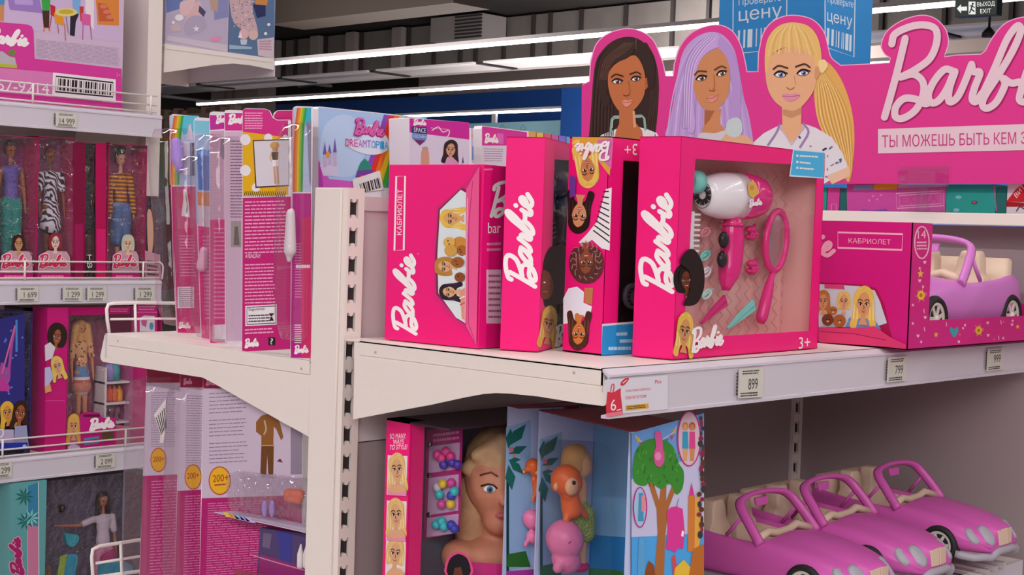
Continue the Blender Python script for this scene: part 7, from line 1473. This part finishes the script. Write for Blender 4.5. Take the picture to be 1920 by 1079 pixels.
for k in range(8): A.stroke([(1342-k*3, 70), (1318-k*3, 95), (1300-k*2.4, 135), (1294-k*2, 240)], 1.6, ink(('#d4bce2', '#a884c0')[k % 2]), 5.6+.02*k, 5, caps=False)
eye(1315, 147, 9.5, '#5a4030', -10, '#5a3826'); eye(1353, 138, 9, '#5a4030', -16, '#5a3826', -1)
A.stroke([(1338, 140), (1340, 160), (1336, 168)], 1.2, ink('#a4623e'), 7, 4); A.stroke([(1330, 169), (1336, 171), (1341, 168)], 1.6, ink('#8a4a30'), 7, 3)
A.poly(spl([(1326, 184), (1334, 180), (1339, 181), (1347, 176), (1342, 188), (1332, 192)], 3, True), ink('#d8867c'), 7); A.stroke([(1325, 184), (1336, 184), (1347, 177)], 1, ink('#a4504a'), 7.4, 3)
A.poly(spl([(1362, 232), (1372, 222), (1386, 222), (1392, 236), (1390, 250), (1378, 258), (1364, 252)], 3, True), ink('#bcc6c8'), 6); A.poly([(1360, 252), (1400, 254), (1412, 266), (1412, 275), (1350, 266)], ink('#d8a482'), 5.8)
# --- right head: blonde pony tail
A.poly(spl([(1530, 130), (1548, 115), (1572, 140), (1590, 180), (1600, 225), (1602, 270), (1598, 310), (1590, 342), (1570, 300), (1548, 260), (1532, 220), (1526, 170)], 5, True), ink('#d8a358'), 1)
for k in range(18):
    q = k/17; A.stroke([(1532+q*10, 132-q*4), (1530+q*44, 175), (1536+q*58, 230), (1572+q*26, 300+q*6), (1588+q*6, 335)], 1.9, ink(('#e2b870', '#c8954a', '#e8c688', '#c08a44')[k % 4]), 1.4+.02*k, 5, caps=False)
A.poly([(1412, 268), (1432, 250), (1455, 238), (1470, 233), (1510, 233), (1530, 240), (1560, 258), (1578, 285), (1592, 318), (1570, 330), (1545, 345), (1412, 345)], ink('#d9d2d8'), 2)
rd = random.Random(6)
for i in range(34):
    x, y = rd.uniform(1422, 1585), rd.uniform(246, 335)
    if y > 250+abs(x-1490)*.35: A.stroke([(x, y), (x+rd.uniform(-5, 5), y+rd.uniform(-5, 5))], rd.uniform(2, 4), ink(('#3a3a5a', '#7a6a8a', '#9a8aa4', '#4a5a7a')[i % 4]), 2.4+.02*i)
A.poly([(1550, 330), (1592, 312), (1594, 330), (1560, 346)], ink('#e0b49a'), 2.9)
A.poly([(1466, 200), (1503, 200), (1502, 232), (1508, 240), (1484, 268), (1462, 242), (1467, 232)], SK3, 3.4); A.poly([(1467, 206), (1503, 202), (1502, 214), (1484, 222), (1468, 216)], ink('#c08a64'), 3.7)
A.stroke([(1462, 234), (1455, 250), (1440, 272)], 4, ink('#9a78b0'), 4, 3); A.stroke([(1506, 232), (1516, 248), (1500, 276)], 4, ink('#9a78b0'), 4.05, 3); A.stroke([(1463, 238), (1484, 272), (1507, 240)], 2.4, ink('#c8a8c8'), 4.1)
A.poly(spl([(1484, 86), (1512, 92), (1528, 112), (1532, 140), (1526, 168), (1514, 188), (1500, 202), (1484, 208), (1464, 200), (1448, 184), (1438, 160), (1436, 130), (1446, 104)], 5, True), SK3, 4.4)
A.poly(spl([(1436, 140), (1434, 105), (1440, 72), (1458, 50), (1484, 42), (1514, 48), (1532, 68), (1540, 100), (1538, 130), (1530, 126), (1524, 106), (1506, 94), (1484, 88), (1462, 92), (1446, 106)], 5, True), ink('#dcb16a'), 5)
for k in range(15):
    q = k/14; A.stroke([(1478+q*16, 44), (1452+q*64, 62+abs(q-.5)*10), (1440+q*92, 98+abs(q-.5)*14)], 2.4, ink(('#e4c285', '#d2a55e', '#dfb874')[k % 3]), 5.4+.02*k, 5, caps=False)
A.poly(spl([(1529, 126), (1538, 128), (1536, 142), (1528, 148)], 3, True), ink('#cc9068'), 5.9); A.poly(spl([(1534, 116), (1546, 112), (1552, 124), (1540, 138)], 3, True), ink('#e6c88e'), 6)
eye(1463, 140, 11, '#6a70a8', 2, '#4a2a1c'); eye(1506, 137, 11, '#6a70a8', -4, '#4a2a1c', -1)
A.stroke([(1489, 142), (1492, 160)], 1.1, ink('#c08a64'), 7, 0); A.stroke([(1475, 164), (1482, 168), (1489, 164)], 1.8, ink('#a8684a'), 7, 3)
A.poly(spl([(1466, 179), (1476, 175), (1482, 177), (1489, 175), (1500, 178), (1490, 188), (1476, 189)], 3, True), ink('#d888a0'), 7); A.stroke([(1467, 180), (1482, 181), (1499, 179)], 1, ink('#a84a6a'), 7.4, 3)
# --- script and claim
SP = ink('#ddbfca')
def Z(x, y): return (1600+x/2.569, y/2.569)
OFF = ink('#a81e62')
for i, stq in enumerate(LOGO):
    pts = [Z(125+a*870, 580-b*470) for a, b in stq]
    A.stroke([(p[0]+1.5, p[1]+1.5) for p in pts], 15, OFF, 2+.1*i, 7 if len(pts) > 2 else 0)
    A.stroke(pts, 13.5, SP, 5+.12*i, 7 if len(pts) > 2 else 0)
A.poly([Z(119, 622), Z(1125, 588), Z(1125, 717), Z(119, 740)], SP, 3)
A.text('ТЫ МОЖЕШЬ БЫТЬ КЕМ ЗАХОЧЕШЬ', Z(138, 711), Z(1105, 686), Z(138, 652), ink('#c4377c'), 4, bold=1.1)
A.build('printed_front', t)
# clear clamp that carries the board
t = thing('sign_clamp', 'clear acrylic clamp holding the header board on the shelf edge', 'sign holder', (HX, hpz.at((1730, 400)).y, 1.559))
m = MB(); pf = XP(HX-.004)
m.prism([pf.at(p) for p in ((1682, 313), (1778, 311), (1778, 350), (1684, 353))], (.0015, 0, 0), ACR); m.build('front_plate', t)
MB().prism([XP(HX+.008).at(p) for p in ((1682, 313), (1778, 311), (1778, 350), (1684, 353))], (.0015, 0, 0), ACR).build('rear_plate', t)
y0, y1 = hpz.at((1740, 370)).y, hpz.at((1720, 370)).y; MB().box((HX-.004, y0, 1.5595), (HX+.008, y1, hpz.at((1730, 350)).z), ACR).build('stem', t); MB().box((HX-.008, hpz.at((1768, 396)).y, 1.5592), (HX+.03, hpz.at((1705, 396)).y, 1.565), ACR).build('foot', t)
# packs on the upper shelf
sp_ = XP(HX+.035)
def pack(label, x0, x1, ytop, base, art, dx=.12, name='doll_box'):
    y0, y1 = sp_.at((x1, 400)).y, sp_.at((x0, 400)).y; zt = sp_.at(((x0+x1)/2, ytop)).z
    t = thing(name, label, 'box', (HX+.1, (y0+y1)/2, 1.559), 'packs on the upper shelf under the header'); MB().box((HX+.035, y0+.0004, 1.5595), (HX+.035+dx, y1-.0004, zt), base).build('carton', t); A = Art(sp_); art(A); A.build('print', t)
TL = mat('pack_teal', '#1f9a90', .4); PP = mat('pack_pink', '#d0409a', .4)
pack('narrow teal pack beside the hair set box on the upper shelf', 1536, 1549, 352, TL, lambda A: None)
pack('narrow pink pack with a white frame on the upper shelf', 1550, 1573, 352, PP, lambda A: A.stroke([(1559, 383), (1568, 383), (1568, 396), (1559, 396)], 1.6, PINKL, 1, closed=True))
pack('dark teal pack spine between two pink packs on the upper shelf', 1574, 1587, 354, mat('pack_teal_dark', '#146a66', .4), lambda A: None)
def art_x(A):
    A.poly([(1588, 338), (1690, 336), (1690, 396), (1588, 396)], ink('#cc4fa6'), 1); A.poly([(1600, 348), (1637, 346), (1637, 356), (1600, 357)], ink('#8a9ac0'), 2); A.poly([(1638, 346), (1682, 344), (1682, 355), (1638, 356)], ink('#e0a82a'), 2)
    A.poly([(1616, 392), (1632, 396), (1662, 391), (1664, 396), (1640, 396), (1616, 396)], ink('#7a5ab0'), 2)
    for p in ((1637, 368), (1645, 374), (1652, 366), (1630, 376)): A.ell(p, 2.4, 2, ink('#e080b8'), 2.2)
pack('large pink pack with purple and yellow bands, behind the clear clamp', 1588, 1676, 344, PP, art_x)
def art_e(A):
    A.stroke([(1680, 363), (1768, 358), (1769, 386), (1682, 391)], 2, ink('#e9a6cc'), 2, closed=True); A.stroke([(1686, 367), (1764, 362), (1765, 382), (1687, 387)], 1.4, ink('#e9a6cc'), 2.3, closed=True); A.text('EXTRA', (1690, 383), (1758, 379), (1690, 368), ink('#d6409a'), 2.5, bold=.7)
pack('pink pack lettered EXTRA behind the clear clamp', 1676.5, 1772, 346, mat('pack_pink_pale', '#c9559f', .4), art_e)
pack('wide teal pack with dark oval prints on the upper shelf', 1772.5, 1866, 346, TL, lambda A: [A.ell(p, 6, 3.4, ink(c), 1) for p, c in (((1797, 370), '#7ab8c8'), ((1827, 380), '#2a4a4a'), ((1793, 394), '#7ab8c8'))]+[A.ell((1827, 379.5), 4, 2, ink('#c84a6a'), 2), A.stroke([(1864, 346), (1868, 396)], 2, ink('#c84a9a'), 1)])
pack('dark teal pack next to the red cornered box at the right edge', 1866.5, 1886, 352, mat('pack_teal_dark', '#146a66', .4), lambda A: None)
pack('white box with a red corner at the right edge of the upper shelf', 1886.5, 1990, 340, mat('pack_white', '#d8cdd4', .45), lambda A: (A.poly([(1887, 378), (1905, 355), (1925, 338), (1990, 338), (1990, 380), (1930, 380)], ink('#c4202c'), 1), A.poly([(1887, 378), (1925, 381), (1925, 388), (1887, 388)], ink('#a01a28'), 1.4), A.text('ВИТ', (1906, 372), (1922, 352), (1901, 365), WINK, 2, bold=.3), A.stroke([(1906, 396), (1912, 388), (1920, 392)], 2.4, ink('#5a4a4a'), 2, 3)))
